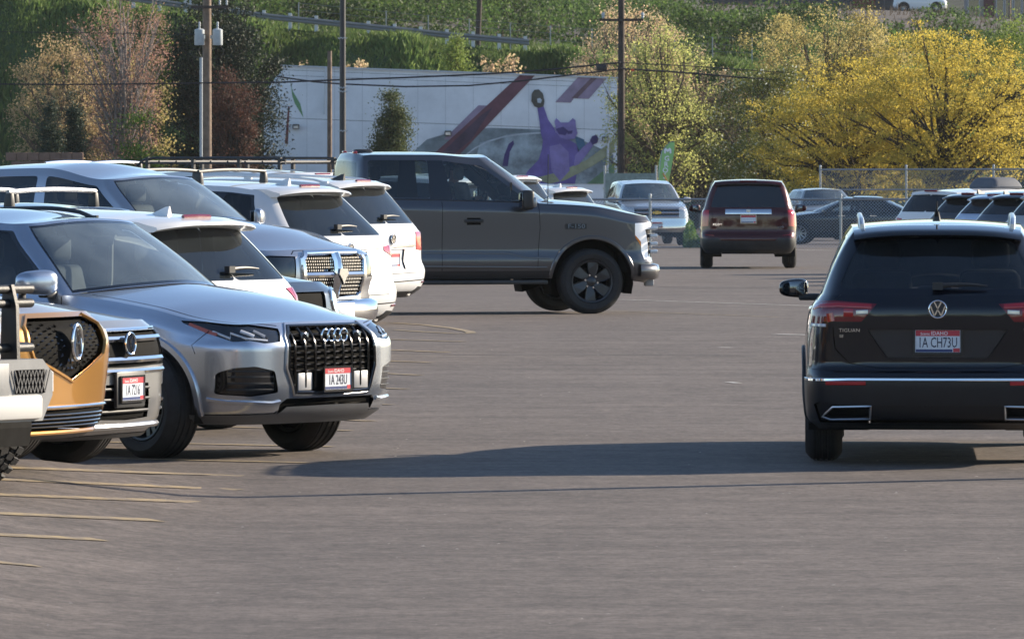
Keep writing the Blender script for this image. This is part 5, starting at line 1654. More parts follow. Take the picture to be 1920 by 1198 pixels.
def silver_pickup():
    """crew cab pickup with the big chrome cross-bar grille"""
    c = Car('silver_pickup', 'silver crew cab pickup with big chrome mesh grille, nose out of the row', 'pickup', place(632, 73.7, 2.785, ROW), ROW, P_LSILVER, 'cars parked in the angled row',
            L=5.85, W=2.02, H=1.965, WB=3.57, FO=1.0, gc=0.42, hf=1.13, ba=1.33, bm=1.36, bc=1.37, br=1.38, hfw=1.27, xc=1.36, xap=1.02, xwt=0.56, xrr=-1.85, xdp=-1.8, deck=-1.95, dm=-0.3, xcp=-1.2, cf=0.42, wr=0.68, tr=0.40, archr=0.50,
            nose=(0.06, 0.0, 0.04, 0.0, 0.02, 0.12), fy=(0.46, 0.80, 0.95), hcr=0.09, zrf=-0.13, rcr=0.055, zF=(0.42, 0.50, 0.64, 0.84, 1.05, 1.13), wl=(0.93, 0.98, 0.99, 1.0, 0.98, 0.92), hood_mid=0.02)
    rt = c.root
    c.arches(r=0.50, zc=0.42, trim=P_LSILVER, tw=0.05)
    c.front('grille', [(0, 1.075), (0.40, 1.07), (0.47, 1.02), (0.45, 0.70), (0.40, 0.66), (0, 0.64)], M_GAP, -0.03)
    c.front('headlight', [(0.56, 1.06), (0.80, 1.07), (0.90, 1.04), (0.90, 0.86), (0.58, 0.84)], M_LAMPIN, -0.01, True)
    c.gap_front([(0, 1.12), (0.50, 1.115), (0.58, 1.08)], 0.01)
    c.gap_side([(1.04, 1.33), (1.10, 0.8), (1.08, 0.45)])
    c.gap_side([(-0.25, 1.35), (-0.27, 0.45)])
    c.ghk('windshield_band', [(0, 0.01), (2.4, 0.01), (2.4, 0.96), (0, 0.96)], M_GLOSSB, -0.002, False, 0)
    c.ghk('windshield', [(0, 0.05), (2.33, 0.05), (2.33, 0.93), (0, 0.93)], G_CLEAR, -0.003, False, 0)
    c.ghk('door_window', [(3.10, 0.04), (3.93, 0.04), (3.93, 0.84), (3.10, 0.84)], G_SIDE)
    c.ghk('rear_door_window', [(4.06, 0.04), (5.55, 0.04), (5.5, 0.84), (4.06, 0.84)], G_MID)
    c.build(0.06)
    c.wheels('five', w=0.27, rimr=0.64, m=M_ALLOY)
    c.mirrors(0.95, 1.42, 0.93, P_LSILVER, (0.15, 0.22, 0.20))
    c.cabin(M_GSEAT, 1, 2)
    box('rear_view_mirror', (0.66, 0, 1.74), (0.03, 0.28, 0.09), M_PLAST, rt, 0.02)
    # chrome frame, cross and mesh bars
    strip('grille_frame', c.lo, c.fpath([(0, 1.09), (0.41, 1.085), (0.49, 1.03), (0.47, 0.69), (0.41, 0.64), (0, 0.62)]), 0.06, 0.03, M_CHROME, rt, True, 0, True)
    bar_on(c, 'grille_cross', [(-0.46, 0.875), (0.46, 0.875)], 0.030, M_CHROME, 0.004, 17)
    tube('grille_cross', [Vector(c.fpt(0, z)[0]) + Vector((0.012, 0, 0)) for z in np.linspace(0.64, 1.08, 7)], [0.04, 0.045, 0.05, 0.06, 0.05, 0.05, 0.05], M_CHROME, rt, 8)
    M = fmat(c, 0, 0.865, 0.06)
    prism('badge', [(-0.06, 0.07), (0.06, 0.07), (0.075, 0.02), (0.03, -0.03), (0.0, -0.085), (-0.03, -0.03), (-0.075, 0.02)], 0.03, M_CHROME, rt, M, 0.012)
    for z in (0.69, 0.725, 0.76, 0.795, 0.83, 0.92, 0.95, 0.98, 1.01, 1.04):
        h = float(np.interp(z, [0.64, 0.70, 1.02, 1.075], [0.40, 0.45, 0.465, 0.40])) - 0.01
        for (a, b_) in ((-h, -0.045), (0.045, h)):
            n = 13
            bm = bmesh.new()
            for k in range(n):
                y = a + (b_ - a) * (k + 0.5) / n
                P, N = c.fpt(y, z)
                add_box(bm, P - N * 0.004, (0.012, abs(b_ - a) / n * 0.52, 0.018))
            for k in range(n + 1):
                pass
            o = bm_obj('grille_mesh', bm, M_CHROME, rt)
            o['kind'] = 'stuff'
    # chrome bumper
    V, F = [], []
    prof = [(-0.02, 0.40), (0.03, 0.43), (0.06, 0.50), (0.05, 0.60), (-0.02, 0.63)]
    q = len(prof)
    ys = np.linspace(-0.98, 0.98, 23)
    for y in ys:
        e = abs(y) / 0.98
        x = c.xF + 0.03 - 0.34 * e ** 3
        for (o_, z) in prof: V.append((x + o_, y, z))
    for i in range(len(ys) - 1):
        for k in range(q - 1): F.append((i * q + k, i * q + k + 1, (i + 1) * q + k + 1, (i + 1) * q + k))
    mk('front_bumper', V, F, M_CHROME, rt)
    box('number_plate', (c.xF + 0.10, 0, 0.52), (0.008, 0.31, 0.155), M_PLATE, rt, 0.003)
    return c
def maroon_suv():
    hd = R(88.5)
    d = 152.5
    c = rear_suv('maroon_suv', 'maroon boxy SUV driving away in the middle distance', ((1407 - 960) / FPX * d + 0.02, d + 2.35, gz(0, d + 1)), hd, P_MAROON, group=None, spoil=0.10, badge=None, plate_z=1.02, wip=False, lip=M_PLAST, bump=0.72,
                 lamp=[(0.80, 1.20), (0.985, 1.20), (0.985, 0.86), (0.82, 0.88)], lampm=M_RED, L=4.85, W=1.99, H=1.84, WB=2.78, FO=0.90, gc=0.36, br=1.24, bm=1.18, bc=1.2, ba=1.15, wr=0.70, xrr=-2.22, xdp=-2.15, tr=0.37, archr=0.42,
                 tail=(0.18, 0.05, 0.0, 0.08, 0.09, 0.13), cr=0.12, wl=(0.90, 0.97, 0.99, 1.0, 0.985, 0.935), glassm=M_PRIV, rs=(0.03, 0.88), rb=6.98, zrr=-0.05)
    rt = c.root
    strip('chrome_bar', c.lo, c.rpath([(0, 1.165), (0.47, 1.165)], 7.6), 0.11, 0.02, M_CHROME, rt, True, 0.004, True)
    M = rmat(c, 0, 1.165, 0.02)
    o = prism('badge', [(-0.045, 0.04), (0.045, 0.04), (0.03, -0.04), (-0.03, -0.04)], 0.01, M_SATIN, rt, M)
    text('model_lettering', 'PILOT', 0.06, M_CHROME, rt, rmat(c, 0.63, 0.905, 0.006, False), 0.003, 1.2)
    text('drive_lettering', '4WD', 0.05, M_CHROME, rt, rmat(c, -0.66, 0.855, 0.006, False), 0.003, 1.2)
    for ch in list(rt.children):
        if ch.name.startswith('mirror') and 'foot' not in ch.name:
            ch.location.z += 0.0
    return c
silver_suv()
black_suv()
grey_pickup()
white_offroader()
copper_suv()
grey_front_suv()
silver_pickup()
maroon_suv()
# white SUV showing its tail between the silver blue SUV and the pickup
rear_suv('white_hatchback_suv', 'white SUV with dark rear window and wiper right behind the silver blue SUV', tail_place(478, 56.2, 4.6, 2.7, 0.9), BACK, P_WHITE, spoil=0.26, L=4.6, W=1.88, H=1.70, WB=2.7, FO=0.9, br=1.14, xrr=-1.72, fin=P_WHITE,
         lamp=[(0.60, 1.09), (0.90, 1.10), (0.93, 1.05), (0.91, 0.96), (0.74, 0.97)], badge=None, rs=(0.04, 0.84), tail=(0.20, 0.05, 0.0, 0.08, 0.10, 0.16), wip=-0.34)
# slate SUV with roof bars, mostly hidden
def pre_slate(c):
    c.front('headlight', [(0.54, 1.00), (0.88, 1.02), (0.90, 0.84), (0.58, 0.82)], M_CLEAR, 0.004, True, 0.08)
    c.front('grille', [(0, 1.0), (0.46, 1.0), (0.44, 0.75), (0, 0.74)], M_GAP, -0.02)
sl_ = front_suv('slate_suv', 'slate blue SUV with pale roof bars, mostly hidden behind the white tail', place(560, 59.6, 2.3, ROW), ROW, P_NAVY, pre=pre_slate, L=4.6, W=1.86, H=1.71, WB=2.75, FO=0.93, hf=1.08, ba=1.18, bm=1.19, cf=0.42, xc=1.0, xap=0.62, xwt=0.2, xrr=-1.9)
strip('lamp_ring', sl_.lo, sl_.lo.inv((1, 2), resample(rounded([(0.54, 1.00), (0.88, 1.02), (0.90, 0.84), (0.58, 0.82)], 0.08), 0.03), 0, 4), 0.025, 0.015, M_CHROME, sl_.root, True, 0, False, True)
sl_.crossbars((-0.25, -1.10), mat('brushed bar', (0.30, 0.31, 0.33), 0.4, 0.6), 0.10, 0.022)
# two white SUVs further along
rear_suv('white_crossover', 'white SUV with black roof bars and chrome shield badge on its tailgate', tail_place(668, 76.6, 5.1, 2.95, 0.95), BACK, P_WHITE2, spoil=0.24, L=5.1, W=1.98, H=1.79, WB=2.95, FO=0.95, br=1.20, bc=1.17, xrr=-2.0, fin=P_WHITE2, bars=((-0.15, -1.05), M_PLAST),
         lamp=[(0.62, 1.10), (0.93, 1.12), (0.985, 1.06), (0.98, 0.90), (0.93, 0.96), (0.62, 1.055)], rs=(0.03, 0.82), chrome=P_WHITE2, tail=(0.20, 0.05, 0.0, 0.06, 0.08, 0.15), wip=-0.30, plate_z=0.92)
rear_suv('white_large_suv', 'white SUV with red wraparound tail lights and round badge next to the grey pickup', tail_place(744, 88.9, 5.1, 2.98, 0.95, R(150)), R(150), P_WHITE, spoil=0.18, L=5.1, W=1.99, H=1.77, WB=2.98, FO=0.95, br=1.17, xrr=-2.12, xdp=-2.05, badge='vw', trim=M_PLAST, rails=P_WHITE,
         lamp=[(0.60, 1.09), (0.95, 1.09), (0.99, 1.05), (0.985, 0.86), (0.60, 0.88)], rs=(0.04, 0.84), chrome=True, plate_z=0.76, wip=-0.36, fin=M_PLAST)

# ---- roofs beyond the row
rear_suv('white_wagon', 'white SUV roof showing far left above the silver pickup', tail_place(330, 112, 4.9, 2.85, 0.92), BACK, P_WHITE, group='cars beyond the angled row', detail=False, glassm=M_PRIV, H=1.97, dt=0.1, wip=False, badge=None)
rb_ = rear_suv('black_wagon', 'black SUV with pale roof bars beyond the silver pickup', tail_place(372, 106, 4.8, 2.85, 0.92), BACK, P_DARK, group='cars beyond the angled row', detail=False, glassm=M_PRIV, L=4.8, H=1.90, dt=0.1, wip=False, badge=None, bars=((-0.1, -0.95), M_CHROME))
rk = rear_suv('racked_suv', 'white SUV with long black roof rack beside the grey pickup cab', tail_place(636, 101.5, 4.9, 2.85, 0.92), BACK, P_WHITE, group='cars beyond the angled row', detail=False, glassm=M_PRIV, H=1.90, dt=0.1, wip=False, badge=None, spoil=0.12, xrr=-2.2)
bm = bmesh.new()
for sd in (1, -1): add_tube(bm, [(0.55, sd * 0.55, 1.90), (0.40, sd * 0.58, 2.0), (0.2, sd * 0.6, 2.03), (-1.9, sd * 0.6, 2.03), (-2.1, sd * 0.6, 2.0)], 0.018, 8)
for sd in (1, -1): add_tube(bm, [(0.4, sd * 0.6, 1.96), (-2.1, sd * 0.6, 1.96)], 0.012, 8)
for x in np.arange(-2.0, 0.45, 0.3): add_tube(bm, [(x, -0.6, 1.98), (x, 0.6, 1.98)], 0.018, 6)
for x in (0.3, -0.5, -1.3, -2.0):
    for sd in (1, -1): add_box(bm, (x, sd * 0.6, 1.96), (0.05, 0.04, 0.17))
bm_obj('roof_rack', bm, M_PLAST, rk.root, True)
# two white tails past the bonnet of the grey pickup
rear_suv('white_tall_suv', 'white SUV tail with bright corner just above the pickup bonnet', tail_place(1020, 133, 4.9, 2.85, 0.92), BACK, P_WHITE, group='cars in the far lot', H=1.93, dt=0.1, detail=False, spoil=0.15)
rear_suv('white_small_suv', 'white SUV with dark rear window right of the taller white tail', tail_place(1100, 139, 4.7, 2.75, 0.92), BACK, P_WHITE2, group='cars in the far lot', L=4.7, WB=2.75, H=1.72, dt=0.1, detail=False, fin=P_WHITE, rails=P_WHITE)
rear_suv('white_window_suv', 'white SUV seen through the cab windows of the grey pickup', tail_place(935, 127, 4.9, 2.85, 0.92), BACK, P_WHITE, group='cars in the far lot', H=1.86, dt=0.1, detail=False, spoil=0.15)
# grey pickup with a white cap, nose to us behind the fence
def pre_gp(c):
    c.front('grille', [(0, 1.12), (0.66, 1.12), (0.66, 0.84), (0, 0.84)], M_GAP, -0.02)
    c.front('headlight', [(0.68, 1.12), (0.95, 1.12), (0.95, 0.84), (0.70, 0.84)], M_CLEAR, 0.0, True)
    c.front('front_bumper', [(0, 0.80), (0.99, 0.80), (0.99, 0.50), (0, 0.50)], M_CHROME, 0.03)
gp_ = front_suv('grey_capped_pickup', 'grey pickup with gold bow tie badge and white canopy behind the chain link fence', place(1232, 219, 2.7, R(-84)), R(-84), paint('pale silver paint', (0.55, 0.56, 0.57), 0.6, 0.3), group='cars in the far lot', cat='pickup', pre=pre_gp, L=5.6, W=2.02, H=1.93, WB=3.4, FO=0.98, gc=0.40, hf=1.16, ba=1.28,
          bm=1.30, bc=1.31, br=1.32, xc=1.3, xap=1.0, xwt=0.55, xrr=-2.75, xdp=-2.7, cf=0.2, wr=0.70, tr=0.39, archr=0.47, dt=0.1, zrf=-0.1)
for z in (1.10, 0.98, 0.86): bar_on(gp_, 'grille_bar', [(-0.66, z), (0.66, z)], 0.03, M_CHROME, 0.0)
prism('badge', [(-0.13, -0.03), (-0.13, 0.03), (-0.05, 0.03), (-0.05, 0.05), (0.05, 0.05), (0.05, 0.03), (0.13, 0.03), (0.13, -0.03), (0.05, -0.03), (0.05, -0.05), (-0.05, -0.05), (-0.05, -0.03)], 0.02, mat('gold badge', (0.7, 0.45, 0.08), 0.3, 0.8), gp_.root, fmat(gp_, 0, 0.98, 0.03))
gp_.plate(fmat(gp_, 0, 0.62, 0.04), None)
# dark saloon behind the fence, side on
sd_ = Car('dark_saloon', 'dark green grey saloon side on behind the chain link fence', 'saloon', place(1590, 224, 0.0, R(172)), R(172), paint('dark green grey paint', (0.018, 0.023, 0.024), 0.3, 0.3), 'cars in the far lot', L=4.6, W=1.84, H=1.46, WB=2.8, FO=0.95, gc=0.2, hf=0.78, ba=0.95, bm=0.97, bc=0.99, br=1.02, xc=1.05, xap=0.75, xwt=0.05, xrr=-1.15, xdp=-1.1, deck=-1.85,
          xcp=-1.2, wr=0.55, tr=0.34, archr=0.39, dz4=0.1)
sd_.arches()
sd_.gap_side([(0.75, 0.94), (0.80, 0.4)]); sd_.gap_side([(-0.2, 0.96), (-0.22, 0.3)])
sd_.windows(rear=G_MID, q=False, cp=(5.3, 5.4), qe=5.35)
sd_.build(0.1)
sd_.wheels('multi', w=0.22, rimr=0.7, m=M_ALLOY)
sd_.mirrors(0.6, 1.0, 0.88, P_DARK, (0.14, 0.2, 0.14))
for y in (0.9, -0.9):
    for x in (0.1, -0.85): box('door_handle', (x, y * 1.02, 0.86), (0.2, 0.02, 0.03), M_CHROME, sd_.root)
front_suv('grey_hatchback', 'light grey SUV roof behind the dark saloon', place(1560, 240, 1.5, R(-80)), R(-80), P_LGREY, group='cars in the far lot', H=1.70, dt=0.12)
# row on the right behind the black SUV
for (px, d, H, pm, nm, lb) in ((1790, 136, 1.60, P_DARK, 'dark_suv', 'dark grey SUV tail just right of the white van roof'), (1838, 131, 1.58, P_SILVER, 'silver_hatchback', 'silver SUV tail in the middle of the right hand row'),
                               (1880, 126, 1.60, P_NAVY, 'navy_suv', 'navy SUV tail in the right hand row near the frame edge'), (1940, 120, 1.62, P_LGREY, 'pale_grey_suv', 'pale grey SUV cut by the right edge of the frame')):
    rear_suv(nm, lb, tail_place(px, d, 4.7, 2.75, 0.92, R(42)), R(42), pm, group='cars in the right hand row', L=4.7, WB=2.75, H=H, dt=0.12, detail=False, wip=False, badge=None, fin=M_PLAST)
wv = rear_suv('white_van', 'white tall SUV with grey roof bag right of the chain link fence', tail_place(1725, 142, 4.9, 2.85, 0.92, R(42)), R(42), P_WHITE, group='cars in the right hand row', H=1.66, dt=0.12, detail=False, wip=False, badge=None, xrr=-2.2, spoil=0.05)
bm = bmesh.new()
add_box(bm, (-0.5, 0, 1.74), (0.9, 0.8, 0.22), None, (0.7, 0.7))
bm_obj('roof_bag', bm, mat('grey bag cloth', (0.10, 0.11, 0.13), 0.8), wv.root, True, 0.10, 3)
# white SUV high on the hill road
hp = at(1726, 24, 612)
front_suv('white_hill_suv', 'white SUV parked up on the hill road at the top edge', (hp.x, hp.y, hp.z), R(-6), P_WHITE, group=None, trim=M_PLAST, H=1.66, L=4.5, WB=2.65, FO=0.9, W=1.85, dt=0.12, xc=1.0, xap=0.7, xwt=0.2, xrr=-1.9, rimm=M_ALLOY)

# ---- driver in the grey pickup
def driver():
    pk = [o for o in bpy.data.objects if o.name == 'grey_pickup'][0]
    bpy.context.view_layer.update()
    J = dict(pelvis=(0.02, 0.38, 1.06), belly=(0.0, 0.38, 1.22), chest=(-0.01, 0.38, 1.42), neck=(0.03, 0.38, 1.60), chin=(0.075, 0.38, 1.67), head=(0.06, 0.38, 1.77), crown=(0.05, 0.38, 1.86),
             shR=(0.01, 0.19, 1.52), elR=(0.22, 0.15, 1.30), wrR=(0.44, 0.27, 1.40), haR=(0.52, 0.29, 1.43), shL=(0.01, 0.57, 1.52), elL=(0.22, 0.62, 1.30), wrL=(0.44, 0.50, 1.40), haL=(0.52, 0.47, 1.43),
             knR=(0.48, 0.28, 1.10), anR=(0.66, 0.28, 0.72), knL=(0.48, 0.50, 1.10), anL=(0.66, 0.50, 0.72))
    Rr = dict(pelvis=.16, belly=.155, chest=.17, neck=.065, chin=.07, head=.095, crown=.07, shR=.075, elR=.055, wrR=.038, haR=.045, shL=.075, elL=.055, wrL=.038, haL=.045, knR=.085, anR=.055, knL=.085, anL=.055)
    E = [('pelvis', 'belly'), ('belly', 'chest'), ('chest', 'neck'), ('neck', 'chin'), ('chin', 'head'), ('head', 'crown'), ('chest', 'shR'), ('shR', 'elR'), ('elR', 'wrR'), ('wrR', 'haR'), ('chest', 'shL'), ('shL', 'elL'), ('elL', 'wrL'), ('wrL', 'haL'),
         ('pelvis', 'knR'), ('knR', 'anR'), ('pelvis', 'knL'), ('knL', 'anL')]
    for k in J:                                   # slide the body forward so that the hands reach the wheel
        x, y, z = J[k]
        J[k] = (x + {'haR': 0.13, 'haL': 0.13, 'wrR': 0.16, 'wrL': 0.16, 'elR': 0.22, 'elL': 0.22}.get(k, 0.29), y, z + 0.05)
    ks = list(J)
    me = bpy.data.meshes.new('person')
    me.from_pydata([J[k] for k in ks], [(ks.index(a), ks.index(b)) for a, b in E], [])
    o = bpy.data.objects.new('person', me)
    COL.objects.link(o)
    o.modifiers.new('skin', 'SKIN')
    for k, d_ in zip(ks, me.skin_vertices[0].data):
        d_.radius = (Rr[k], Rr[k] * (1.15 if k in ('chest', 'belly', 'pelvis') else 1))
        d_.use_root = k == 'pelvis'
    o.modifiers.new('sub', 'SUBSURF').levels = 2
    bpy.context.view_layer.update()
    ev = o.evaluated_get(bpy.context.evaluated_depsgraph_get())
    m2 = bpy.data.meshes.new_from_object(ev)
    bpy.data.objects.remove(o)
    m2.materials.clear()
    m2.materials.append(M_CLOTH)
    m2.materials.append(M_SKIN)
    for p in m2.polygons:
        p.use_smooth = True
        c_ = p.center
        if c_.z > 1.65 or c_.x > 0.60 and c_.z > 1.39: p.material_index = 1
    # nose, brow and ears shaped from the head
    for v in m2.vertices:
        if abs(v.co.z - 1.785) < 0.03 and abs(v.co.y - 0.38) < 0.02 and v.co.x > 0.39: v.co.x += 0.025
    o = bpy.data.objects.new('person', m2)
    COL.objects.link(o)
    o.matrix_world = pk.matrix_world
    tag(o, 'driver in dark jacket and cap at the wheel of the grey pickup', 'person')
    bm = bmesh.new()
    bmesh.ops.create_uvsphere(bm, u_segments=18, v_segments=10, radius=0.112)
    for v in bm.verts:
        v.co.z = max(v.co.z, -0.01)
        v.co += Vector((0.34, 0.38, 1.85))
    add_box(bm, (0.46, 0.38, 1.85), (0.11, 0.15, 0.014))
    bm_obj('cap', bm, M_CAP, o, True)
    # fingers on the wheel rim
    bm = bmesh.new()
    for yy, s in ((0.29, -1), (0.47, 1)):
        for k in range(4):
            y0 = yy + (k - 1.5) * 0.02
            add_tube(bm, [(0.65, y0, 1.49), (0.695, y0, 1.505 - 0.004 * k), (0.705, y0, 1.48), (0.685, y0, 1.465)], [0.010, 0.010, 0.009, 0.008], 6)
        add_tube(bm, [(0.63, yy - s * 0.035, 1.49), (0.66, yy - s * 0.055, 1.48), (0.68, yy - s * 0.05, 1.465)], [0.012, 0.011, 0.009], 6)
    bm_obj('finger', bm, M_SKIN, o, True)
driver()

# ------------------------------------------------------------------ vegetation
rng = np.random.default_rng(7)
def leaf_mat(name, c1, c2, c3=None, trans=0.45, rough=0.6):
    if name in MATS: return MATS[name]
    m = bpy.data.materials.new(name)
    m.use_nodes = True
    nt = m.node_tree
    b = nt.nodes['Principled BSDF']
    b.inputs['Roughness'].default_value = rough
    b.inputs['Specular IOR Level'].default_value = 0.25
    g = nt.nodes.new('ShaderNodeNewGeometry')
    cr = nt.nodes.new('ShaderNodeValToRGB')
    cr.color_ramp.elements[0].color = (*c1, 1)
    cr.color_ramp.elements[1].color = (*c2, 1)
    if c3:
        e = cr.color_ramp.elements.new(0.5)
        e.color = (*c3, 1)
    nt.links.new(g.outputs['Random Per Island'], cr.inputs[0])
    nt.links.new(cr.outputs[0], b.inputs['Base Color'])
    tr = nt.nodes.new('ShaderNodeBsdfTranslucent')
    nt.links.new(cr.outputs[0], tr.inputs[0])
    mx = nt.nodes.new('ShaderNodeMixShader')
    mx.inputs[0].default_value = trans
    nt.links.new(b.outputs[0], mx.inputs[1])
    nt.links.new(tr.outputs[0], mx.inputs[2])
    nt.links.new(mx.outputs[0], nt.nodes['Material Output'].inputs[0])
    MATS[name] = m
    return m
def quads(name, V, m, parent=None):
    """V [n,4,3] -> mesh of separate quads"""
    n = len(V)
    me = bpy.data.meshes.new(name)
    me.vertices.add(n * 4)
    me.vertices.foreach_set('co', V.reshape(-1).astype(np.float32))
    me.loops.add(n * 4)
    me.loops.foreach_set('vertex_index', np.arange(n * 4, dtype=np.int32))
    me.polygons.add(n)
    me.polygons.foreach_set('loop_start', np.arange(0, n * 4, 4, dtype=np.int32))
    me.update(calc_edges=True)
    me.materials.append(m)
    return link(bpy.data.objects.new(name, me), parent)
def leaves(C, size, asp=0.6, up=0.0, dirs=None):
    """leaf quads: C [n,3] centres, random orientation"""
    n = len(C)
    a = rng.normal(size=(n, 3))
    if dirs is not None: a = dirs + a * 0.45
    a[:, 2] += up
    a /= np.linalg.norm(a, axis=1, keepdims=True)
    b = np.cross(a, rng.normal(size=(n, 3)))
    b /= np.linalg.norm(b, axis=1, keepdims=True)
    s = (size * rng.uniform(0.6, 1.35, n))[:, None]
    a, b = a * s * 0.5, b * s * 0.5 * asp
    mid = a * 0.15
    return np.stack([C - a, C + b + mid, C + a, C - b + mid], 1)
M_BARK = mat('bark', (0.10, 0.075, 0.055), 0.9, noise=0.35, nscale=3)
M_PBARK = mat('pale bark', (0.22, 0.19, 0.17), 0.9, noise=0.35, nscale=3)
M_DBARK = mat('dark bark', (0.035, 0.026, 0.02), 0.9, noise=0.35, nscale=3)
def tree(name, label, cat, base, H, W, lm, n=7000, leaf=0.22, bark=M_BARK, z0=0.12, nclump=90, spread=0.42, shape='round', group=None, tops=1, trunk=None, limb=26, asp=0.6, shell=0.75, depth=0.8, lean=0.0, flat=0.8):
    """trunk, limbs and a crown of leaf clumps; H height, W width"""
    root = empty(name, base)
    tag(root, label, cat, group)
    tr = trunk or H * 0.028
    cs = []
    while len(cs) < nclump:
        u = rng.uniform(-1, 1, 3)
        r = np.linalg.norm(u)
        if r > 1: continue
        if r < shell and rng.random() < 0.62: continue
        h = (u[2] + 1) / 2
        if shape == 'cone': k = (1 - h) ** 0.8 * 1.1 + 0.05
        elif shape == 'fan': k = 0.35 + 0.85 * h ** 0.7 if h < 0.72 else 1.15 * math.sqrt(max(0, 1 - ((h - 0.72) / 0.30) ** 2))
        elif shape == 'column': k = 0.9 if h < 0.75 else 0.9 * (1 - (h - 0.75) / 0.28)
        else: k = 1.0
        rad = math.hypot(u[0], u[1])
        if shape != 'round':
            a = rng.uniform(0, 2 * math.pi)
            rad = math.sqrt(rng.uniform(0.15, 1)) * max(k, 0.02)
            x, y = rad * math.cos(a), rad * math.sin(a)
        else: x, y = u[0], u[1]
        cs.append((x * W / 2 + lean * h, y * W / 2 * depth, H * (z0 + (1 - z0) * h)))
    cs = np.array(cs)
    cs += rng.normal(size=cs.shape) * np.array([W, W * depth, H]) * 0.03
    cs[:, 2] = np.maximum(cs[:, 2], H * z0 * 0.7)
    # wood
    bm = bmesh.new()
    pts = [(0, 0, -0.3)] + [(math.sin(i * 1.7) * H * 0.008 + lean * i / 6, math.cos(i * 2.1) * H * 0.008, H * 0.9 * i / 6) for i in range(1, 7)]
    add_tube(bm, pts, [tr * (1 - 0.85 * i / 6) for i in range(7)], 7)
    tk = bm_obj('trunk', bm, bark, root, True)
    bm = bmesh.new()
    order = rng.permutation(len(cs))[:limb]
    for k in order:
        c = cs[k]
        zb = max(H * 0.08, min(H * 0.8, c[2] * rng.uniform(0.35, 0.7)))
        s = Vector((lean * zb / H, 0, zb))
        e = Vector(c)
        mid = s.lerp(e, 0.5) + Vector((rng.normal() * 0.1, rng.normal() * 0.1, abs(e.x - s.x) * 0.1 - 0.1)) * 1.0
        r0 = tr * 0.45 * (1 - zb / H) + 0.02
        add_tube(bm, [s, s.lerp(mid, 0.55) + Vector((rng.normal(), rng.normal(), 0)) * 0.06, mid, mid.lerp(e, 0.5) + Vector((rng.normal(), rng.normal(), rng.normal())) * 0.08, e], [r0, r0 * 0.8, r0 * 0.6, r0 * 0.4, r0 * 0.18], 5, False, False)
        for j in range(3):                        # twigs
            q = e + Vector(rng.normal(size=3)) * spread * 1.1
            add_tube(bm, [mid.lerp(e, 0.4 + 0.2 * j), q], [r0 * 0.3, r0 * 0.08], 4, False, False)
    bm_obj('branch', bm, bark, root, True)['kind'] = 'stuff'
    per = max(1, n // len(cs))
    sc = rng.uniform(0.6, 1.3, len(cs)) * spread
    C = np.repeat(cs, per, 0) + rng.normal(size=(per * len(cs), 3)) * np.repeat(sc, per)[:, None] * np.array([1, 1, flat])
    C[:, 2] = np.maximum(C[:, 2], 0.1)
    cr = quads('crown', leaves(C, leaf, asp), lm, root)
    cr['kind'] = 'stuff'
    return root
L_YEL = leaf_mat('yellow blossom', (0.48, 0.365, 0.055), (0.66, 0.51, 0.09), (0.41, 0.35, 0.085), 0.6)
L_YGR = leaf_mat('yellow green leaves', (0.32, 0.36, 0.10), (0.50, 0.52, 0.18), (0.42, 0.43, 0.16), 0.65)
L_TAN = leaf_mat('tan buds', (0.44, 0.30, 0.16), (0.56, 0.41, 0.23), (0.38, 0.30, 0.14), 0.4)
L_ORA = leaf_mat('orange buds', (0.50, 0.33, 0.21), (0.62, 0.44, 0.30), (0.46, 0.40, 0.22), 0.6)
L_PINK = leaf_mat('pink buds', (0.38, 0.19, 0.15), (0.52, 0.29, 0.23), (0.40, 0.27, 0.17), 0.4)
L_OLV = leaf_mat('olive buds', (0.36, 0.30, 0.11), (0.52, 0.44, 0.18), None, 0.55)
L_GRN = leaf_mat('fresh green leaves', (0.06, 0.13, 0.02), (0.14, 0.22, 0.04), None, 0.45)
L_LIME = leaf_mat('pale green leaves', (0.14, 0.20, 0.04), (0.24, 0.30, 0.08), None, 0.45)
L_PINE = leaf_mat('dark needles', (0.012, 0.022, 0.014), (0.035, 0.05, 0.025), None, 0.15)
L_JUN = leaf_mat('juniper needles', (0.02, 0.04, 0.025), (0.05, 0.075, 0.045), None, 0.15)
L_BRN = leaf_mat('brown red buds', (0.07, 0.035, 0.025), (0.15, 0.07, 0.05), None, 0.3)
L_BUSH = leaf_mat('spruce green leaves', (0.05, 0.075, 0.035), (0.13, 0.15, 0.06), None, 0.35)
L_SHRUB = leaf_mat('hill shrub leaves', (0.034, 0.066, 0.017), (0.085, 0.128, 0.033), (0.052, 0.092, 0.023), 0.5)
L_GRASS = leaf_mat('grass blades', (0.06, 0.11, 0.03), (0.15, 0.20, 0.06), (0.095, 0.145, 0.038), 0.4)
def patchy(m, scale, lo, hi):
    """different plants side by side: vary the leaf colour over metres"""
    nt = m.node_tree
    cr = [n for n in nt.nodes if n.type == 'VALTORGB'][0]
    tc = nt.nodes.new('ShaderNodeTexCoord')
    n = nt.nodes.new('ShaderNodeTexNoise')
    n.inputs['Scale'].default_value = scale
    n.inputs['Detail'].default_value = 3
    nt.links.new(tc.outputs['Object'], n.inputs['Vector'])
    r = nt.nodes.new('ShaderNodeMapRange')
    r.inputs[1].default_value, r.inputs[2].default_value, r.inputs[3].default_value, r.inputs[4].default_value = 0.38, 0.62, lo, hi
    nt.links.new(n.outputs[0], r.inputs[0])
    mx = nt.nodes.new('ShaderNodeVectorMath')
    mx.operation = 'SCALE'
    nt.links.new(cr.outputs[0], mx.inputs[0])
    nt.links.new(r.outputs[0], mx.inputs['Scale'])
    for l in list(cr.outputs[0].links):
        if l.to_node != mx:
            t = l.to_socket
            nt.links.remove(l)
            nt.links.new(mx.outputs[0], t)
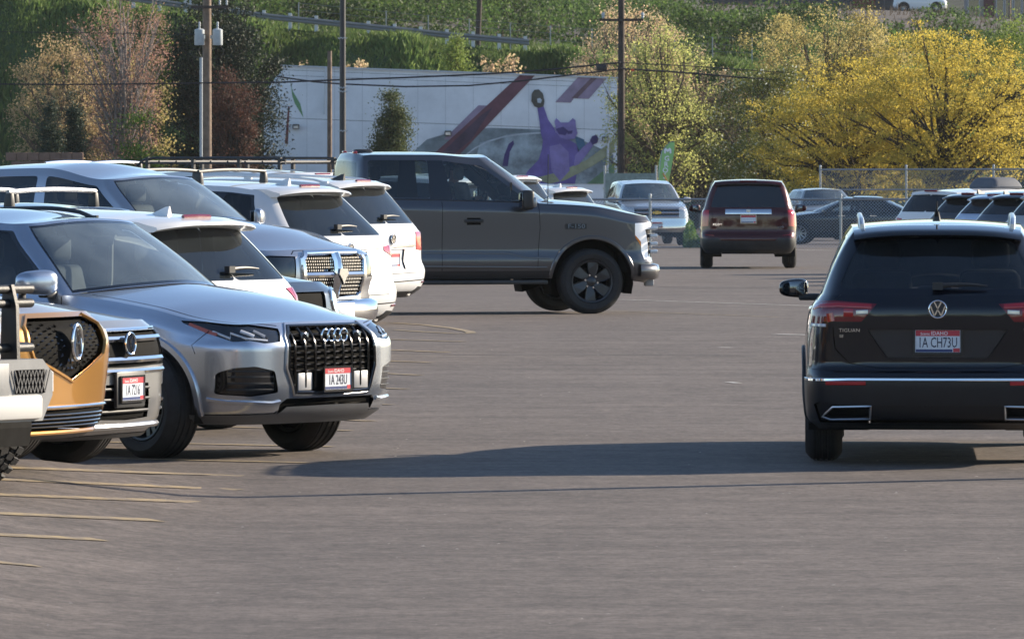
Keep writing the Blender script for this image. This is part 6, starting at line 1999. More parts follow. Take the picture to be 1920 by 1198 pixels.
patchy(L_SHRUB, 0.16, 0.45, 1.7)
patchy(L_GRASS, 0.14, 0.7, 1.45)
L_DRY = leaf_mat('dry stalks', (0.10, 0.075, 0.055), (0.18, 0.14, 0.10), None, 0.3)
def flecked():
    m = leaf_mat('flecked leaves', (0.13, 0.15, 0.04), (0.24, 0.24, 0.07), None, 0.4)
    cr = [n for n in m.node_tree.nodes if n.type == 'VALTORGB'][0].color_ramp
    for p, c in ((0.90, (0.24, 0.24, 0.07, 1)), (0.93, (0.62, 0.64, 0.50, 1))):
        cr.elements.new(p).color = c
    cr.elements[-1].color = (0.68, 0.70, 0.58, 1)
    return m
L_FLECK = flecked()
def px_tree(name, label, x0, x1, ytop, ybase, d, lm, cat='tree', **k):
    """tree filling a box of the picture, standing d metres away; ybase may be hidden"""
    b = at((x0 + x1) / 2, ybase, d)
    g = gz(b.x, d)
    z = min(b.z, g) if ybase > 250 else b.z
    H = at(0, ytop, d).z - z
    return tree(name, label, cat, (b.x, d, z), H, (x1 - x0) / FPX * d, lm, **k)

# ------------------------------------------------------------------ hillside
XI = np.arange(-260, 2200, 20.0)
GX = [-300, 100, 280, 510, 640, 830, 1000, 1350, 1700, 2200]
GY = [-60, 0, 25, 55, 68, 88, 103, 128, 138, 150]
CX = [-300, 0, 700, 900, 1000, 1100, 1300, 1500, 1700, 1800, 1920, 2200]
CY = [-200, -150, -70, -30, -8, 3, 8, 12, 21, 29, 38, 50]
def zat(y, d): return EYE + (YH - y) / FPX * d
def hill_z(xi, d):
    gy, cy = np.interp(xi, GX, GY), np.interp(xi, CX, CY)
    foot = -0.0079 * 270
    zr = zat(gy, 415)
    wob = 0.30 * math.sin(xi * 0.043) + 0.25 * math.sin(xi * 0.0171 + 2)
    ds = [345, 400, 402, 412, 414, 428, 445, 575, 592, 700]
    zs = [foot - 0.3, foot - 0.2, foot + 0.2, zr - 0.5 + wob, zr, zr + 0.05, zr + 0.7, zat(cy, 590) - 0.5, zat(cy, 590), zat(cy, 590) + 0.4]
    return float(np.interp(d, ds, zs))
def hillside():
    D = np.array([345, 372, 398, 400, 402, 403.5, 405, 406.5, 408, 409.5, 411, 412, 414, 421, 428, 434, 440, 445, 455, 468, 480, 495, 510, 525, 540, 555, 565, 575, 584, 592, 600, 630, 700.0])
    V, F = [], []
    for d in D:
        for xi in XI:
            z = hill_z(xi, d)
            x = (xi - 960) / FPX * d
            if 402 < d < 412: z += 0.18 * math.sin(x * 0.9 + d) + rng.normal() * 0.06
            if 445 < d < 575: z += 0.35 * math.sin(x * 0.55 + d * 0.11) * math.sin(x * 0.23 - d * 0.19) + rng.normal() * 0.08
            V.append((x, d, z))
    n = len(XI)
    F = [(j * n + i, j * n + i + 1, (j + 1) * n + i + 1, (j + 1) * n + i) for j in range(len(D) - 1) for i in range(n - 1)]
    m = mat('hill soil', (0.055, 0.042, 0.034), 0.95, noise=0.45, nscale=0.35, bump=0.8, bscale=1.5)
    nt = m.node_tree                              # turf on the lower bank, bare earth higher up
    b_ = nt.nodes['Principled BSDF']
    src = b_.inputs['Base Color'].links[0].from_socket
    tc = nt.nodes.new('ShaderNodeTexCoord')
    sp = nt.nodes.new('ShaderNodeSeparateXYZ')
    nt.links.new(tc.outputs['Object'], sp.inputs[0])
    mr = nt.nodes.new('ShaderNodeMapRange')
    mr.inputs[1].default_value, mr.inputs[2].default_value = 440, 470
    nt.links.new(sp.outputs[1], mr.inputs[0])
    mx = nt.nodes.new('ShaderNodeMixRGB')
    mx.inputs[1].default_value = (0.035, 0.065, 0.018, 1)
    nt.links.new(mr.outputs[0], mx.inputs[0])
    nt.links.new(src, mx.inputs[2])
    nt.links.new(mx.outputs[0], b_.inputs['Base Color'])
    tag(mk('hillside', V, F, m, None, True), 'brown earth of the hillside above the lot', None, None, 'structure')
hillside()
def on_hill(xi, d):
    return np.array([(xi - 960) / FPX * d, d, hill_z(xi, d)])
# grass on the lower bank
def grass():
    N = 80000
    xi = rng.uniform(-60, 1960, N)
    d = np.where(rng.random(N) < 0.85, 401.5 + 12.3 * np.sqrt(rng.random(N)), rng.uniform(429, 452, N))
    P = np.array([on_hill(a, b) for a, b in zip(xi, d)])
    h = rng.uniform(0.25, 0.65, N) * (0.8 + 0.4 * np.sin(xi * 0.021 + d * 0.3))
    h = np.maximum(h, 0.2)
    lean = rng.normal(size=(N, 3)) * np.array([0.30, 0.3, 0])
    wdir = rng.normal(size=(N, 3)) * np.array([1, 0.5, 0])
    wdir /= np.linalg.norm(wdir, axis=1, keepdims=True)
    w = rng.uniform(0.03, 0.075, N)[:, None]
    tip = P + np.stack([lean[:, 0] * h, lean[:, 1] * h, h], 1)
    midp = P + np.stack([lean[:, 0] * h * 0.3, lean[:, 1] * h * 0.3, h * 0.55], 1)
    V = np.stack([P - wdir * w * 0.5 - np.array([0, 0, 0.1]), P + wdir * w - np.array([0, 0, 0.1]), tip, midp - wdir * w], 1)
    tag(quads('bank_grass', V, L_GRASS), 'long green grass on the bank below the guardrail', 'grass', None, 'stuff')
grass()
def shrubs():
    C, DR = [], []
    S = 1500
    xi = rng.uniform(-80, 1960, S)
    t = rng.random(S)
    for a, u in zip(xi, t):
        d = 446 + 140 * u
        cy = np.interp(a, CX, CY)
        # bare dirt near the right hand crest
        bare = (a > 1000) and d > 575 - (a - 1000) * 0.11 - 18 * math.sin(a * 0.02)
        if bare and rng.random() < 0.95: continue
        if math.sin(a * 0.018 + d * 0.05) * math.sin(a * 0.041 - d * 0.09) < -0.6 and rng.random() < 0.8: continue
        p = on_hill(a, d)
        r = 0.6 + 2.2 * rng.random() ** 1.6
        k = int(64 * r * r) + 14
        q = rng.normal(size=(k, 3))
        q /= np.linalg.norm(q, axis=1, keepdims=True)
        q *= (rng.uniform(0.6, 1.0, k) ** 0.5)[:, None] * r * np.array([1.15, 1, 0.9])
        q[:, 2] = np.abs(q[:, 2]) * 0.85
        C.append(p + q)
    C = np.concatenate(C)
    tag(quads('hill_shrubs', leaves(C, 0.22, 0.7), L_SHRUB), 'green shrubs covering the upper hillside as one mass', 'shrubs', None, 'stuff')
    # dry stalks between them
    N = 2000
    a = rng.uniform(700, 1960, N)
    d = rng.uniform(450, 592, N)
    P = np.array([on_hill(x, y) for x, y in zip(a, d)])
    up = np.zeros((N, 3)); up[:, 2] = rng.uniform(0.25, 0.7, N); up[:, 0] = rng.normal(size=N) * 0.2
    w = np.array([0.05, 0, 0])
    tag(quads('dry_stalks', np.stack([P - w, P + w, P + up + w * 0.3, P + up - w * 0.3], 1), L_DRY), 'dry stalks scattered over the hillside dirt', 'stalks', None, 'stuff')
shrubs()
# gravel road behind the guardrail
def hill_road():
    V, F = [], []
    for i, xi in enumerate(XI):
        for d in (414.5, 427.5):
            p = on_hill(xi, d)
            V.append((p[0], p[1], p[2] + 0.08))
    for i in range(len(XI) - 1): F.append((2 * i, 2 * i + 1, 2 * i + 3, 2 * i + 2))
    tag(mk('hill_road', V, F, mat('gravel', (0.26, 0.22, 0.19), 0.95, noise=0.25, nscale=1.2), None, True), None, None, None, 'structure')
    V, F = [], []
    for i, xi in enumerate(XI):
        for d in (598, 625):
            p = on_hill(xi, d)
            V.append((p[0], p[1], p[2] + 0.05))
    for i in range(len(XI) - 1): F.append((2 * i, 2 * i + 1, 2 * i + 3, 2 * i + 2))
    tag(mk('upper_road', V, F, mat('old asphalt', (0.10, 0.095, 0.09), 0.9, noise=0.2, nscale=1.0), None, True), None, None, None, 'structure')
hill_road()
# guardrail
def guardrail():
    root = empty('guardrail', on_hill(500, 413.5))
    tag(root, 'grey steel guardrail on white posts along the hill road', 'guardrail')
    o = Vector(root.location)
    xs = np.arange(-40, 1010, 24.0)
    V, F = [], []
    prof = [(-0.0, 0.82), (-0.07, 0.76), (-0.07, 0.70), (-0.0, 0.66), (-0.07, 0.60), (-0.07, 0.54), (0.0, 0.48)]
    for xi in xs:
        p = Vector(on_hill(xi, 414.3)) - o
        for (b, z) in prof: V.append((p.x, p.y + b, p.z + z))
    q = len(prof)
    for i in range(len(xs) - 1):
        for k in range(q - 1): F.append((i * q + k, i * q + k + 1, (i + 1) * q + k + 1, (i + 1) * q + k))
    mk('rail', V, F, mat('dull rail steel', (0.17, 0.18, 0.19), 0.7, 0.0), root, False)
    for k, xi in enumerate(np.arange(5, 1010, 49.0)):
        p = Vector(on_hill(xi, 414.4)) - o
        box('post', (p.x, p.y + 0.02, p.z + 0.40), (0.20, 0.14, 1.15), mat('white post', (0.55, 0.57, 0.58), 0.7), root)
guardrail()
def wire_fence():
    root = empty('wire_fence', on_hill(900, 431))
    tag(root, 'thin wire fence with slim grey posts above the hill road', 'fence')
    o = Vector(root.location)
    xs = [560, 640, 724, 803, 880, 957, 1032, 1110, 1190, 1265, 1336, 1410]
    pts = []
    for xi in xs:
        p = Vector(on_hill(xi, 431)) - o
        tube('post', [(p.x, p.y, p.z - 0.2), (p.x, p.y, p.z + 1.75)], 0.035, mat('galvanised steel', (0.22, 0.24, 0.26), 0.45, 0.6), root, 6)
        pts.append(p)
    for h in (0.9, 1.3, 1.7):
        tube('wire', [(p.x, p.y, p.z + h) for p in pts], 0.010, M_ALLOY, root, 4)
wire_fence()

# ------------------------------------------------------------------ building with the painted wall
DB = 330.0
def wpt(px, py, off=0.0):
    p = at(px, py, DB)
    return Vector((p.x, DB - off, p.z))
def mural_building():
    root = empty('mural_building', wpt(840, 420))
    tag(root, 'long white block building with a purple cat mural on its side wall', 'building')
    o = Vector(root.location)
    wallm = mat('white painted block', (0.78, 0.80, 0.83), 0.85, noise=0.14, nscale=0.5, bump=0.15, bscale=6)
    def poly(name, pts, m, off, parent=root, th=0.006):
        P = [wpt(x, y, off) - o for x, y in pts]
        Q = [p + Vector((0, -th, 0)) for p in P]
        n = len(P)
        F = [tuple(range(n, 2 * n))] + [(i, (i + 1) % n, n + (i + 1) % n, n + i) for i in range(n)]
        return mk(name, P + Q, F, m, parent, False)
    # shell
    a, b, c_, d_ = wpt(528, 125), wpt(1157, 148), wpt(1157, 440), wpt(528, 440)
    back = Vector((0, 18, 0))
    V = [p - o for p in (a, b, c_, d_)] + [p + back - o for p in (a, b, c_, d_)]
    V[4] = V[4] + Vector((0.3, 0, 0)); V[7] = V[7] + Vector((0.3, 0, 0))
    mk('wall', V, [(0, 1, 2, 3), (5, 4, 7, 6), (4, 0, 3, 7), (1, 5, 6, 2), (4, 5, 1, 0)], wallm, root, False)
    # lower wing behind the pine on the left
    V = [p - o + Vector((0, 2.0, 0)) for p in (wpt(492, 170), wpt(528, 130), wpt(528, 440), wpt(492, 440))]
    mk('wing_wall', V, [(0, 1, 2, 3)], wallm, root, False)
    cop = mat('coping', (0.52, 0.55, 0.58), 0.6)
    seam = mat('wall seam', (0.22, 0.23, 0.24), 0.9)
    def hline(name, x0, y0, x1, y1, h, m, off, th):
        return poly(name, [(x0, y0), (x1, y1), (x1, y1 + h), (x0, y0 + h)], m, off, th=th)
    hline('coping', 526, 122, 1159, 145, 3.0, cop, 0.003, 0.10)
    hline('wall_seam', 528, 131, 1156, 156, 0.7, seam, 0.002, 0.004)
    hline('wall_seam', 528, 141, 1156, 165, 0.7, seam, 0.002, 0.004)
    hline('wall_seam', 528, 221, 1156, 244, 1.0, seam, 0.002, 0.004)
    for k in range(11): poly('wall_seam', [(575 + k * 52, 128 + k * 2), (575.8 + k * 52, 128 + k * 2), (575.8 + k * 52, 330), (575 + k * 52, 330)], mat('faint joint', (0.55, 0.57, 0.59), 0.9), 0.001, th=0.002)
    def paintm(n, c, v=0.3): return mat(n, c, 0.85, noise=v, nscale=1.2)
    # flat painted shapes, each a little proud of the one below
    cloud = mat('mural grey green', (0.20, 0.24, 0.26), 0.85, noise=0.75, nscale=0.55)
    poly('mural_cloud', [(775, 285), (800, 262), (850, 247), (920, 240), (1010, 243), (1080, 258), (1150, 290), (1150, 345), (770, 345)], cloud, 0.004)
    poly('mural_haze', [(900, 268), (960, 250), (1010, 250), (1070, 270), (1120, 300), (1120, 345), (880, 345)], mat('mural pale haze', (0.28, 0.33, 0.36), 0.85, noise=0.85, nscale=0.8), 0.010)
    poly('mural_leaf', [(541, 130), (544, 150), (548, 180), (553, 195), (569, 221), (563, 195), (548, 170)], paintm('mural green', (0.16, 0.32, 0.16)), 0.004)
    poly('mural_mark', [(534, 270), (540, 200), (543, 200), (540, 270)], paintm('mural rust', (0.20, 0.07, 0.07)), 0.004)
    poly('mural_block', [(897, 198), (936, 199), (872, 262), (832, 262)], paintm('mural mauve', (0.31, 0.24, 0.33)), 0.016)
    poly('mural_block', [(1085, 144), (1137, 148), (1104, 186), (1076, 185), (1070, 193), (1041, 192)], paintm('mural mauve', (0.31, 0.24, 0.33)), 0.016)
    poly('mural_stripe', [(976, 140), (1004, 141), (862, 290), (812, 290), (870, 238)], paintm('mural maroon', (0.16, 0.07, 0.09)), 0.022)
    poly('mural_stripe', [(900, 218), (925, 200), (884, 262), (850, 290), (825, 290)], paintm('mural dark plum', (0.09, 0.06, 0.09)), 0.028)
    poly('mural_stripe', [(1109, 146), (1119, 147), (1082, 185), (1072, 184)], paintm('mural brown', (0.17, 0.11, 0.13)), 0.022)
    arc = [(870, 292), (890, 277), (915, 264), (945, 255), (980, 250), (1015, 248)]
    poly('mural_arc', arc + [(x, y + 3) for x, y in arc[::-1]], paintm('mural white', (0.50, 0.55, 0.60)), 0.016)
    band_ = [(1000, 335), (1050, 322), (1100, 300), (1152, 262), (1152, 285), (1110, 312), (1060, 338), (1030, 345)]
    poly('mural_band', band_, paintm('mural olive', (0.33, 0.34, 0.22)), 0.034)
    poly('mural_leaf', [(1100, 345), (1152, 305), (1152, 345)], paintm('mural leaf green', (0.15, 0.26, 0.15)), 0.030)
    poly('mural_leaf', [(1078, 255), (1095, 262), (1100, 285), (1085, 290)], paintm('mural teal', (0.07, 0.16, 0.26)), 0.028)
    # the cat
    pur, pur2, pur3 = paintm('mural purple', (0.16, 0.12, 0.36), 0.3), paintm('mural deep purple', (0.07, 0.05, 0.18), 0.3), paintm('mural light purple', (0.25, 0.20, 0.44), 0.3)
    poly('cat_tail', [(942, 312), (946, 290), (954, 270), (962, 264), (964, 270), (956, 285), (952, 312)], pur2, 0.028)
    poly('cat_body', [(975, 345), (990, 320), (1010, 300), (1016, 280), (1018, 262), (1040, 248), (1060, 258), (1080, 270), (1087, 285), (1084, 310), (1078, 345)], pur, 0.028)
    poly('cat_arm', [(1007, 200), (1019, 199), (1028, 225), (1040, 242), (1045, 260), (1020, 272), (1014, 250), (1011, 225)], pur, 0.036)
    poly('cat_arm', [(1078, 292), (1094, 275), (1108, 264), (1114, 270), (1104, 285), (1086, 308), (1076, 312)], pur3, 0.036)
    poly('cat_paw', [(1106, 264), (1110, 256), (1118, 253), (1122, 260), (1120, 268), (1111, 272)], pur2, 0.044)
    poly('cat_head', [(1041, 236), (1040, 228), (1043, 222), (1051, 230), (1066, 230), (1074, 222), (1079, 226), (1080, 238), (1083, 250), (1078, 260), (1064, 263), (1050, 258), (1042, 248)], pur3, 0.044)
    poly('cat_face', [(1042, 242), (1056, 238), (1066, 246), (1060, 254), (1048, 252)], pur2, 0.052)
    poly('cat_face', [(1064, 246), (1074, 245), (1072, 251), (1064, 252)], pur2, 0.052)
    poly('cat_chest', [(1030, 275), (1050, 270), (1066, 285), (1068, 320), (1050, 340), (1034, 320)], pur3, 0.036)
    glove = paintm('mural glove', (0.10, 0.095, 0.08), 0.5)
    poly('cat_glove', [(996, 190), (997, 176), (1002, 169), (1010, 168), (1018, 176), (1021, 190), (1019, 200), (1010, 203), (1002, 200)], glove, 0.046)
    poly('cat_ball', [(1007, 186), (1012, 184), (1016, 188), (1014, 194), (1008, 193)], paintm('mural white', (0.50, 0.55, 0.60)), 0.054)
    # wall lamps and downpipes
    for (x, y) in ((555, 238), (840, 250), (1135, 261)):
        p = wpt(x, y) - o
        l = box('wall_lamp', (p.x, p.y - 0.15, p.z), (0.30, 0.24, 0.22), mat('lamp bronze', (0.06, 0.055, 0.05), 0.5), root, 0.03)
        box('lamp_lens', (p.x, p.y - 0.28, p.z - 0.02), (0.22, 0.03, 0.12), M_CLEAR, l)
    for (x, y0, y1) in ((611, 128, 215), (1142, 150, 330), (524, 185, 300)):
        tube('downpipe', [wpt(x, y0, 0.12) - o, wpt(x - 3 if x > 600 else x, y1, 0.12) - o], 0.05, mat('white pipe', (0.6, 0.62, 0.64), 0.5), root, 8)
mural_building()

# ------------------------------------------------------------------ poles and wires
M_WOOD = mat('weathered pole wood', (0.19, 0.14, 0.105), 0.9, noise=0.35, nscale=4)
M_DWOOD = mat('dark pole wood', (0.055, 0.042, 0.036), 0.9, noise=0.35, nscale=4)
M_DMET = mat('dark pole steel', (0.018, 0.018, 0.022), 0.5)
M_TRAF = mat('transformer grey', (0.42, 0.46, 0.48), 0.5, noise=0.1)
def pole(name, label, px, d, w, m, top=-60, steel=False, lean=0, ytop=None):
    b = at(px, 300, d)
    g = gz(b.x, d)
    z1 = at(px, top if ytop is None else ytop, d).z
    root = empty(name, (b.x, d, g))
    tag(root, label, 'pole')
    r = w / 2 / FPX * d
    tube('shaft', [(0, 0, -0.2), (lean * 0.5, 0, (z1 - g) * 0.5), (lean, 0, z1 - g)], [r * 1.1, r, r * 0.92], m, root, 12)
    return root, g
U, ug = pole('transformer_pole', 'wooden utility pole carrying two grey transformers behind the parked cars', 388, 300, 17, M_WOOD)
def ptl(root, px, py, d):
    return at(px, py, d) - Vector(root.location)
for px in (374, 408):
    c0 = ptl(U, px, 70, 299.6)
    t_ = lathe_obj('transformer', [(0.0, 0.34), (0.12, 0.33), (0.20, 0.29), (0.205, -0.30), (0.19, -0.33), (0.0, -0.33)], 20, M_TRAF, U, 'z', c0)
    lathe_obj('bushing', [(0.0, 0.62), (0.03, 0.60), (0.05, 0.54), (0.035, 0.50), (0.05, 0.46), (0.035, 0.42), (0.05, 0.32)], 12, M_TRAF, t_, 'z', (0.0, 0, 0))
    box('bracket', (c0.x * 0.55, c0.y * 0.5, c0.z), (0.20, 0.06, 0.14), M_TRAF, U)
box('crossarm', ptl(U, 393, 14, 299.7), (1.5, 0.10, 0.11), M_DWOOD, U)
for px in (357, 412, 425):
    p = ptl(U, px, 8, 299.7)
    lathe_obj('insulator', [(0, 0.16), (0.03, 0.15), (0.05, 0.08), (0.03, 0.05), (0.05, 0.0), (0.03, -0.05)], 10, M_TRAF, U, 'z', p)
tube('conduit', [ptl(U, 377, 108, 299.7), ptl(U, 377, 380, 299.7)], 0.06, mat('conduit grey', (0.38, 0.42, 0.45), 0.5), U, 8)
for pts in ([(364, 92), (355, 98), (362, 107), (376, 108)], [(410, 84), (420, 95), (415, 110), (395, 112)], [(380, 84), (372, 95), (377, 108)]):
    tube('drop_wire', [ptl(U, x, y, 299.6) for x, y in pts], 0.012, M_DMET, U, 5)
pole('grey_wood_pole', 'short bare wooden pole in front of the white building', 618, 322, 9, M_WOOD, ytop=96)
DP, _ = pole('dark_steel_pole', 'tall dark steel pole with wire wraps in front of the white building', 642.5, 285, 11.5, M_DMET)
for y in (72, 165, 172, 246): tube('wire_wrap', [ptl(DP, x, y + 1.5 * math.sin(x), 284.7) for x in np.linspace(634, 651, 9)], 0.02, M_TRAF, DP, 5)
W1, _ = pole('dark_wood_pole', 'tall dark wooden pole at the right end of the mural wall', 1165, 290, 12.5, M_DWOOD)
box('crossarm', ptl(W1, 1165, 38, 289.7), (1.7, 0.10, 0.10), M_DWOOD, W1)
for px in (1131, 1205):
    lathe_obj('insulator', [(0, 0.2), (0.05, 0.18), (0.07, 0.08), (0.04, 0.05), (0.06, 0.0), (0.03, -0.05)], 10, M_TRAF, W1, 'z', ptl(W1, px, 33, 289.7))
p = at(895, 110, 433); hr = empty('hill_pole', on_hill(895, 433)); tag(hr, 'wooden pole standing up on the hill road', 'pole')
tube('shaft', [(0, 0, -0.5), (0.35, 0, 9.0)], [0.17, 0.14], M_DWOOD, hr, 10)
p = on_hill(1893, 604); hp2 = empty('slim_pole', p); tag(hp2, 'slim pole by the building on top of the hill', 'pole')
tube('shaft', [(0, 0, -1.2), (0, 0, 5)], 0.10, M_WOOD, hp2, 8)
def wire(label, pts, d, r=0.02, extra=None):
    P = []
    for (x0, y0), (x1, y1) in zip(pts[:-1], pts[1:]):
        for k in range(6): P.append((x0 + (x1 - x0) * k / 6, y0 + (y1 - y0) * k / 6))
    P.append(pts[-1])
    dd = np.linspace(d[0], d[1], len(P))
    o = tube('overhead_wire', [at(x, y, q) for (x, y), q in zip(P, dd)], r, M_DMET, None, 5)
    tag(o, label, 'wire')
    return o
wire('thick overhead cable from the transformer pole to the dark wooden pole', [(388, 156), (520, 155), (640, 150), (760, 146), (900, 140), (1020, 132), (1163, 118)], (299.5, 289.5), 0.035)
wire('lower cable sagging under the thick one in front of the white wall', [(520, 144), (590, 154), (642, 158), (760, 163), (880, 161), (980, 152), (1080, 140), (1163, 130)], (299, 289.5), 0.032)
wire('cable crossing the tree crowns left of the transformer pole', [(-20, 158), (120, 159), (250, 158), (388, 156)], (300, 299.5), 0.028)
wire('thin wire high across the left trees', [(-20, 60), (140, 62), (388, 66)], (300, 299.5), 0.014)
wire('thick cable running right from the dark wooden pole', [(1163, 129), (1260, 135), (1380, 145), (1480, 151), (1550, 155)], (289.5, 292), 0.035)
wire('thin cable running right above the thick one', [(1163, 118), (1290, 124), (1420, 133), (1540, 141)], (289.5, 292), 0.02)
cb = box('cable_box', at(1128, 127.5, 289.3), (0.42, 0.14, 0.22), M_DMET, None, 0.03); tag(cb, 'black splice box hanging on the cable by the dark wooden pole', 'cable box')
tg = box('cable_tag', at(1186, 132, 289.2), (0.13, 0.03, 0.08), mat('orange tag', (0.7, 0.08, 0.02), 0.6), None); tag(tg, 'small orange tag on the thick cable right of the pole', 'tag')

# ------------------------------------------------------------------ chain link fences
M_GALV = mat('fence steel', (0.30, 0.32, 0.34), 0.45, 0.7)
def link_fence(name, label, p0, p1, h, npost, cell=0.10, midrail=False, rw=0.03):
    """posts, top rail and a woven wire mesh between two ground points"""
    a, b = Vector(p0), Vector(p1)
    root = empty(name, a)
    tag(root, label, 'fence')
    L = (b - a)
    ln = Vector((L.x, L.y, 0)).length
    for k in range(npost):
        q = L * (k / (npost - 1))
        tube('post', [(q.x, q.y, q.z - 0.1), (q.x, q.y, q.z + h + 0.10)], rw * 1.25, M_GALV, root, 8)
        lathe_obj('post_cap', [(0, 0.08), (rw * 1.2, 0.05), (rw * 1.5, 0.0), (0, -0.02)], 8, M_GALV, root, 'z', (q.x, q.y, q.z + h + 0.10))
    tube('top_rail', [(0, 0, h), (L.x, L.y, L.z + h)], rw, M_GALV, root, 8)
    if midrail: tube('mid_rail', [(0, 0, h * midrail), (L.x, L.y, L.z + h * midrail)], rw * 0.9, M_GALV, root, 8)
    V, F = [], []
    n = int(ln / cell)
    r = 0.0042
    t = L.normalized()
    for k in range(-int(h / cell), n):
        for s in (1, -1):
            x0 = k * cell if s > 0 else (k + int(h / cell)) * cell
            x1 = x0 + s * h
            z0, z1 = 0.02, h
            if x0 < 0: z0 += (-x0); x0 = 0
            if x1 < 0: z1 -= (-x1); x1 = 0
            if x0 > ln: z0 += (x0 - ln); x0 = ln
            if x1 > ln: z1 -= (x1 - ln); x1 = ln
            if z1 - z0 < 0.03: continue
            A = t * x0 + Vector((0, 0, z0)); B = t * x1 + Vector((0, 0, z1))
            i = len(V)
            off = Vector((0, 0, r * 1.4))
            yv = Vector((0, r, 0))
            V += [A + off, A - off + yv, A - off - yv, B + off, B - off + yv, B - off - yv]
            F += [(i, i + 1, i + 4, i + 3), (i + 1, i + 2, i + 5, i + 4), (i + 2, i, i + 3, i + 5)]
    o = mk('wire_mesh', V, F, M_GALV, root, False)
    o['kind'] = 'stuff'
def gp3(px, d): 
    x = (px - 960) / FPX * d
    return (x, d, gz(x, d))
link_fence('low_chain_link_fence', 'low chain link fence across the far side of the lot', gp3(1040, 207), gp3(1755, 207), 1.36, 5, 0.09)
link_fence('tall_chain_link_fence', 'tall chain link fence in front of the yellow trees', gp3(1538, 262), gp3(2030, 255), 2.35, 4, 0.11, 0.70)
lf = empty('lattice_panel', gp3(1182, 262)); tag(lf, 'pale green privacy panel on a fence beside the mural wall', 'fence panel')
box('panel', (0, 0, 1.2), (1.75, 0.05, 2.05), mat('pale green mesh', (0.22, 0.27, 0.25), 0.8, noise=0.25, nscale=5), lf)
for x in (-0.9, 0.9): tube('post', [(x, 0, 0), (x, 0, 2.5)], 0.04, M_GALV, lf, 8)
# ------------------------------------------------------------------ feather banner
def banner():
    d = 250.0
    o = at(1240, 356, d)
    root = empty('feather_banner', (o.x, d, gz(o.x, d)))
    tag(root, 'lime green feather banner with white vertical letters', 'banner')
    O = Vector(root.location)
    mg = mat('banner green', (0.30, 0.55, 0.20), 0.7, noise=0.12, nscale=2)
    outl = [(1236, 352), (1234, 330), (1235, 305), (1240, 285), (1249, 272), (1258, 266.5), (1265, 266), (1264, 285), (1259, 315), (1254, 340), (1250, 362), (1237, 362)]
    P = [at(x, y, d) - O for x, y in outl]
    Q = [p + Vector((0, -0.01, 0)) for p in P]
    n = len(P)
    mk('flag_cloth', P + Q, [tuple(range(n))[::-1], tuple(range(n, 2 * n))] + [(i, (i + 1) % n, n + (i + 1) % n, n + i) for i in range(n)], mg, root, False)
    tube('flag_pole', [(0, 0.02, 0), at(1235, 330, d) - O, at(1241, 284, d) - O, at(1256, 266.5, d) - O, at(1265, 266, d) - O], 0.018, M_ALLOY, root, 6)
    for ch, px, py, s in (('G', 1250.5, 298, 0.24), ('R', 1249, 309, 0.24), ('O', 1247.5, 320, 0.24), ('S', 1246, 331, 0.24)):
        p = at(px, py, d - 0.02) - O
        text('letter', ch, s, M_WHITEP, root, Matrix.Translation(p) @ Matrix.Rotation(R(90), 4, 'X'), 0.003, 1.0, 1.0, 0.006)
    p = at(1252, 283, d - 0.02) - O
    prism('logo', [(-.12, -.09), (-.12, .05), (-.06, .10), (0, .04), (.06, .10), (.12, .05), (.12, -.09), (.06, -.09), (.06, 0), (0, -.05), (-.06, 0), (-.06, -.09)], 0.004, M_WHITEP, root, Matrix.Translation(p) @ Matrix.Rotation(R(90), 4, 'X'))
    tube('orange_strap', [at(1243, 325, d - 0.1) - O, at(1250, 338, d - 0.1) - O, at(1255, 352, d - 0.1) - O], 0.022, mat('orange strap', (0.6, 0.22, 0.03), 0.6), root, 6)
banner()
# low block wall far left and the building on the hill
def block_wall():
    root = empty('block_wall', gp3(85, 296))
    tag(root, 'low brown block wall below the left trees', 'wall')
    m = mat('brown block', (0.17, 0.11, 0.085), 0.9, noise=0.25, nscale=4, bump=0.3, bscale=20)
    for r_ in range(9):
        for k in range(7):
            w = 0.42
            box('block', (-1.35 + (k + 0.5 * (r_ % 2)) * 0.44, 0, 0.17 + r_ * 0.35), (w, 0.25, 0.32), m, root, 0.012, seg=1)
block_wall()
def hill_building():
    p = at(1875, 34, 640)
    root = empty('hill_building', (p.x, 640, p.z))
    tag(root, 'beige building with tall windows on top of the hill at the right edge', 'building')
    wall = mat('beige render', (0.34, 0.29, 0.26), 0.85, noise=0.1, nscale=0.6)
    box('wall', (1.0, 4.0, 2.2), (7.2, 8, 5.2), wall, root)
    box('roof', (1.0, 3.8, 5.0), (8.0, 9, 0.4), mat('dark eaves', (0.06, 0.05, 0.05), 0.8), root)
    fr = mat('window frame', (0.45, 0.46, 0.48), 0.5)
    for x in (-2.25, 0.0, 0.75, 1.5, 2.25, 3.0, 3.75):
        w = box('window', (x, -0.03, 1.6), (0.55 if x > -1 else 0.9, 0.08, 2.9), M_PRIV, root)
        for s in (-1, 1): box('frame', (x + s * (0.31 if x > -1 else 0.48), -0.06, 1.6), (0.06, 0.10, 3.0), fr, w)
    box('door_panel', (-0.95, -0.04, 1.5), (0.9, 0.08, 3.0), mat('maroon panel', (0.10, 0.03, 0.03), 0.7), root)
hill_building()
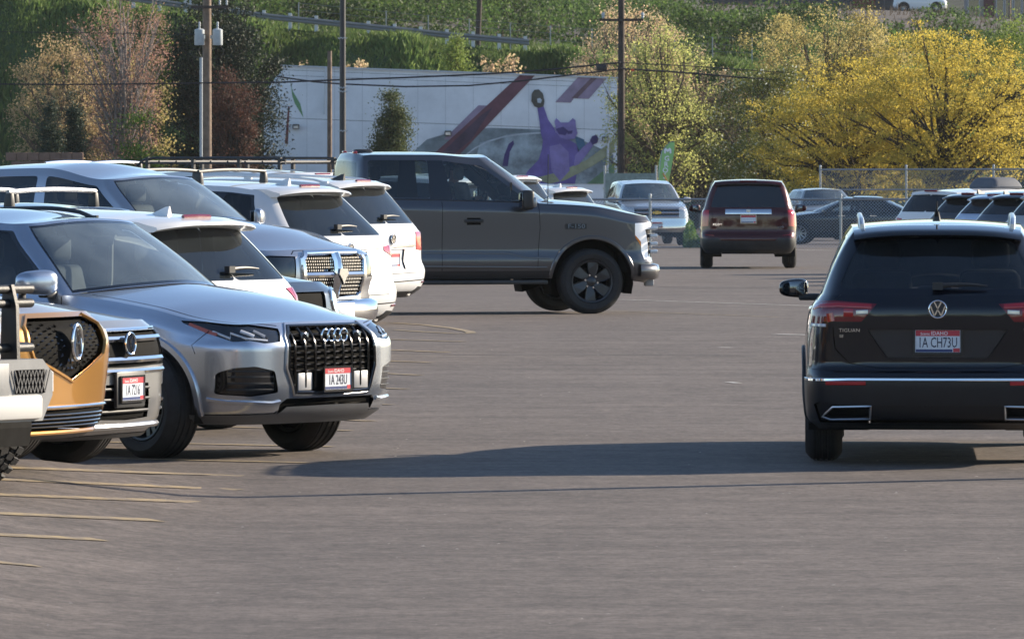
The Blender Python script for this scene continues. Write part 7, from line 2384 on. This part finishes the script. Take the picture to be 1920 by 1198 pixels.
def far_hill():
    V, F = [], []
    xs = np.arange(-400, 2400, 60.0)
    for xi in xs:
        for (d, z) in ((690, 8.0), (720, 13 + 1.2 * math.sin(xi * 0.011)), (760, 18 + 1.5 * math.sin(xi * 0.013 + 1)), (800, 25)):
            V.append(((xi - 960) / FPX * d, d, z))
    for i in range(len(xs) - 1):
        for k in range(3): F.append((4 * i + k, 4 * i + k + 1, 4 * i + k + 5, 4 * i + k + 4))
    tag(mk('far_hill', V, F, mat('far hill scrub', (0.05, 0.055, 0.03), 0.95, noise=0.5, nscale=0.25, bump=0.8, bscale=0.8), None, True), 'scrubby slope rising behind the hill road', None, None, 'structure')
    C = np.stack([rng.uniform(-30, 55, 9000), rng.uniform(672, 690, 9000), 0 * rng.random(9000)], 1)
    C[:, 2] = 10.5 + rng.random(9000) * (3.2 + 1.2 * np.sin(C[:, 0] * 0.6))
    tag(quads('hedge_mass', leaves(C, 0.55, 0.7), L_JUN), 'dark hedge mass behind the hill road', 'hedge', None, 'stuff')
far_hill()
def hill_shed():
    p = at(1500, 12, 655)
    root = empty('long_shed', (p.x, 655, p.z - 0.6))
    tag(root, 'long dark shed along the hill road behind the crest', 'building')
    box('wall', (0, 3, 1.6), (17, 6, 4.4), mat('slate cladding', (0.055, 0.06, 0.062), 0.8, noise=0.2, nscale=0.8), root)
    box('roof', (0, 3, 4.0), (18, 7, 0.35), M_UNDER, root)
    for k in range(8): box('cladding_rib', (-8 + k * 2.2, -0.04, 1.6), (0.10, 0.06, 4.2), mat('slate rib', (0.08, 0.085, 0.09), 0.7), root)
    box('door', (5.6, -0.05, 0.9), (2.0, 0.08, 2.6), mat('rust door', (0.14, 0.035, 0.025), 0.8), root)
hill_shed()

# ------------------------------------------------------------------ trees
px_tree('pink_maple', 'tall bare-branched maple with pink red buds on the left', 148, 318, -35, 330, 306, L_PINK, n=13000, leaf=0.077, bark=M_PBARK, shape='fan', limb=120, nclump=190, spread=0.27, z0=0.16, trunk=0.17)
px_tree('tan_tree', 'tan budding tree at the far left', 20, 215, 62, 330, 312, L_TAN, n=15000, leaf=0.098, bark=M_BARK, limb=60, nclump=150, spread=0.26, z0=0.10)
px_tree('olive_tree', 'loose olive tree low behind the pink maple', 150, 330, 120, 330, 314, L_OLV, n=9000, leaf=0.098, limb=50, nclump=120, spread=0.27, z0=0.15)
px_tree('juniper', 'narrow dark juniper, the left one of two under the tan tree', 64, 122, 185, 330, 300, L_JUN, 'shrub', n=17100, leaf=0.084, shape='cone', nclump=80, spread=0.16, z0=0.02, limb=8)
px_tree('juniper', 'narrow dark juniper, the right one of two under the tan tree', 112, 165, 182, 330, 301, L_JUN, 'shrub', n=17100, leaf=0.084, shape='cone', nclump=80, spread=0.16, z0=0.02, limb=8)
px_tree('dark_pine', 'big dark pine behind the transformer pole', 292, 528, -25, 330, 318, L_PINE, n=49400, leaf=0.140, bark=M_DBARK, limb=60, nclump=240, spread=0.34, z0=0.08, asp=0.4, shell=0.5)
px_tree('lime_sapling', 'lime green young tree between the maple and the pine', 268, 312, 36, 330, 316, L_LIME, n=6650, leaf=0.098, nclump=36, spread=0.2, z0=0.45, shape='column')
px_tree('green_shrub', 'bright green shrub at the foot of the maple', 225, 300, 215, 330, 302, L_GRN, 'shrub', n=9500, leaf=0.098, nclump=50, spread=0.25, z0=0.05)
px_tree('brown_red_tree', 'brown red budding tree right of the transformer pole', 396, 478, 122, 330, 304, L_BRN, n=17100, leaf=0.077, bark=M_DBARK, nclump=110, spread=0.22, z0=0.10, limb=60)
px_tree('spruce_shrub', 'rounded cone of a green tree in front of the white wall', 684, 788, 172, 330, 312, L_BUSH, n=24700, leaf=0.091, bark=M_DBARK, shape='cone', nclump=130, spread=0.24, z0=0.06, limb=40)
px_tree('orange_tree', 'orange tan budding tree behind the right end of the mural wall', 1058, 1290, 20, 330, 342, L_ORA, n=17100, leaf=0.105, limb=60, nclump=140, spread=0.30, z0=0.25)
px_tree('yellow_green_tree', 'yellow green leafy tree just right of the dark wooden pole', 1130, 1350, 46, 350, 300, L_YGR, n=16000, leaf=0.098, limb=70, nclump=230, spread=0.26, z0=0.06, shell=0.4)
px_tree('tan_side_tree', 'tan and orange budding tree in the middle beside the banner', 1235, 1400, 112, 350, 304, L_ORA, n=12350, leaf=0.091, limb=90, nclump=150, spread=0.22, z0=0.15, shape='fan')
px_tree('dark_thicket', 'dark green thicket low behind the banner', 1190, 1420, 225, 350, 312, L_JUN, 'shrub', n=22800, leaf=0.126, limb=10, nclump=120, spread=0.35, z0=0.02)
px_tree('white_flecked_tree', 'green tree with pale flecked leaves left of the yellow trees', 1325, 1540, 112, 350, 292, L_FLECK, n=28500, leaf=0.098, limb=40, nclump=130, spread=0.30, z0=0.05)
px_tree('tall_tan_tree', 'tall tan budding tree behind the yellow trees', 1415, 1680, 20, 350, 306, L_OLV, n=38000, leaf=0.105, limb=120, nclump=210, spread=0.27, z0=0.12, shape='fan')
px_tree('yellow_tree', 'large golden yellow tree, the left one of two', 1415, 1785, 106, 360, 283, L_YEL, n=45600, leaf=0.087, bark=M_DBARK, limb=60, nclump=620, spread=0.26, z0=0.12, shell=0.45, flat=0.38)
px_tree('yellow_tree', 'large golden yellow tree, the taller right one of two', 1590, 1955, 46, 360, 279, L_YEL, n=49400, leaf=0.087, bark=M_DBARK, limb=60, nclump=660, spread=0.26, z0=0.12, shell=0.45, flat=0.38)
px_tree('pale_green_tree', 'pale green tree at the right edge behind the yellow trees', 1815, 1985, 40, 350, 310, L_LIME, n=24700, leaf=0.105, limb=30, nclump=140, spread=0.34, z0=0.12)
px_tree('olive_edge_tree', 'dark olive tree low at the right edge', 1840, 1990, 160, 350, 296, L_BUSH, n=15200, leaf=0.112, limb=30, nclump=100, spread=0.3, z0=0.05)
px_tree('pale_bank_tree', 'small pale green tree rising over the building roof', 822, 890, 76, 200, 352, L_LIME, n=4940, leaf=0.119, nclump=40, spread=0.22, z0=0.2, shape='cone')
for (a, b_, y) in ((560, 600, 112), (640, 700, 112), (895, 940, 108), (930, 975, 100)):
    px_tree('orange_sprig', {560: 'orange budding sprig over the left part of the roof', 640: 'orange budding sprig behind the dark steel pole', 895: 'orange budding sprig right of the pale green tree', 930: 'orange budding sprig, rightmost over the roof'}[a], a, b_, y, 200, 352, L_ORA, 'shrub', n=300, leaf=0.16, nclump=12, spread=0.16, z0=0.3, limb=10, trunk=0.04)
# weeds by the fence foot
def weeds():
    N = 5000
    x = rng.uniform(1283, 1330, N); d = rng.uniform(209, 214, N)
    P = np.array([gp3(a, b) for a, b in zip(x, d)])
    P[:, 2] += rng.uniform(0, 0.75, N) * (0.5 + 0.25 * np.sin(x * 0.21) + 0.25 * np.sin(x * 0.083 + 1))
    tag(quads('fence_weeds', leaves(P, 0.12, 0.6), L_GRN), 'green weeds behind the low fence beside the capped pickup', 'weeds', None, 'stuff')
weeds()
# lot light outside the frame whose shadow crosses the foreground
def lot_light():
    a = unproj(960, 920)
    s = Vector((math.sin(SUN_AZ), math.cos(SUN_AZ), 0))
    b = Vector((a.x, a.y, 0)) + s * 9.0
    root = empty('lot_light', b)
    tag(root, 'steel parking lot light pole just right of the frame casting a thin shadow', 'pole')
    tube('shaft', [(0, 0, 0), (0, 0, 8.0)], [0.09, 0.07], M_DMET, root, 12)
    lathe_obj('footing', [(0, 0.7), (0.22, 0.7), (0.25, 0.66), (0.25, 0.0)], 20, mat('concrete', (0.35, 0.34, 0.32), 0.9), root, 'z')
    box('lamp_head', (-0.3, 0, 8.0), (0.7, 0.35, 0.12), M_DMET, root, 0.03)
lot_light()

# tree belt across the road behind the viewpoint, mirrored in the car bodies
def tree_belt():
    C = []
    for k in range(46):
        x = -190 + k * 8.4 + rng.normal() * 2.0
        y = -95 + rng.normal() * 7
        h = rng.uniform(7, 13)
        q = rng.normal(size=(420, 3)) * np.array([2.6, 2.6, h * 0.22]) + np.array([x, y, h * 0.5])
        q[:, 2] = np.maximum(q[:, 2], 0.2)
        C.append(q)
    tag(quads('tree_belt', leaves(np.concatenate(C), 0.9, 0.7), L_BUSH), 'belt of trees behind the viewpoint', 'trees', None, 'stuff')
tree_belt()
# light haze over the whole place
def haze():
    x0, x1, y0, y1, z0, z1 = -420, 420, -320, 815, -6, 27
    V = [(x, y, z) for x in (x0, x1) for y in (y0, y1) for z in (z0, z1)]
    F = [(0, 1, 3, 2), (4, 6, 7, 5), (0, 4, 5, 1), (2, 3, 7, 6), (0, 2, 6, 4), (1, 5, 7, 3)]
    m = bpy.data.materials.new('haze')
    m.use_nodes = True
    nt = m.node_tree
    nt.nodes.clear()
    out = nt.nodes.new('ShaderNodeOutputMaterial')
    v = nt.nodes.new('ShaderNodeVolumePrincipled')
    v.inputs['Color'].default_value = (0.85, 0.90, 0.95, 1)
    v.inputs['Density'].default_value = 0.00005
    nt.links.new(v.outputs[0], out.inputs['Volume'])
    tag(mk('haze', V, F, m, None, False), 'thin evening haze over the lot and hillside', None, None, 'stuff')
haze()
